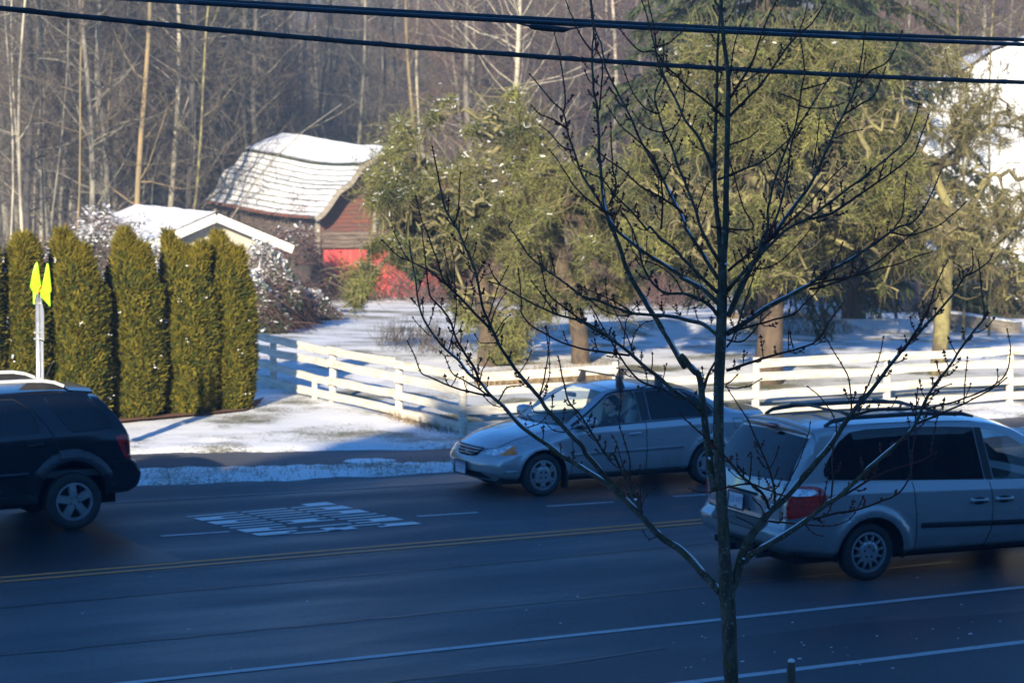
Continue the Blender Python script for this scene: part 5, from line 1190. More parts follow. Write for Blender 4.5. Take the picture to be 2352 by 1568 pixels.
        for i in range(1, len(V)):
            st = (V[i] - V[i - 1]); acc += st.length; wpx = W[i]
            if acc > nxt:
                acc = 0; nxt = (rr.uniform(11, 19) if wpx < 4.2 else rr.uniform(17, 34)) * S; k_ += 1
                t = st.normalized(); u = t.orthogonal().normalized(); u = Matrix.Rotation(rr.uniform(0, 6.28) if k_ % 2 else 1.57, 3, t) @ u
                if wpx < 4.2:
                    for s in (-1, 1):
                        if rr.random() < .85: addbud(V[i] + u * s * W2[i] * .9, (u * s + t * .9), rr.uniform(.0038, .0062))
                elif wpx < 11.5:
                    for s in (-1, 1):
                        if rr.random() < (.66 if wpx < 8 else .36):
                            d = (u * s + t * .5); d = (d + FW * rr.uniform(-.25, .25)).normalized(); ln = rr.uniform(12, 40) * S * (1.0 if rr.random() < .8 else 1.5)
                            p = V[i].copy(); tp_ = [p.copy()]; m_ = 5
                            for j in range(m_): d = (d + Vector((0, 0, .26)) + Vector((rr.uniform(-.1, .1), rr.uniform(-.1, .1), 0))).normalized(); p = p + d * ln / m_; tp_.append(p.copy())
                            tw_ = rr.uniform(2.0, 2.8) * S / 2; twg.tube(tp_, [tw_ * 1.2, tw_, tw_, tw_, tw_, tw_ * .8], 5)
                            addbud(tp_[-1], d, rr.uniform(.0075, .0115))
                            for j in range(2, m_ + 1):
                                if rr.random() < .75:
                                    uu = d.orthogonal().normalized(); uu = Matrix.Rotation(rr.uniform(0, 6.28), 3, d) @ uu
                                    for s2 in (-1, 1):
                                        if rr.random() < .8: addbud(tp_[j] + uu * s2 * .003, uu * s2 + d * .8, rr.uniform(.0045, .008))
                            if rr.random() < .35 and ln > 22 * S:
                                e = (u * s * .8 + t + Vector((0, 0, .2))).normalized(); pp = tp_[3]; e2 = pp + e * 11 * S + Vector((0, 0, .004)); twg.tube([pp, (pp + e2) / 2, e2], tw_ * .9, 4); addbud(e2, e, .008); addbud((pp + e2) / 2, e, .005)
                            if rr.random() < .14:
                                dp = min(tp_, key=lambda v: v.z); drop.ball(dp - Vector((0, 0, .006)), .0042, (1, 1, 1.25), 6, 4)
        addbud(V[-1], V[-1] - V[-2], .0085)
        # old snow lying on the flatter upper sides of the thick wood
        if w0 > 9:
            run = []
            for i in range(len(V) - 1):
                t = (V[i + 1] - V[i]).normalized(); ok = abs(t.z) < .86 and W[i] > 6 and noise.noise(Vector((bi * 3.1, i * .23, 0))) > -.12
                if ok:
                    upv = (Vector((0, 0, 1)) - t * t.z).normalized(); run.append((V[i] + upv * W2[i] * .86 - FW * .0, W2[i]))
                if (not ok or i == len(V) - 2) and run:
                    if len(run) > 2: snow.tube([r_[0] for r_ in run], [.001] + [r_[1] * .42 for r_ in run[1:-1]] + [.001], 6)
                    run = []
    for x_, y_, s_ in ((1668, 606, 9), (1631, 1318, 0), (1640, 905, 7), (1773, 1158, 8), (1708, 1282, 7), (1460, 1146, 9), (1614, 862, 8)):
        if s_: p = P(x_, y_, D0 - .02); snow.ball(p, s_ * S * .5, (1.0, .9, .6), 8, 5)
    def fin(mb, n, m, sm=False, kind=None):
        o = mb.build(n, m, root, sm); o.location = inv
        if kind: o['kind'] = kind
    fin(twg, 'spur_twigs', M['maple_twig'], True, 'stuff'); fin(bud, 'buds', M['bud'], False, 'stuff'); fin(snow, 'lying_snow', M['snow'], True, 'stuff'); fin(drop, 'water_drops', M['drop'], True, 'stuff')
def bark():
    m, nt, bs = newmat('maple_bark'); bs.inputs['Roughness'].default_value = .95; bs.inputs['Specular IOR Level'].default_value = .15
    a = mixc(nt, noise_fac(nt, 30, 5, .42, .60, sc=(1, 1, .35)), (.080, .058, .040), (.125, .108, .078))
    b = mixc(nt, noise_fac(nt, 55, 5, .58, .66), a, (.20, .21, .16))
    c = mixc(nt, noise_fac(nt, 14, 4, .58, .72), b, (.085, .095, .025)); nt.links.new(c, bs.inputs['Base Color'])
    add_bump(nt, bs, noise_fac(nt, 60, 6, 0, 1, sc=(1, 1, .4)), .7, .006); return m
M['maple_bark'] = bark(); M['maple_twig'] = mat('maple_twig_bark', (.14, .04, .028), (.07, .048, .032), 11, .8, lo=.4, hi=.6, spec=.2)
M['bud'] = mat('red_bud', (.15, .022, .014), (.09, .016, .012), 30, .55); M['drop'] = glassmat('water_drop', (.9, .93, .95), 1.33, 0)
make_maple()
# stake
def make_stake():
    d = 12.75; top = P(1817.5, 1519, d); s = d / FPX
    root = empty('tree_stake', (top.x, top.y, .12), 0, 'round wooden tree stake with a cap of snow, right of the young tree', 'post')
    b = MB(); h = top.z - .12; b.tube([(0, 0, -.1), (0, 0, h * .5), (0, 0, h - .03), (0, 0, h)], [.029, .027, .0235, .019], 14)
    b.build('stake', mat('weathered_stake', (.16, .12, .08), (.09, .075, .055), 10, .85, bump=.4, sc=(3, 3, .3)), root, True)
    c = MB(); c.ball((0, 0, h + .004), .0195, (1, 1, .75), 12, 6); c.build('snow_cap', M['snow'], root, True)
make_stake()
# ================================================================ foliage tools
def quads(P_, D_, U_, L, W, tip=.35):
    """(n,3) base points, directions, side vectors -> tapered leaves"""
    L = np.asarray(L)[:, None]; W = np.asarray(W)[:, None]; n = len(P_)
    a = P_ - U_ * W / 2; b = P_ + U_ * W / 2; c = P_ + D_ * L + U_ * W * tip / 2; d = P_ + D_ * L - U_ * W * tip / 2
    V = np.stack([a, b, c, d], 1).reshape(-1, 3); F = np.arange(4 * n).reshape(n, 4); return V, F
def unit(v): return v / (np.linalg.norm(v, axis=1, keepdims=True) + 1e-9)
def rnd_dir(R_, n): return unit(R_.normal(size=(n, 3)))
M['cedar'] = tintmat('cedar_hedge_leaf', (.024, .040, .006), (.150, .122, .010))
M['cedar_core'] = mat('cedar_core', (.030, .030, .012), (.05, .04, .018), 5, .95)
def cedar(px_l, px_r, y_top, base, seed, label, lobes=(.5,), depth=1.25):
    """a clipped cedar column: base = ground point, width from the picture's left and right edge"""
    R_ = np.random.RandomState(seed); d = base.x * FH.x + base.y * FH.y; wd = (px_r - px_l + 7) * d / FPX
    top = 4.9 - (y_top - 316) * d / FPX; h = top - .02
    root = empty('cedar_shrub', (base.x, base.y, .02), 0, label, 'shrub', 'clipped cedar shrubs in a row')
    ax = np.array(RT0); ay = np.array(FH)
    def prof(t): return np.interp(t, [0, .04, .12, .35, .6, .8, .92, 1.0], [.66, .88, .98, 1.03, 1.0, .86, .66, .26])
    # leaning stems give several tips
    n = 21000
    t = R_.rand(n) ** .9; ang = R_.rand(n) * 2 * np.pi; lob = R_.randint(len(lobes), size=n)
    lc = (np.array(lobes)[lob] - .5)
    bump = np.array([noise.noise(Vector((math.cos(a) * 2.2, math.sin(a) * 2.2 + seed, k * 7))) for a, k in zip(ang, t)])
    r = prof(t) * (1 + .13 * bump)
    merge = np.clip((t - .70) / .3, 0, 1)[:, None]
    wl = 1 / (1 + .9 * merge[:, 0] * (len(lobes) - 1) * .75)
    x = np.cos(ang) * r * wd / 2 * wl + merge[:, 0] * lc * wd * .80; y = np.sin(ang) * r * depth / 2 * wl
    z = t * h * (1 - .05 * (lob % 2) - .03 * (lob % 3)) + R_.normal(size=n) * .02
    Pp = ax * x[:, None] + ay * y[:, None] + np.array([0, 0, 1]) * z[:, None]
    out = unit(ax * np.cos(ang)[:, None] / wd + ay * np.sin(ang)[:, None] / depth + np.array([0, 0, .35]))
    D_ = unit(np.array([0, 0, .8]) + out * .6 + R_.normal(size=(n, 3)) * (.75 - .4 * np.clip((t - .8) / .2, 0, 1))[:, None]); U_ = unit(np.cross(D_, out + R_.normal(size=(n, 3)) * .6))
    L = R_.uniform(.05, .125, n) * (1 + .5 * (t > .9)); W = R_.uniform(.026, .052, n) * (1 - .35 * (t > .9))
    V, F = quads(Pp - out * .05, D_, U_, L, W, .25)
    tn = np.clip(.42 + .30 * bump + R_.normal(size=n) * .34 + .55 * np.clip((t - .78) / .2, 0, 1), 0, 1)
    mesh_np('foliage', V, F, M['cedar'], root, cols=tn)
    # a few brown dead sprays
    c = MB(); c.mi = 0
    pr = [(max(.01, float(prof(k)) * .84), k * h * .96) for k in np.linspace(0, 1, 14)]
    o = None; vs = []
    for q, (rr_, zz) in enumerate(pr):
        for j in range(18):
            a = 2 * math.pi * j / 18; v = ax * math.cos(a) * rr_ * wd / 2 + ay * math.sin(a) * rr_ * depth / 2; vs.append((v[0], v[1], zz))
    c.add(vs, [(i * 18 + j, i * 18 + (j + 1) % 18, (i + 1) * 18 + (j + 1) % 18, (i + 1) * 18 + j) for i in range(13) for j in range(18)]); 
    if len(lobes) < 2: c.build('inner_branches', M['cedar_core'], root, True)
    else:
        for v in range(len(c.v)):
            k = c.v[v][2] / h
            if k > .72: f = max(0.05, 1 - (k - .72) * 2.4); c.v[v] = (c.v[v][0] * f, c.v[v][1] * f, c.v[v][2] * .9 + .0)
        c.build('inner_branches', M['cedar_core'], root, True)
    # snow caught in the sprays
    m = 20; idx = R_.choice(np.where((t > .1) & (t < .93))[0], m); S_ = MB()
    for i in idx:
        if (Pp[i] @ -ay) > -.1: q = Pp[i] + out[i] * .02; [S_.ball(q + R_.normal(size=3) * .03, R_.uniform(.005, .019), (1.3, 1.3, .7), 5, 3) for _ in range(3)]
    S_.build('caught_snow', M['snow'], root, True)['kind'] = 'stuff'
    return root
def hb(p, q): g_ = G(p, q); d_ = g_.x * FH.x + g_.y * FH.y; return Vector((g_.x, g_.y, 0)) * ((d_ + .55) / d_)
cedar(-75, 14, 560, hb(-30, 1010), 1, 'clipped cedar shrub cut off by the left edge of the photo, behind the black SUV')
cedar(8, 112, 548, hb(60, 1000), 2, 'narrow pointed clipped cedar left of the flagged sign pole', (.5,))
cedar(103, 250, 536, hb(176, 990), 3, 'broad clipped cedar just right of the flagged sign pole', (.25, .62))
cedar(234, 376, 533, hb(306, 975), 4, 'clipped cedar in the middle of the row, above the SUV tail light', (.35, .68))
cedar(352, 503, 536, hb(428, 964), 5, 'clipped cedar that carries the shadow of the sign flags', (.15, .5, .8))
cedar(466, 584, 540, hb(526, 955), 6, 'last clipped cedar of the row, next to the end of the white side fence', (.25, .7))
# bark mulch under the row
mu = MB(); pts = [G(x, y) for x, y in ((240, 985), (330, 978), (420, 968), (500, 962), (560, 955), (590, 945))]
for p in pts + [Vector((p.x, p.y, 0)) + FH * .9 for p in pts[::-1]]: pass
ring_ = [(p.x, p.y, .105 + .01 * (i % 2)) for i, p in enumerate(pts)] + [((p + FH * 1.4).x, (p + FH * 1.4).y, .12) for p in pts[::-1]]
mu.add(ring_, [tuple(range(len(ring_)))]); o = mu.build('mulch_bed', mat('bark_mulch', (.20, .085, .05), (.09, .05, .035), 22, .95, bump=.6)); o['kind'] = 'structure'
# ================================================================ old barn
def wood(name, c1, c2, sc, scale=3, bump=.5):
    return mat(name, c1, c2, scale, .9, bump=bump, bdist=.02, sc=sc, detail=7, lo=.38, hi=.62)
M['barn_red'] = wood('weathered_red_boards', (.17, .048, .028), (.07, .050, .042), (.7, .7, 6), 2)
M['barn_grey'] = wood('grey_brown_boards', (.17, .125, .098), (.07, .052, .044), (.6, .6, 6), 2)
M['red_door'] = wood('red_painted_door', (.55, .050, .048), (.50, .09, .085), (6, 6, .5), 1.0, .3)
M['old_trim'] = wood('bare_trim_board', (.30, .27, .22), (.2, .17, .13), (1, 1, 6))
M['roof_snow'] = mat('roof_snow', (.88, .89, .90), (.82, .83, .85), 2, .6, bump=.25, bdist=.03)
M['roof_edge'] = mat('mossy_shingle_edge', (.05, .085, .06), (.10, .11, .09), 9, .9)
def make_barn():
    A = CW(-7.72, 95, -1.5); gx = (RT0 * .91 + FH * .415).normalized(); rz = math.atan2(gx.y, gx.x)
    root = empty('barn', A, rz, 'old barn with a sagging snow-covered gambrel roof, brown board walls and a red door', 'building')
    Wd, L = 6.5, 13.4                                     # local x along the gable, y back along the ridge
    E_, K_, RG = 3.42, 5.30, 6.12                         # eave, knee, ridge heights at the near end
    def sag(y): t = y / L; return .46 * t - .24 * math.sin(math.pi * min(1, t * 1.15)) * (1 - t) 
    def zz(h0, y, top=True): return h0 + sag(y) * (1 if h0 > 4 else .55)
    # walls
    w = MB(); n = 10
    for x in (0.0, Wd):
        vs = []
        for i in range(n + 1): y = L * i / n; vs += [(x, y, -.3), (x, y, zz(E_, y) + .05)]
        w.add(vs, [(2 * i, 2 * i + 2, 2 * i + 3, 2 * i + 1) for i in range(n)])
    w.build('side_wall', M['barn_grey'], root)
    gw = MB(); prof = [(0, 2.02), (Wd, 2.02), (Wd, E_), (Wd - 1.55, K_), (Wd / 2, RG), (1.55, K_), (0, E_)]
    for y, s in ((0, 1), (L, -1)):
        z0 = 0 if s == 1 else sag(L)
        gw = MB(); pf_ = prof if s == 1 else [(0, -.3), (Wd, -.3)] + prof[2:]; gw.add([(x, y, z + (z0 if z > 4 else 0)) for x, z in pf_], [tuple(range(7))[::s]]); gw.build('gable_wall', M['barn_red'], root)
    # board shadows: lapped siding as real thin laps on the near gable
    lp = MB()
    for k in range(26):
        z = 2.05 + k * .165
        x0 = 0 if z < E_ else np.interp(z, [E_, K_, RG], [0, 1.55, Wd / 2]); x1 = Wd - x0
        if z > RG - .1: break
        gaps = [(2.42, 3.72)] if 2.75 < z < 3.75 else []
        segs = [(x0, x1)] if not gaps else [(x0, gaps[0][0]), (gaps[0][1], x1)]
        for a, b in segs:
            lp.mi = 1 if z < 2.7 else 0
            lp.add([(a + .02, -.055, z), (b - .02, -.055, z), (b - .02, -.008, z + .155), (a + .02, -.008, z + .155)], [(0, 1, 2, 3)])
    lp.build('lap_siding', [M['barn_red'], M['barn_grey']], root)
    dr = MB(); dr.box((3.25, -.05, .98), (6.1, .06, 2.0)); d = dr.build('door', M['red_door'], root)
    bt = MB()
    for k in range(15): bt.box((.35 + k * .42, -.088, .98), (.02, .014, 1.96))
    bt.build('door_batten', M['red_door'], d)
    wi = MB(); wi.box((3.05, -.02, 3.22), (1.25, .05, .98)); wf = wi.build('window', M['dark'], root)
    q = MB(); q.box((2.36, -.06, 3.2), (.14, .06, 1.12)); q.box((3.78, -.06, 3.2), (.12, .06, 1.05)); q.build('window_frame', M['old_trim'], wf)
    q = MB(); q.box((3.25, -.075, 2.98), (.34, .03, .42)); q.box((2.85, -.075, 2.92), (.28, .03, .30)); q.build('window_board', wood('pale_board', (.42, .26, .14), (.3, .18, .1), (1, 1, 4)), wf)
    cp = MB(); cp.box((-.03, -.03, 1.3), (.16, .16, 4.1)); cp.build('corner_board', M['old_trim'], root); cp = MB(); cp.box((-.03, L + .03, 1.3), (.16, .16, 4.1)); cp.build('corner_board', M['old_trim'], root)
    # roof: lower steep slopes with flared eave, upper slopes; snow lies on the courses
    def slope(pf, name, courses, y0=-1.0, y1=L + .4, side=1):
        """pf: list of (x,z) from eave up; built in courses so that each course ends in a dark lip"""
        ny = 40; sn = MB(); ed = MB()
        xs = np.array([p[0] for p in pf]); zs = np.array([p[1] for p in pf]); s = np.concatenate([[0], np.cumsum(np.hypot(np.diff(xs), np.diff(zs)))])
        for c in range(courses):
            a, b = s[-1] * c / courses, s[-1] * (c + 1) / courses
            for q, (sa, sb, lift, mb) in enumerate(((a + .012, b, .05, sn), (a - .02, a + .024, .078, ed))):
                if courses == 1 and q == 1: sa, sb = a - .05, a + .1
                vs = []
                for i in range(ny + 1):
                    y = y0 + (y1 - y0) * i / ny; wv = .02 * noise.noise(Vector((y * .9, c * 3.1, 0))) + .012 * noise.noise(Vector((y * 4, c, 3)))
                    for k_, sv in enumerate((sa, (sa + sb) / 2, sb)):
                        sv2 = sv + (wv if k_ == 0 and q == 0 else 0); x = np.interp(sv2, s, xs); z = np.interp(sv2, s, zs)
                        lf = lift * (1.15 if k_ == 0 else .7 if k_ == 2 else 1) * (1 if q == 0 else 1)
                        yy = min(max(y, 0), L); vs.append((x * 1.0, y, zz(z if z > 4 else z, yy) + lf + .03 * noise.noise(Vector((y * .6, sv * 2, 1)))))
                mb.add(vs, [(i * 3 + k, i * 3 + k + 1, i * 3 + k + 4, i * 3 + k + 3) for i in range(ny) for k in (0, 1)])
        r = ed.build(name, M['roof_edge'], root, False); sn.build('snow_cover', M['roof_snow'], r, True)
        sh = MB(); vs = []
        for i in range(ny + 1):
            y = y0 + (y1 - y0) * i / ny; yy = min(max(y, 0), L)
            for x, z in pf: vs.append((x, y, zz(z, yy) - .04))
        k = len(pf); sh.add(vs, [(i * k + j, i * k + j + 1, i * k + k + j + 1, i * k + k + j) for i in range(ny) for j in range(k - 1)]); sh.build('roof_deck', M['roof_edge'], root)
    lowL = [(-.48, E_ - .14), (-.22, E_ + .02), (.05, E_ + .32), (.5, E_ + .95), (1.0, K_ - .62), (1.5, K_)]
    slope(lowL, 'lower_roof', 10)
    slope([(1.42, K_ + .06), (2.3, K_ + .45), (Wd / 2, RG)], 'upper_roof', 1)
    slope([(Wd - a, z) for a, z in lowL], 'lower_roof', 1); slope([(Wd - 1.42, K_ + .06), (Wd - 2.3, K_ + .45), (Wd / 2, RG)], 'upper_roof', 1)
    # rafter tails under the eave
    kb = MB()
    for i in range(30):
        y = -.3 + i * (L + .5) / 30; yy = min(max(y, 0), L); kb.box((-.42, y, zz(E_, yy) - .12), (.55, .07, .11))
    kb.build('rafter_tail', M['barn_red'], root)['kind'] = 'stuff'
    rb = MB(); pr = [(-.48, E_ - .14), (-.22, E_ + .0), (.05, E_ + .30), (.5, E_ + .93), (1.0, K_ - .64), (1.46, K_ + .02), (2.3, K_ + .42), (Wd / 2, RG - .02)]
    for m_ in (1, -1):
        pp = [(x if m_ == 1 else Wd - x, -1.02, z - .05) for x, z in pr]
        for a, b in zip(pp[:-1], pp[1:]): rb.beam(a, b, .05, .20, (0, 0, 1))
    rb.build('rake_board', M['old_trim'], root)
    return root, A, rz
BARN, BA, BRZ = make_barn()
# ================================================================ white shed
M['thin_snow'] = mat('thin_roof_snow', (.80, .80, .81), (.20, .17, .14), 5, .8, bump=.3, lo=.56, hi=.66, detail=8)
def make_shed():
    A = CW(-9.45, 75, 0); A.z = -.9; gx = (RT0 * .91 + FH * .415).normalized(); rz = math.atan2(gx.y, gx.x)
    root = empty('shed', A, rz, 'small white shed with a low snow-covered roof, behind the clipped cedars', 'building')
    hw, L, E_, RG = 1.95, 8.2, 2.62, 3.42
    w = MB(); w.add([(-hw, 0, -.2), (hw, 0, -.2), (hw, 0, E_), (0, 0, RG - .02), (-hw, 0, E_)], [(0, 1, 2, 3, 4)]); w.add([(-hw, L, -.2), (hw, L, -.2), (hw, L, E_), (0, L, RG - .02), (-hw, L, E_)], [(4, 3, 2, 1, 0)])
    w.add([(-hw, 0, -.2), (-hw, L, -.2), (-hw, L, E_), (-hw, 0, E_), (hw, 0, -.2), (hw, L, -.2), (hw, L, E_), (hw, 0, E_)], [(0, 3, 2, 1), (4, 5, 6, 7)])
    w.build('wall', mat('cream_painted_boards', (.50, .47, .40), (.36, .33, .28), 6, .7, sc=(6, 6, .5)), root)
    r = MB(); ov = .55; sl = (RG - E_) / hw
    for s in (-1, 1):
        n = 16; vs = []
        for i in range(n + 1):
            y = -.6 + (L + 1.0) * i / n
            for k in range(5): x = (hw + ov) * k / 4; vs.append((s * x, y, RG - x * sl + .07 + .05 * noise.noise(Vector((y * .9, x * s, 2)))))
        r.add(vs, [(i * 5 + k, i * 5 + k + 1, i * 5 + k + 6, i * 5 + k + 5) for i in range(n) for k in range(4)])
    d = MB()
    for s in (-1, 1): d.add([(0, -.58, RG), (s * (hw + ov), -.58, RG - (hw + ov) * sl), (s * (hw + ov), L + .38, RG - (hw + ov) * sl), (0, L + .38, RG)], [(0, 1, 2, 3)])
    rf = d.build('roof', M['roof_edge'], root); r.build('snow_cover', M['thin_snow'], rf, True)
    b = MB()
    for s in (-1, 1): b.beam((0, -.6, RG - .10), (s * (hw + ov), -.6, RG - (hw + ov) * sl - .10), .04, .26); 
    b.build('rake_board', M['white_paint'], root)
    b = MB(); b.box((hw - .06, -.03, 1.2), (.14, .05, 2.8)); b.build('corner_board', M['white_paint'], root)
    return root
make_shed()
# ================================================================ big snow-roofed barn at the right
def make_big():
    c = CW(13.9, 88, -1.5); rz = math.atan2(RT0.y, RT0.x) - R(4)
    root = empty('barn', c, rz, 'large pale barn with a tall snow-covered roof at the right edge, behind the tangled trees', 'building')
    # its long roof faces the viewer; the left gable slopes up to the right
    prof = [(0, 2.6), (.05, 5.0), (.35, 6.9), (1.3, 8.1), (3.6, 9.7), (6.0, 10.6), (8.4, 9.7), (10.7, 8.1), (11.9, 5.0), (12, 2.6)]
    s = MB(); L = 16
    n = len(prof)
    # arched hall: ribs along local x, profile across local x too so the curved end shows
    vs = []
    for i in range(9):
        y = L * i / 8
        for x, z in prof: vs.append((x, y, z + .03 * noise.noise(Vector((x, y, 0)))))
    s.add(vs, [(i * n + j, (i + 1) * n + j, (i + 1) * n + j + 1, i * n + j + 1) for i in range(8) for j in range(n - 1)])
    rf = s.build('roof', M['roof_edge'], root)
    s2 = MB(); s2.add([(x * 1.015 - .08, y, z + .09) for x, y, z in vs], [(i * n + j, (i + 1) * n + j, (i + 1) * n + j + 1, i * n + j + 1) for i in range(8) for j in range(n - 1)]); s2.build('snow_cover', M['roof_snow'], rf, True)
    g = MB(); g.add([(0, -.02, 1.9)] + [(x, -.02, z) for x, z in prof] + [(12, -.02, 1.9)], [tuple(range(n + 2))]); g.build('gable_wall', mat('pale_sheet_wall', (.80, .81, .82), (.66, .68, .70), 2, .55, sc=(5, 1, .3)), root)
    w = MB(); w.add([(0, -.02, -.3), (12, -.02, -.3), (12, -.02, 1.9), (0, -.02, 1.9)], [(0, 1, 2, 3)]); w.build('lower_wall', M['barn_grey'], root)
    w = MB(); w.add([(0, 0, -.3), (0, L, -.3), (0, L, 2.6), (0, 0, 2.6)], [(0, 3, 2, 1)]); w.add([(12, 0, -.3), (12, L, -.3), (12, L, 2.6), (12, 0, 2.6)], [(0, 1, 2, 3)]); w.build('side_wall', M['barn_grey'], root)
    return root
make_big()
# ================================================================ low timber beam and leaning boards
def beam_wall():
    a, b = G(2188, 742), G(2338, 762); z = terrain(a.x, a.y)
    # walk the sight lines down to the real ground
    def hit(px_, py):
        r = ray(px_, py)
        for k in range(400):
            t = 30 + k * .3; q = O0 + r * t
            if q.z <= terrain(q.x, q.y): return q
        return q
    a, b = hit(2150, 738), hit(2338, 765)
    root = empty('timber_beam', a, 0, 'long grey timber beam lying on the snow at the right', 'beam'); m = MB(); m.beam(Vector((0, 0, .14)), b - a + Vector((0, 0, .14)), .35, .34); m.build('beam_body', M['old_trim'], root)
    s = MB(); s.beam(Vector((0, .0, .32)), b - a + Vector((0, 0, .32)), .33, .05); s.build('lying_snow', M['snow'], root)
    # pile of snowy boards between shed and barn
    c = CW(-7.9, 79, -1.2); rb = empty('board_pile', c, BRZ, 'leaning pile of boards under snow between the white shed and the red door', 'boards'); m = MB()
    for k in range(6): m.beam((-.9 + k * .12, k * .12, 1.75 - k * .12), (.55 + k * .05, k * .1 - .1, -.1), .30, .05, (0, 1, 0))
    m.build('board', M['old_trim'], rb)
    m = MB(); m.add([(-1.1, -.12, 1.78), (.15, -.12, 1.80), (.95, -.5, .0), (-.1, -.5, .0)], [(0, 1, 2, 3)]); m.beam((-.85, -.2, 1.84), (.25, -.2, 1.84), .35, .12); m.build('lying_snow', M['snow'], rb)
beam_wall()
# ================================================================ trees grown towards crown points
def grow(R_, stem, targets, step=.35, bend=.35):
    """stem: list of points (trunk). returns nodes, parents, chains and counts"""
    pos = [np.array(p, float) for p in stem]; par = [-1] + list(range(len(stem) - 1))
    arr = np.zeros((60000, 3)); arr[:len(pos)] = pos; n = len(pos); dirs = {0: np.array([0, 0, 1.])}
    order = np.argsort(np.linalg.norm(targets - arr[n - 1], axis=1)); chains = []
    for ti in order:
        t = targets[ti]; dv = t - arr[:n]; dist = np.linalg.norm(dv, axis=1)
        cost = dist + .45 * np.abs(dv[:, 2] < 0) * np.abs(dv[:, 2]) + R_.rand(n) * .3
        j = int(np.argmin(cost)); L = dist[j]
        if L < step * .6: continue
        k = max(2, int(L / step)); a = arr[j].copy(); chain = [j]
        side = np.cross(t - a, R_.normal(size=3)); side /= np.linalg.norm(side) + 1e-9
        up = np.array([0, 0, 1.]) * L * bend * .5
        for s in range(1, k + 1):
            u = s / k; q = a + (t - a) * u + (up + side * L * .12) * math.sin(math.pi * u) + R_.normal(size=3) * .03 * L / k
            if n >= 59990: break
            arr[n] = q; par.append(chain[-1]); chain.append(n); n += 1
        chains.append(chain)
    cnt = np.ones(n)
    for i in range(n - 1, 0, -1): cnt[par[i]] += cnt[i] * 1.0
    return arr[:n], par, chains, cnt
def tree_mesh(mb, arr, par, chains, cnt, nst, r0, rmin, pw=.48, sides=5, tk=None):
    k = r0 / (cnt[0] ** pw)
    rad = np.maximum(rmin, k * cnt ** pw)
    (tk or mb).tube([arr[i] for i in range(nst)], [rad[i] * (1.25 if i == 0 else 1) for i in range(nst)], sides + 3)
    for c in chains:
        pts = [arr[i] for i in c]; rr = [min(rad[c[0]], rad[c[1]] * 1.15)] + [rad[i] for i in c[1:]]; mb.tube(pts, rr, sides if rr[0] > .02 else 3, False)
    return rad
def in_poly(x, y, poly):
    c = False; n = len(poly)
    for i in range(n):
        x1, y1 = poly[i]; x2, y2 = poly[(i + 1) % n]
        if (y1 > y) != (y2 > y) and x < (x2 - x1) * (y - y1) / (y2 - y1) + x1: c = not c
    return c
def crown_pts(R_, poly, d, spread, n, gap=.0, seed=0):
    xs = [p[0] for p in poly]; ys = [p[1] for p in poly]; out = []
    cx, cy = np.mean(xs), np.mean(ys)
    while len(out) < n:
        x = R_.uniform(min(xs), max(xs)); y = R_.uniform(min(ys), max(ys))
        if not in_poly(x, y, poly): continue
        dd = d + R_.uniform(-1, 1) * spread * math.sqrt(max(.1, 1 - ((x - cx) / (max(xs) - min(xs)) * 1.7) ** 2))
        p = P(x, y, dd)
        if noise.noise(Vector((p.x * .55, p.y * .55 + seed, p.z * .75))) + .4 * noise.noise(Vector((p.x * 1.6, p.y * 1.6 + seed, p.z * 1.6))) < gap: continue
        out.append(np.array(p))
    return np.array(out)
M['moss_bark'] = mat('mossy_bark', (.22, .20, .085), (.085, .07, .042), 3, .95, bump=.6, bdist=.02, lo=.42, hi=.6)
M['brown_bark'] = mat('brown_rough_bark', (.115, .082, .055), (.055, .042, .032), 8, .95, bump=.7, bdist=.02, sc=(1, 1, .4))
M['moss_leaf'] = tintmat('mossy_twig_leaf', (.018, .034, .012), (.200, .205, .055))
M['ivy_leaf'] = tintmat('dark_ivy_leaf', (.018, .035, .018), (.055, .075, .035))
M['twig'] = tintmat('fine_twig', (.040, .034, .020), (.21, .185, .085))
def strands(R_, base, n, L0, L1, droop, wob, wid, seg=5, out=.4):
    """n hanging strands that start at random base points; returns ribbons and strand points"""
    idx = R_.randint(len(base), size=n); p = base[idx] + R_.normal(size=(n, 3)) * .03; d = rnd_dir(R_, n); d[:, 2] *= .5; d = unit(d) * out + np.array([0, 0, -.15 * droop])
    L = R_.uniform(L0, L1, n) / seg; Vs = []; Fs = []; pts = [p.copy()]
    for s in range(seg):
        d = unit(d + np.array([0, 0, -droop * .45]) + R_.normal(size=(n, 3)) * wob); p = p + d * L[:, None]; pts.append(p.copy())
    pts = np.stack(pts, 1); side = unit(np.cross(pts[:, -1] - pts[:, 0] + 1e-3, rnd_dir(R_, n)))
    w = np.linspace(1, .35, seg + 1)[None, :, None] * wid / 2
    A = pts - side[:, None] * w; B = pts + side[:, None] * w; V = np.stack([A, B], 2).reshape(-1, 3)
    b = (np.arange(n) * (seg + 1) * 2)[:, None] + np.arange(seg)[None] * 2; b = b.ravel(); F = np.stack([b, b + 1, b + 3, b + 2], 1)
    return V, F, pts
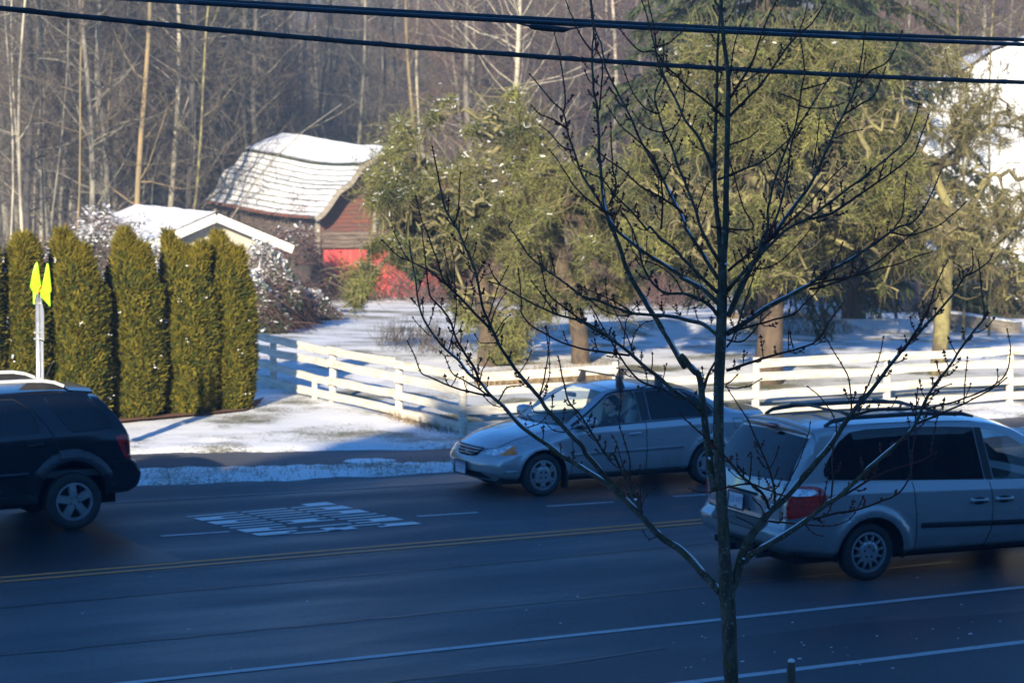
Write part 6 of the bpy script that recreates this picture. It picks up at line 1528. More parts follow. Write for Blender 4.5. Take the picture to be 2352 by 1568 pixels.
def mossy_tree(label, base, stem_px, d, poly, spread, ntar, seed, r0=.2, gap=-.05, nstr=9000, leaf=22000, snow=0, droop=1.0, moss=1.0, ivy=None, bark='brown_bark', ext=None, leafm='moss_leaf', lsz=(.03, .075)):
    R_ = np.random.RandomState(seed); root = empty('mossy_tree', base, 0); tag(root, label, 'tree')
    inv = -Vector(base); stem = [np.array(base) - np.array([0, 0, .2])] + [np.array(P(x, y, dd)) for x, y, dd in stem_px]
    T = crown_pts(R_, poly, d, spread, ntar, gap, seed)
    arr, par, chains, cnt = grow(R_, stem, T)
    mb = MB(); tk = MB(); rad = tree_mesh(mb, arr, par, chains, cnt, len(stem), r0, .016, .40, tk=tk)
    o = tk.build('trunk', M['brown_bark' if bark == 'moss_bark' and r0 > .18 else bark], root, True); o.location = inv
    o = mb.build('limbs', M[bark], root, True); o.location = inv
    thin = arr[(rad < r0 * .42)]; thin = thin[len(stem):] if len(thin) > len(stem) else arr
    leaf = int(leaf * 1.75); nstr = int(nstr * .85)
    def msk(q): return noise.noise(Vector((q[0] * .62, q[1] * .62, q[2] * .85 + seed))) + .35 * noise.noise(Vector((q[0] * 1.9, q[1] * 1.9, q[2] * 1.9)))
    thin = thin[np.array([msk(q) for q in thin]) > -.06]
    V1, F1, pts = strands(R_, thin, nstr, .15, .60, droop * .7, .34, .014)
    o = mesh_np('hanging_twigs', V1, F1, M['twig'], root, cols=np.repeat(R_.rand(nstr), 5)); o.location = inv; o['kind'] = 'stuff'
    nu = int(nstr * .32); V5, F5, pu = strands(R_, thin, nu, .35, 1.15, -.28, .22, .017, 5, 1.0)
    o = mesh_np('upright_shoots', V5, F5, M['twig'], root, cols=np.repeat(R_.rand(nu), 5)); o.location = inv; o['kind'] = 'stuff'; pts = np.concatenate([pts, pu])
    # leaf and moss tufts sit on strands and thin branches
    src = np.concatenate([pts[:, 1:4].reshape(-1, 3)] + [thin] * int(1 + 2.2 * nstr / len(thin))); w_ = R_.randint(len(src), size=leaf); p = src[w_] + R_.normal(size=(leaf, 3)) * .035
    keep = np.array([msk(q) for q in p]) > -.10; p = p[keep]; leaf = len(p)
    d_ = unit(R_.normal(size=(leaf, 3)) * .9 + np.array([0, 0, -.42 * droop])); u_ = unit(np.cross(d_, rnd_dir(R_, leaf)))
    V2, F2 = quads(p, d_, u_, R_.uniform(lsz[0], lsz[1], leaf) * 2.3, R_.uniform(lsz[0], lsz[1], leaf) * .36, .4)
    cl = np.array([noise.noise(Vector(q * 1.1)) for q in p]); tn = np.clip(.5 + cl * .9 + R_.normal(size=leaf) * .22, 0, 1)
    o = mesh_np('foliage', V2, F2, M[leafm], root, cols=tn); o.location = inv
    if ivy:
        n = ivy[1]; T2 = crown_pts(R_, ivy[0], d, spread * .6, n, -.25, seed + 3); d_ = unit(R_.normal(size=(n, 3)) + np.array([0, 0, -.6])); u_ = unit(np.cross(d_, rnd_dir(R_, n)))
        V3, F3 = quads(T2, d_, u_, R_.uniform(.06, .12, n), R_.uniform(.05, .10, n), .5); o = mesh_np('ivy', V3, F3, M['ivy_leaf'], root, cols=R_.rand(n)); o.location = inv
    if snow:
        cand = src[R_.randint(len(src), size=snow * 4)]; zz = cand[:, 2] + .18 * (cand @ -np.array(RT0)) + R_.normal(size=len(cand)) * 1.4; cand = cand[np.argsort(-zz)][:snow]
        n = len(cand); d_ = unit(R_.normal(size=(n, 3)) * np.array([1, 1, .25])); u_ = unit(np.cross(d_, np.array([0, 0, 1.]) + R_.normal(size=(n, 3)) * .35))
        V4, F4 = quads(cand + np.array([0, 0, .03]), d_, u_, R_.uniform(.05, .17, n), R_.uniform(.018, .045, n), .6); o = mesh_np('lying_snow', V4, F4, M['snow'], root); o.location = inv; o['kind'] = 'stuff'
    return root, arr, rad
g1 = G(1120, 852); g2 = G(1335, 842); g3 = G(1763, 889); g4 = G(2154, 869)
mossy_tree('snow-dusted mossy tree that hides the right half of the old barn', g1, [(1120, 760, 52.5), (1105, 660, 53), (1080, 560, 53)], 53,
           [(800, 700), (810, 640), (830, 590), (850, 540), (845, 460), (865, 390), (885, 330), (920, 270), (985, 290), (1035, 225), (1100, 250), (1185, 205), (1215, 290), (1275, 330), (1260, 450), (1230, 560), (1230, 690), (1190, 830), (1070, 840), (1060, 740), (1010, 640), (930, 590), (870, 610), (825, 700)], 2.4, 1150, 5, .20, .02, 12000, 50000, 3200,
           ivy=([(900, 430), (1010, 420), (1020, 560), (960, 650), (900, 600)], 4500), bark='moss_bark')
mossy_tree('mossy tree with a dark leaning trunk, behind the fence above the sedan roof', g2, [(1332, 780, 51.5), (1320, 700, 51.8), (1290, 620, 52), (1275, 520, 52)], 52,
           [(1180, 420), (1240, 360), (1300, 380), (1370, 360), (1420, 450), (1490, 540), (1450, 640), (1440, 740), (1360, 700), (1290, 700), (1230, 780), (1180, 700), (1170, 560)], 2.2, 620, 6, .19, .0, 8000, 24000, 500)
mossy_tree('widest mossy tree, its brown trunk standing behind the middle of the front fence', g3, [(1768, 780, 47.8), (1772, 650, 47.9), (1775, 560, 48), (1765, 480, 48)], 48.5,
           [(1420, 430), (1470, 300), (1530, 220), (1570, 110), (1680, 60), (1850, 70), (2000, 110), (2100, 200), (2120, 380), (2100, 560), (2060, 700), (1950, 650), (1880, 700), (1800, 640), (1700, 650), (1600, 640), (1500, 590), (1430, 540)], 3.4, 1700, 7, .26, .03, 17000, 56000, 350, bark='moss_bark')
mossy_tree('thin twiggy tree with a pale forked trunk at the right, before the big snowy roof', g4, [(2160, 800, 49.7), (2165, 720, 49.8), (2172, 620, 50), (2165, 480, 50)], 50.5,
           [(2070, 380), (2110, 230), (2180, 90), (2270, 180), (2352, 240), (2430, 300), (2440, 600), (2400, 720), (2280, 700), (2180, 680), (2060, 700), (2020, 600)], 3.2, 420, 8, .17, .05, 6500, 4500, 250, bark='moss_bark', lsz=(.025, .05))
# ================================================================ the winter wood
M['pale_bark'] = mat('pale_alder_bark', (.40, .36, .27), (.17, .155, .12), 4, .9, sc=(1, 1, .25), lo=.4, hi=.62)
M['grey_bark'] = mat('grey_green_bark', (.24, .225, .175), (.10, .09, .075), 4, .95, sc=(1, 1, .25))
M['dark_bark'] = mat('dark_bark', (.07, .062, .058), (.04, .036, .035), 4, .95, sc=(1, 1, .25))
M['ochre_bark'] = mat('ochre_mossy_bark', (.27, .19, .095), (.14, .12, .07), 3, .95, sc=(1, 1, .3))
M['red_twig'] = tintmat('red_brown_twig', (.055, .034, .030), (.135, .08, .068)); M['brown_twig'] = tintmat('brown_twig', (.040, .034, .030), (.120, .10, .078))
def bare_tree(root, R_, pts, w0, w1, bark, nbr, twm, loc, L=(1.2, 3.2), ntw=260, up=.55):
    pts = [np.array(p, float) for p in pts]; mb = MB(); n = len(pts)
    rr = np.linspace(w0, w1, n); mb.tube(pts, rr, 7); ends = []
    z0, z1 = pts[0][2], pts[-1][2]
    for b in range(nbr):
        t = R_.uniform(.12, .97) ** .8; i = min(n - 2, int(t * (n - 1))); f = t * (n - 1) - i; p = pts[i] * (1 - f) + pts[i + 1] * f
        a = R_.uniform(0, 6.283); d = np.array([math.cos(a), math.sin(a), R_.uniform(.05, up * 2)]); d /= np.linalg.norm(d); l = R_.uniform(*L) * (1.1 - .5 * t); r = max(.012, (w0 + (w1 - w0) * t) * R_.uniform(.22, .45))
        q = p.copy(); ch = [q.copy()]
        for s in range(5): d = d + np.array([0, 0, R_.uniform(-.15, .28)]) + R_.normal(size=3) * .13; d /= np.linalg.norm(d); q = q + d * l / 5; ch.append(q.copy())
        mb.tube(ch, list(np.linspace(r, .008, 6)), 4, False); ends += ch[1:]
    o = mb.build('trunk', bark, root, True); o.location = -Vector(loc)
    if ntw and ends:
        V, F, _ = strands(R_, np.array(ends), ntw, .4, 1.3, -.45, .30, .017, 4, .8)
        o = mesh_np('twigs', V, F, twm, root, cols=np.repeat(R_.rand(ntw), 4)); o.location = -Vector(loc); o['kind'] = 'stuff'
def GT(px_, d):
    c = CW((px_ - 1176) / FPX * d, d); c.z = terrain(c.x, c.y) - .1; return c
# trunks one can tell apart: (x at the foot, x at the top of the frame, distance, width in px, bark, branches, label)
TR = [(12, 18, 96, 5, 'pale_bark', 8, 'thin pale trunk nearest the left edge of the wood'), (34, 40, 98, 6, 'pale_bark', 8, 'thin pale trunk second from the left edge of the wood'),
      (44, 60, 95, 8, 'pale_bark', 6, 'whitish slender trunk, brightest of the thin cluster at the far left'), (66, 90, 101, 5, 'pale_bark', 8, 'thin pale curved trunk right of the bright slender one at the far left'),
      (82, 96, 104, 5, 'pale_bark', 9, 'thin pale trunk right of the far left cluster'), (112, 152, 98, 5, 'grey_bark', 10, 'leaning grey trunk left of the large mossy trunk'),
      (205, 188, 97, 14, 'grey_bark', 26, 'large mossy grey trunk above the second pointed cedar'), (150, 205, 94, 5, 'ochre_bark', 4, 'thin orange dead stem leaning in front of the large mossy trunk'),
      (238, 232, 104, 10, 'pale_bark', 12, 'whitish trunk just right of the large mossy one'), (250, 262, 101, 7, 'ochre_bark', 10, 'leaning yellowish trunk between the whitish and the ochre trunk'),
      (318, 335, 96, 14, 'ochre_bark', 12, 'stout ochre trunk above the cedars, thickest of the left wood'), (394, 402, 103, 13, 'pale_bark', 14, 'mottled pale trunk left of the shed roof end of the wood'),
      (425, 440, 108, 8, 'pale_bark', 10, 'slim pale trunk above the peak of the white shed'), (408, 492, 98, 7, 'moss_bark', 16, 'mossy trunk that leans far to the right above the shed'),
      (490, 496, 117, 6, 'pale_bark', 8, 'slim whitish trunk left of the barn eave'), (514, 530, 116, 8, 'pale_bark', 9, 'white spotted trunk rising behind the barn eave'),
      (542, 552, 118, 6, 'pale_bark', 9, 'slim pale trunk left of the twin white trunks'), (570, 592, 118, 11, 'pale_bark', 7, 'left one of the twin white trunks behind the barn roof'),
      (592, 620, 119, 9, 'pale_bark', 7, 'right one of the twin white trunks behind the barn roof'), (562, 574, 122, 9, 'grey_bark', 9, 'greyish trunk at the foot of the twin white trunks'),
      (650, 668, 124, 9, 'dark_bark', 14, 'dark trunk above the barn ridge'), (700, 712, 128, 10, 'grey_bark', 12, 'grey trunk behind the dip in the barn ridge'), (732, 752, 130, 9, 'dark_bark', 12, 'dark trunk right of the dip in the barn ridge'),
      (826, 828, 122, 9, 'grey_bark', 14, 'grey-green trunk beyond the right end of the barn ridge'), (884, 868, 126, 8, 'dark_bark', 14, 'dark bent trunk between the barn and the mossy tree'), (902, 905, 128, 8, 'dark_bark', 12, 'straight dark trunk next to the bent dark one'),
      (950, 944, 120, 10, 'ochre_bark', 10, 'warm brown trunk with a pale foot in the middle of the wood'), (974, 966, 121, 9, 'pale_bark', 10, 'pale trunk right of the warm brown one in the middle'),
      (1205, 1188, 92, 16, 'pale_bark', 46, 'spreading pale tree with many long level branches behind the mossy trees'), (1330, 1325, 118, 9, 'grey_bark', 14, 'grey trunk behind the street tree, left part'),
      (1410, 1400, 112, 11, 'pale_bark', 12, 'pale trunk behind the forked stem of the street tree'), (1424, 1418, 125, 9, 'dark_bark', 10, 'dark trunk beside the pale one behind the street tree'),
      (2212, 2208, 62, 7, 'moss_bark', 14, 'yellow mossy thin tree with a forked top, left of the big snowy roof'), (2262, 2290, 64, 6, 'moss_bark', 14, 'yellow mossy leaning tree in front of the big snowy roof')]
for i, (xf, xt, d, wpx, bk, nb_, lab) in enumerate(TR):
    R_ = np.random.RandomState(300 + i); f = GT(xf, d); w = wpx * d / FPX / 2
    top = P(xt, -5, d); k = 1.45; pts = []
    for j in range(9):
        t = j / 8 * k; q = f + (top - f) * t; q = q + RT0 * (.22 * math.sin(t * 4 + i)) * (d / 100) + FH * (.2 * math.sin(t * 3 + i * 2)); pts.append(q)
    root = empty('bare_tree', f, 0, lab, 'tree')
    bare_tree(root, R_, pts, w * 1.12, w * .45, M[bk], int(nb_ * 1.4), M['red_twig'] if 900 < xf < 1500 else M['brown_twig'], f, (1.8, 5.5) if nb_ < 40 else (2.5, 5.5), 900)
# repeats deeper in the wood
PRO = []
for k in range(7):
    R_ = np.random.RandomState(40 + k); H_ = 14 + 3 * R_.rand(); pts = [(.3 * math.sin(j * .7 + k) * j / 8 + (k - 3) * .09 * j, .2 * math.cos(j + k), H_ * j / 8 - .2) for j in range(9)]
    root = empty('alder', (0, 0, 0)); bare_tree(root, R_, pts, .12 + .013 * k, .05, M[['dark_bark', 'grey_bark', 'dark_bark', 'pale_bark', 'grey_bark', 'dark_bark', 'grey_bark'][k]], 40, M['red_twig'] if k % 2 else M['brown_twig'], (0, 0, 0), (1.4, 4.4), 1500)
    PRO.append(root)
def dup(root, loc, rz, sc):
    r = root.copy(); C.objects.link(r); r.location = loc; r.rotation_euler = (0, 0, rz); r.scale = (sc, sc, sc)
    for ch in list(root.children): c = ch.copy(); C.objects.link(c); c.parent = r
    return r
Rf = rng(77); k = 0
zones = ((-60, 620, 98, 150, 84, 'slim bare tree among many in the wood left of the barn'), (620, 1020, 135, 215, 50, 'slim bare tree among many in the hazy wood behind the barn'),
         (1020, 1560, 96, 165, 56, 'slim bare tree among many in the reddish wood behind the mossy trees'), (1900, 2420, 98, 160, 34, 'slim bare tree among many in the wood at the upper right'))
used = set()
for x0, x1, d0, d1, n, lab in zones:
    for i in range(n):
        d = d0 + (d1 - d0) * Rf.random() ** .8; x = x0 + (x1 - x0) * (i + Rf.random()) / n; d = max(d, 118) if 440 < x < 1100 else d; c = GT(x, d); pi = Rf.randrange(7); sc = Rf.uniform(.85, 1.2); rz = Rf.uniform(0, 6.28)
        if pi not in used: used.add(pi); o = PRO[pi]; o.location = c; o.rotation_euler = (0, 0, rz); o.scale = (sc, sc, sc)
        else: o = dup(PRO[pi], c, rz, sc)
        tag(o, lab, 'tree', lab.replace('slim bare tree', 'slim bare trees'))
# far wood that reads as one mass
def far_wood():
    R_ = np.random.RandomState(5); mb = MB()
    for i in range(420):
        a = R_.uniform(-.10, 1.10); d = R_.uniform(165, 205); p = np.array([math.sin(a) * d, math.cos(a) * d, -2.0]); h = R_.uniform(14, 20)
        mb.tube([p, p + np.array([R_.uniform(-.5, .5), 0, h * .5]), p + np.array([R_.uniform(-1, 1), 0, h])], [.16, .12, .04], 4, False)
    o = mb.build('far_wood', M['grey_bark']); tag(o, kind='stuff')
    n = 36000; a = R_.uniform(-.10, 1.10, n); d = R_.uniform(160, 210, n); z = R_.uniform(1, 19, n); p = np.stack([np.sin(a) * d, np.cos(a) * d, z], 1)
    dd = unit(rnd_dir(R_, n) + np.array([0, 0, .7])); u = unit(np.cross(dd, rnd_dir(R_, n))); V, F = quads(p, dd, u, R_.uniform(1, 3, n), R_.uniform(.03, .06, n), .4)
    mesh_np('far_wood_twigs', V, F, M['brown_twig'], cols=R_.rand(n))['kind'] = 'stuff'
far_wood()
def thicket():
    R_ = np.random.RandomState(9)
    for nm, x0, x1, d0, d1, n, h0, h1, m_ in (('undergrowth', -80, 1000, 93, 135, 12000, .8, 3.2, 'brown_twig'), ('reddish_undergrowth', 950, 1600, 90, 140, 9000, .8, 4.6, 'red_twig'), ('right_undergrowth', 1850, 2450, 92, 130, 5000, .8, 3.5, 'brown_twig')):
        d = R_.uniform(d0, d1, n); x = R_.uniform(x0, x1, n); base = np.array([CW((a - 1176) / FPX * b, b) for a, b in zip(x, d)]); base[:, 2] = -1.6
        Lh = R_.uniform(h0, h1, n); dd = unit(R_.normal(size=(n, 3)) * .38 + np.array([0, 0, 1.])); p = base; pts = [p]
        for s in range(4): dd = unit(dd + R_.normal(size=(n, 3)) * .28 + np.array([0, 0, -.10])); p = p + dd * (Lh / 4)[:, None]; pts.append(p)
        pts = np.stack(pts, 1); side = unit(np.cross(pts[:, -1] - pts[:, 0], rnd_dir(R_, n))); w = np.linspace(1, .4, 5)[None, :, None] * .016
        V = np.stack([pts - side[:, None] * w, pts + side[:, None] * w], 2).reshape(-1, 3); b = ((np.arange(n) * 10)[:, None] + np.arange(4)[None] * 2).ravel(); F = np.stack([b, b + 1, b + 3, b + 2], 1)
        o = mesh_np(nm, V, F, M[m_], cols=np.repeat(R_.rand(n), 4)); o['kind'] = 'stuff'
        if nm == 'undergrowth':                       # ivy-green leaves low in the left wood
            k_ = 9000; q = pts[R_.randint(n, size=k_), R_.randint(1, 4, size=k_)]; q = q + R_.normal(size=(k_, 3)) * .1; d2 = rnd_dir(R_, k_); u2 = unit(np.cross(d2, rnd_dir(R_, k_)))
            V, F = quads(q, d2, u2, R_.uniform(.08, .2, k_), R_.uniform(.06, .14, k_), .5); mesh_np('undergrowth_leaves', V, F, M['ivy_leaf'], cols=R_.rand(k_))['kind'] = 'stuff'
thicket()
def tangle():
    """fine twigs of the saplings between the trunks, and thin stems that lean across each other"""
    R_ = np.random.RandomState(19)
    for nm, x0, x1, d0, d1, n, zt, m_ in (('sapling_twigs', -80, 640, 96, 128, 17000, 9, 'brown_twig'), ('hazy_sapling_twigs', 640, 1050, 118, 150, 14000, 10, 'brown_twig'), ('reddish_sapling_twigs', 980, 1600, 98, 140, 22000, 11, 'red_twig'), ('right_sapling_twigs', 1950, 2440, 96, 130, 14000, 11, 'red_twig')):
        d = R_.uniform(d0, d1, n); x = R_.uniform(x0, x1, n); p = np.array([CW((a - 1176) / FPX * b, b) for a, b in zip(x, d)]); p[:, 2] = R_.uniform(-1, zt, n)
        k = np.array([noise.noise(Vector(q * .35)) for q in p]) > -.12; p = p[k]; n = len(p)
        dd = unit(R_.normal(size=(n, 3)) * .8 + np.array([0, 0, .5])); u = unit(np.cross(dd, rnd_dir(R_, n))); V, F = quads(p, dd, u, R_.uniform(.5, 1.8, n), R_.uniform(.012, .026, n), .4)
        mesh_np(nm, V, F, M[m_], cols=R_.rand(n))['kind'] = 'stuff'
    mb = MB()
    for i in range(130):
        x = R_.uniform(-60, 1500); d = R_.uniform(96, 130); d = max(d, 118) if 440 < x < 1100 else d; p = np.array(GT(x, d)); L = R_.uniform(4, 11); a = R_.uniform(0, 6.28); e = R_.uniform(.4, 1.3); q = [p]
        v = np.array([math.cos(a) * math.cos(e), math.sin(a) * math.cos(e), math.sin(e)])
        for s in range(6): q.append(q[-1] + v * L / 6); v = v + R_.normal(size=3) * .12 + np.array([0, 0, -.05]); v /= np.linalg.norm(v)
        mb.tube(q, list(np.linspace(.05, .015, 7)), 4, False)
    mb.build('leaning_stems', M['grey_bark'])['kind'] = 'stuff'
tangle()
# ================================================================ dark fir at the top right
def fir(px_, d, base_w, h, label, seed, n=26000):
    R_ = np.random.RandomState(seed); c = GT(px_, d); root = empty('fir_tree', c, 0, label, 'tree')
    m = MB(); m.tube([(0, 0, -.2), (0, 0, h * .6), (0, 0, h)], [.35, .22, .03], 8); m.build('trunk', M['brown_bark'], root, True)
    lv = MB(); nb = 150; P_ = []; Dd = []
    for i in range(nb):
        t = (i / nb) ** .9; z = h * (.10 + .9 * t); L = base_w * (1 - t) ** .75 * R_.uniform(.8, 1.1) + .3; a = R_.uniform(0, 6.283); d_ = np.array([math.cos(a), math.sin(a), 0]); pts = [np.array([0, 0, z]) + d_ * L * s + np.array([0, 0, -.42 * L * s * s + .1 * L * s]) for s in np.linspace(0, 1, 6)]
        lv.tube(pts, [.05, .04, .03, .025, .018, .01], 4, False); k = max(20, int(n / nb * (1 - t) * 1.6)); s = R_.rand(k) ** .7; q = np.array([0, 0, z]) + d_ * L * s[:, None] + np.array([0, 0, 1.]) * (-.42 * L * s * s + .1 * L * s)[:, None]
        w = np.cross(d_, [0, 0, 1]); P_.append(q + w * (R_.normal(size=(k, 1)) * .30 * (1.1 - s[:, None]) * L * .45) + R_.normal(size=(k, 3)) * .07); Dd.append(np.tile(d_, (k, 1)))
    lv.build('limbs', M['brown_bark'], root)
    P_ = np.concatenate(P_); Dd = np.concatenate(Dd); k = len(P_); d2 = unit(Dd * .5 + R_.normal(size=(k, 3)) * .45 + np.array([0, 0, -.75])); u2 = unit(np.cross(d2, rnd_dir(R_, k)))
    V, F = quads(P_, d2, u2, R_.uniform(.18, .42, k), R_.uniform(.05, .11, k), .3); mesh_np('foliage', V, F, M['fir_leaf'], root, cols=np.clip(R_.rand(k) * .7 + .5 * np.array([noise.noise(Vector(q * .5)) for q in P_]), 0, 1))
M['fir_leaf'] = tintmat('fir_needles', (.018, .032, .013), (.075, .085, .028))
fir(1740, 66, 5.4, 18, 'dark green fir whose lower boughs fill the top right, behind the widest mossy tree', 3, 30000)
fir(1960, 72, 5.4, 17, 'second dark fir, close behind and to the right of the first', 4, 22000)
fir(1600, 96, 3.4, 15, 'hazy distant fir to the left of the street tree top', 5, 14000)
# ================================================================ brambles under snow
def bramble(name, centres, n, seed, snowf=.45, leafm='ivy_leaf'):
    R_ = np.random.RandomState(seed); P_ = []; N_ = []
    for (c, r) in centres:
        k = int(n * r[0] * r[2] / sum(q[1][0] * q[1][2] for q in centres)); u = rnd_dir(R_, k); u[:, 2] = np.abs(u[:, 2]); s = R_.uniform(.78, 1.05, (k, 1)); P_.append(np.array(c) + u * np.array(r) * s); N_.append(u)
    P_ = np.concatenate(P_); N_ = np.concatenate(N_); k = len(P_); P_ = P_ + np.array([noise.noise(Vector(q * 1.2)) for q in P_])[:, None] * N_ * .5
    d = unit(rnd_dir(R_, k) + N_ * .4); u = unit(np.cross(d, N_ + R_.normal(size=(k, 3)) * .4)); V, F = quads(P_, d, u, R_.uniform(.06, .15, k), R_.uniform(.03, .08, k), .5)
    top = N_[:, 2] + R_.normal(size=k) * .35; sn = top > np.quantile(top, 1 - snowf)
    o1 = mesh_np(name, V.reshape(-1, 4, 3)[~sn].reshape(-1, 3), np.arange(4 * int((~sn).sum())).reshape(-1, 4), M[leafm], cols=R_.rand(int((~sn).sum()))); o1['kind'] = 'stuff'
    Ps = P_[sn] + np.array([0, 0, .04]); ds = unit(R_.normal(size=(len(Ps), 3)) * np.array([1, 1, .3])); us = unit(np.cross(ds, np.array([0, 0, 1.]) + R_.normal(size=(len(Ps), 3)) * .3))
    V, F = quads(Ps, ds, us, R_.uniform(.05, .13, len(Ps)), R_.uniform(.035, .085, len(Ps)), .7); mesh_np(name + '_snow', V, F, M['snow'])['kind'] = 'stuff'
    m_ = k // 5; base = P_[R_.randint(k, size=m_)]; V, F, _ = strands(R_, base, m_, .4, 1.5, .5, .25, .02, 5, 1.0); mesh_np(name + '_stems', V, F, M['red_twig'], cols=np.repeat(R_.rand(m_), 5))['kind'] = 'stuff'
    cb = MB()
    for (c, r) in centres: cb.ball(c, 1.0, tuple(q * .74 for q in r), 16, 8)
    cb.build(name + '_heart', M['dark_bark'])['kind'] = 'stuff'
def cw3(x, d, z): return tuple(CW((x - 1176) / FPX * d, d, z))
bramble('brambles', [(cw3(232, 77, -.9), (1.5, 1.6, 3.35)), (cw3(165, 77.5, -.9), (1.3, 1.5, 2.7)), (cw3(95, 78, -1.0), (1.8, 1.6, 1.9)), (cw3(20, 78, -1.1), (2.0, 1.6, 1.8)), (cw3(300, 73.3, -.9), (1.1, 1.0, 2.95)), (cw3(352, 72.6, -.9), (.9, .8, 2.5)), (cw3(285, 77.5, .9), (1.3, 1.6, 1.4))], 38000, 1, .42)
bramble('bramble_bank', [(cw3(560, 63, -.5), (1.1, 1.2, 1.9)), (cw3(608, 66, -.6), (1.0, 1.2, 2.3)), (cw3(655, 70, -.8), (.9, 1.2, 1.75)), (cw3(700, 76, -1.1), (.85, 1.0, 1.25))], 26000, 2, .36)
bramble('dark_bushes', [(cw3(2190, 76, -1.2), (1.6, 1.0, 2.0)), (cw3(2290, 78, -1.2), (1.8, 1.0, 2.3)), (cw3(2400, 76, -1.2), (1.8, 1.0, 2.2))], 9000, 4, .06)
bramble('barn_vines', [(cw3(668, 90, .2), (1.2, .5, 1.5)), (cw3(705, 92, -.3), (.6, .5, 1.2))], 2600, 3, .12, 'red_twig')
# snow-caught climber on the lower barn roof
Rv = np.random.RandomState(3); Mt = Matrix.Translation(BA) @ Matrix.Rotation(BRZ, 4, 'Z'); bp = []
for i in range(70): y = Rv.uniform(.2, 4.2); x = Rv.uniform(-.6, .75) * (1 - y / 9); z = 3.42 + np.interp(x, [-.75, -.35, 0, .5, 1], [-.18, .02, .35, .98, 1.4]) + .1; bp.append(np.array(Mt @ Vector((x, y, z))))
V, F, _ = strands(Rv, np.array(bp), 150, .2, .8, .1, .3, .018, 5, 1.0); mesh_np('roof_climber', V, F, M['red_twig'], cols=np.repeat(Rv.rand(150), 5))['kind'] = 'stuff'
# dry weeds in the pasture
def weeds(name, poly, n, h, seed, m_='dry_grass', w=.014):
    R_ = np.random.RandomState(seed); b = []
    xs = [p[0] for p in poly]; ys = [p[1] for p in poly]
    while len(b) < n:
        x, y = R_.uniform(min(xs), max(xs)), R_.uniform(min(ys), max(ys))
        if in_poly(x, y, poly): q = G(x, y); q.z = terrain(q.x, q.y); b.append(np.array(q))
    b = np.array(b); V, F, _ = strands(R_, b, n, h * .4, h, -1.1, .22, w, 4, .5); o = mesh_np(name, V, F, M[m_], cols=np.repeat(R_.rand(n), 4)); o['kind'] = 'stuff'
M['dry_grass'] = tintmat('dry_grass', (.13, .085, .045), (.33, .25, .14))
weeds('dry_weeds', [(850, 800), (880, 760), (1000, 740), (1080, 800), (1020, 830), (900, 815)], 500, .75, 4, 'brown_twig')
weeds('dry_grass_tufts', [(1090, 905), (1100, 880), (1250, 868), (1400, 860), (1420, 880), (1250, 900)], 2600, .28, 5)
weeds('verge_grass', [(330, 1112), (330, 1090), (700, 1082), (1030, 1070), (1030, 1088), (600, 1108)], 900, .09, 6, w=.008)
weeds('fence_foot_grass', [(1070, 1010), (1070, 990), (1000, 975), (880, 950), (870, 962), (980, 1000)], 1200, .16, 7, w=.01)
weeds('bank_grass', [(1650, 735), (1650, 712), (1780, 712), (1900, 722), (1960, 738), (1900, 748)], 2600, .3, 8)
# small far fence posts in the blue shade of the pasture
pf = empty('wire_fence', GT(1950, 80), 0, 'short dark posts of an old wire fence in the shaded snow beyond the trees', 'fence')
for x in (1890, 1950, 1988, 2060, 2120):
    q = GT(x, 80) - pf.location; m = MB(); m.tube([(q.x, q.y, 0), (q.x, q.y, 1.2)], .06, 6); m.build('post', M['dark_bark'], pf)
for z in (.5, .9): q0 = GT(1880, 80) - pf.location; q1 = GT(2130, 80) - pf.location; m = MB(); m.tube([(q0.x, q0.y, z), (q1.x, q1.y, z)], .012, 4); m.build('wire', M['dark_bark'], pf)
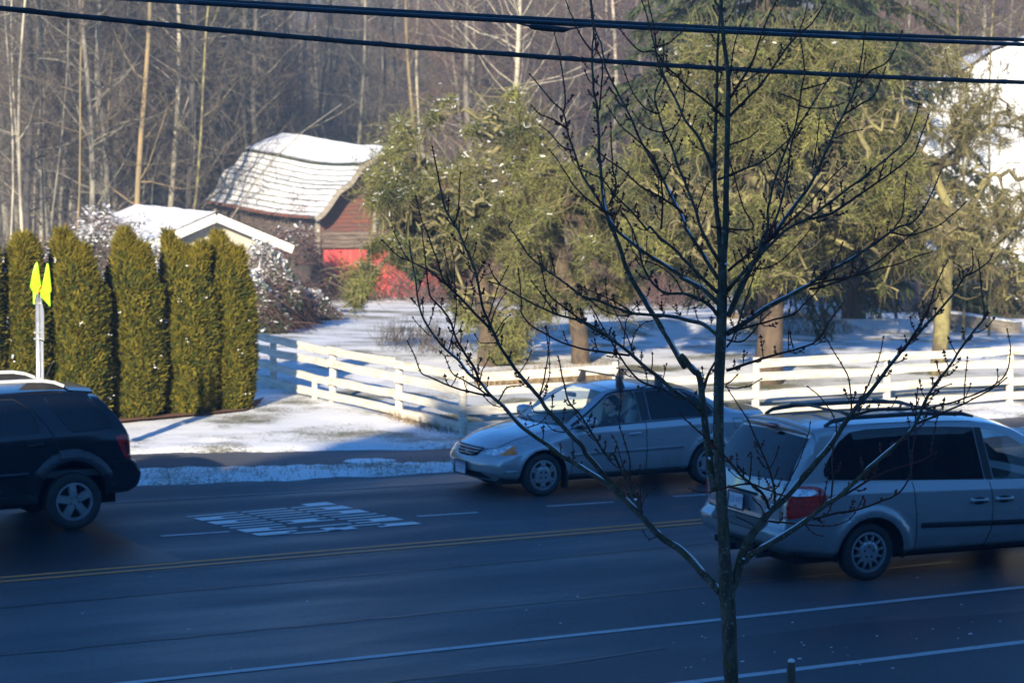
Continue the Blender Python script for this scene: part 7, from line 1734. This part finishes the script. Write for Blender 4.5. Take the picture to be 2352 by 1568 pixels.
# ================================================================ driver of the sedan
def make_driver():
    o0 = SED.location + Vector((1.30, -.36, 0))
    root = empty('person', (o0.x, o0.y, .70), 0, 'driver with dark tied-back hair, dark sunglasses and a dark jacket, in the silver sedan', 'person')
    def remesh(mb, name, m, vox, parent):
        me = mb.mesh(name); o = bpy.data.objects.new(name, me); C.objects.link(o); md = o.modifiers.new('r', 'REMESH'); md.mode = 'VOXEL'; md.voxel_size = vox
        s = o.modifiers.new('s', 'SMOOTH'); s.factor = .5; s.iterations = 4
        dg = bpy.context.evaluated_depsgraph_get(); m2 = bpy.data.meshes.new_from_object(o.evaluated_get(dg)); bpy.data.objects.remove(o); m2.materials.clear()
        return link_mesh(name, m2, m, parent, True)
    # local: facing -x, z from the seat; head centre at z .45
    b = MB(); hz = .46
    b.ball((.01, 0, hz + .02), .10, (.98, .78, 1.08), 20, 12); b.ball((-.03, 0, hz - .045), .075, (.92, .76, 1.0), 16, 10)      # skull, jaw
    b.ball((-.098, 0, hz - .012), .018, (1.1, .75, 1.3), 8, 6); b.ball((-.078, 0, hz - .055), .02, (1, 1.4, .5), 8, 6); b.ball((-.072, 0, hz - .092), .026, (.9, 1.1, .8), 8, 6)
    for s in (-1, 1): b.ball((.018, s * .078, hz - .01), .026, (.7, .4, 1.2), 8, 6)
    b.tube([(.035, 0, hz - .05), (.045, 0, hz - .13), (.05, 0, hz - .20)], [.050, .048, .060], 14)
    b.tube([(.05, -.17, .22), (.05, 0, .25), (.05, .17, .22)], [.055, .075, .055], 14); b.tube([(.05, 0, .25), (.06, 0, .1), (.05, 0, -.08)], [.12, .135, .13], 14)
    hands = []
    for s in (-1, 1):
        sh = Vector((.05, s * .18, .21)); el = Vector((-.13, s * .235, .03)); wr = Vector((-.37, s * .14, .19)); b.tube([sh, el], [.050, .040], 10); b.tube([el, wr], [.040, .026], 10)
        b.ball(wr + Vector((-.045, -s * .005, .02)), .036, (1.15, .5, 1), 10, 6)
        for k, ln in enumerate((.040, .048, .045, .035)):
            f0 = wr + Vector((-.075, -s * .01, .045 - k * .019)); b.tube([f0, f0 + Vector((-.022, -s * .010, .0)), f0 + Vector((-.026, -s * .028, -.004)), f0 + Vector((-.010, -s * (.03 + ln * .2), -.006))], [.0095, .009, .0085, .007], 6)
        t0 = wr + Vector((-.035, -s * .018, .05)); b.tube([t0, t0 + Vector((-.02, -s * .02, .018)), t0 + Vector((-.038, -s * .02, .022))], [.011, .010, .008], 6)
    skin = mat('skin', (.72, .50, .39), (.66, .43, .33), 8, .55); remesh(b, 'body', skin, .009, root)
    j = MB(); j.tube([(.05, -.185, .215), (.05, -.09, .245), (.05, .09, .245), (.05, .185, .215)], [.064, .085, .085, .064], 14); j.tube([(.05, 0, .262), (.06, 0, .1), (.05, 0, -.12)], [.115, .155, .15], 16)
    for s in (-1, 1): j.tube([(.05, s * .185, .215), (-.13, s * .238, .03), (-.33, s * .155, .165)], [.062, .052, .036], 10)
    remesh(j, 'jacket', mat('dark_jacket', (.022, .024, .03), (.035, .036, .042), 12, .8), .011, root)
    cl = MB(); cl.tube([(.028, 0, .30), (.03, 0, .345)], [.062, .054], 14); cl.build('collar', mat('pale_collar', (.5, .46, .42), None, 6, .8), root, True)
    h = MB(); h.ball((.025, 0, hz + .035), .107, (1.0, .84, 1.05), 20, 12); h.ball((.07, 0, hz - .02), .075, (.8, 1.0, 1.1), 14, 8); h.ball((.135, 0, hz - .03), .042, (1, .9, 1.1), 12, 8)
    # the face stays free: cut the front of the hair shell
    me = h.mesh('hair'); bm = bmesh.new(); bm.from_mesh(me); bmesh.ops.delete(bm, geom=[f for f in bm.faces if f.calc_center_median().x < -.045 and f.calc_center_median().z < hz + .085 or (f.calc_center_median().x < -.005 and f.calc_center_median().z < hz + .03)], context='FACES'); bm.to_mesh(me); bm.free()
    link_mesh('hair', me, mat('dark_hair', (.018, .012, .009), (.03, .02, .015), 30, .45), root, True)
    g = MB()
    for s in (-1, 1):
        g.ball((-.088, s * .036, hz + .012), .030, (.42, 1.05, .72), 12, 8); g.tube([(-.078, s * .062, hz + .018), (.0, s * .083, hz + .016), (.02, s * .080, hz + .008)], .0042, 5)
    g.beam((-.098, -.014, hz + .02), (-.098, .014, hz + .02), .006, .008); g.build('sunglasses', M['black_plastic'], root, True)
make_driver()
# ================================================================ thin winter haze
def haze():
    b = MB(); b.box((100, 130, 16), (820, 760, 38)); o = b.build('haze', None)
    o.data.materials.clear(); m = bpy.data.materials.new('haze'); m.use_nodes = True; nt = m.node_tree; nt.nodes.clear()
    out = nt.nodes.new('ShaderNodeOutputMaterial'); v = nt.nodes.new('ShaderNodeVolumePrincipled'); v.inputs['Color'].default_value = (.55, .74, 1, 1); v.inputs['Density'].default_value = .0010; v.inputs['Anisotropy'].default_value = 0.0
    nt.links.new(v.outputs[0], out.inputs['Volume']); o.data.materials.append(m); o['kind'] = 'stuff'
haze()
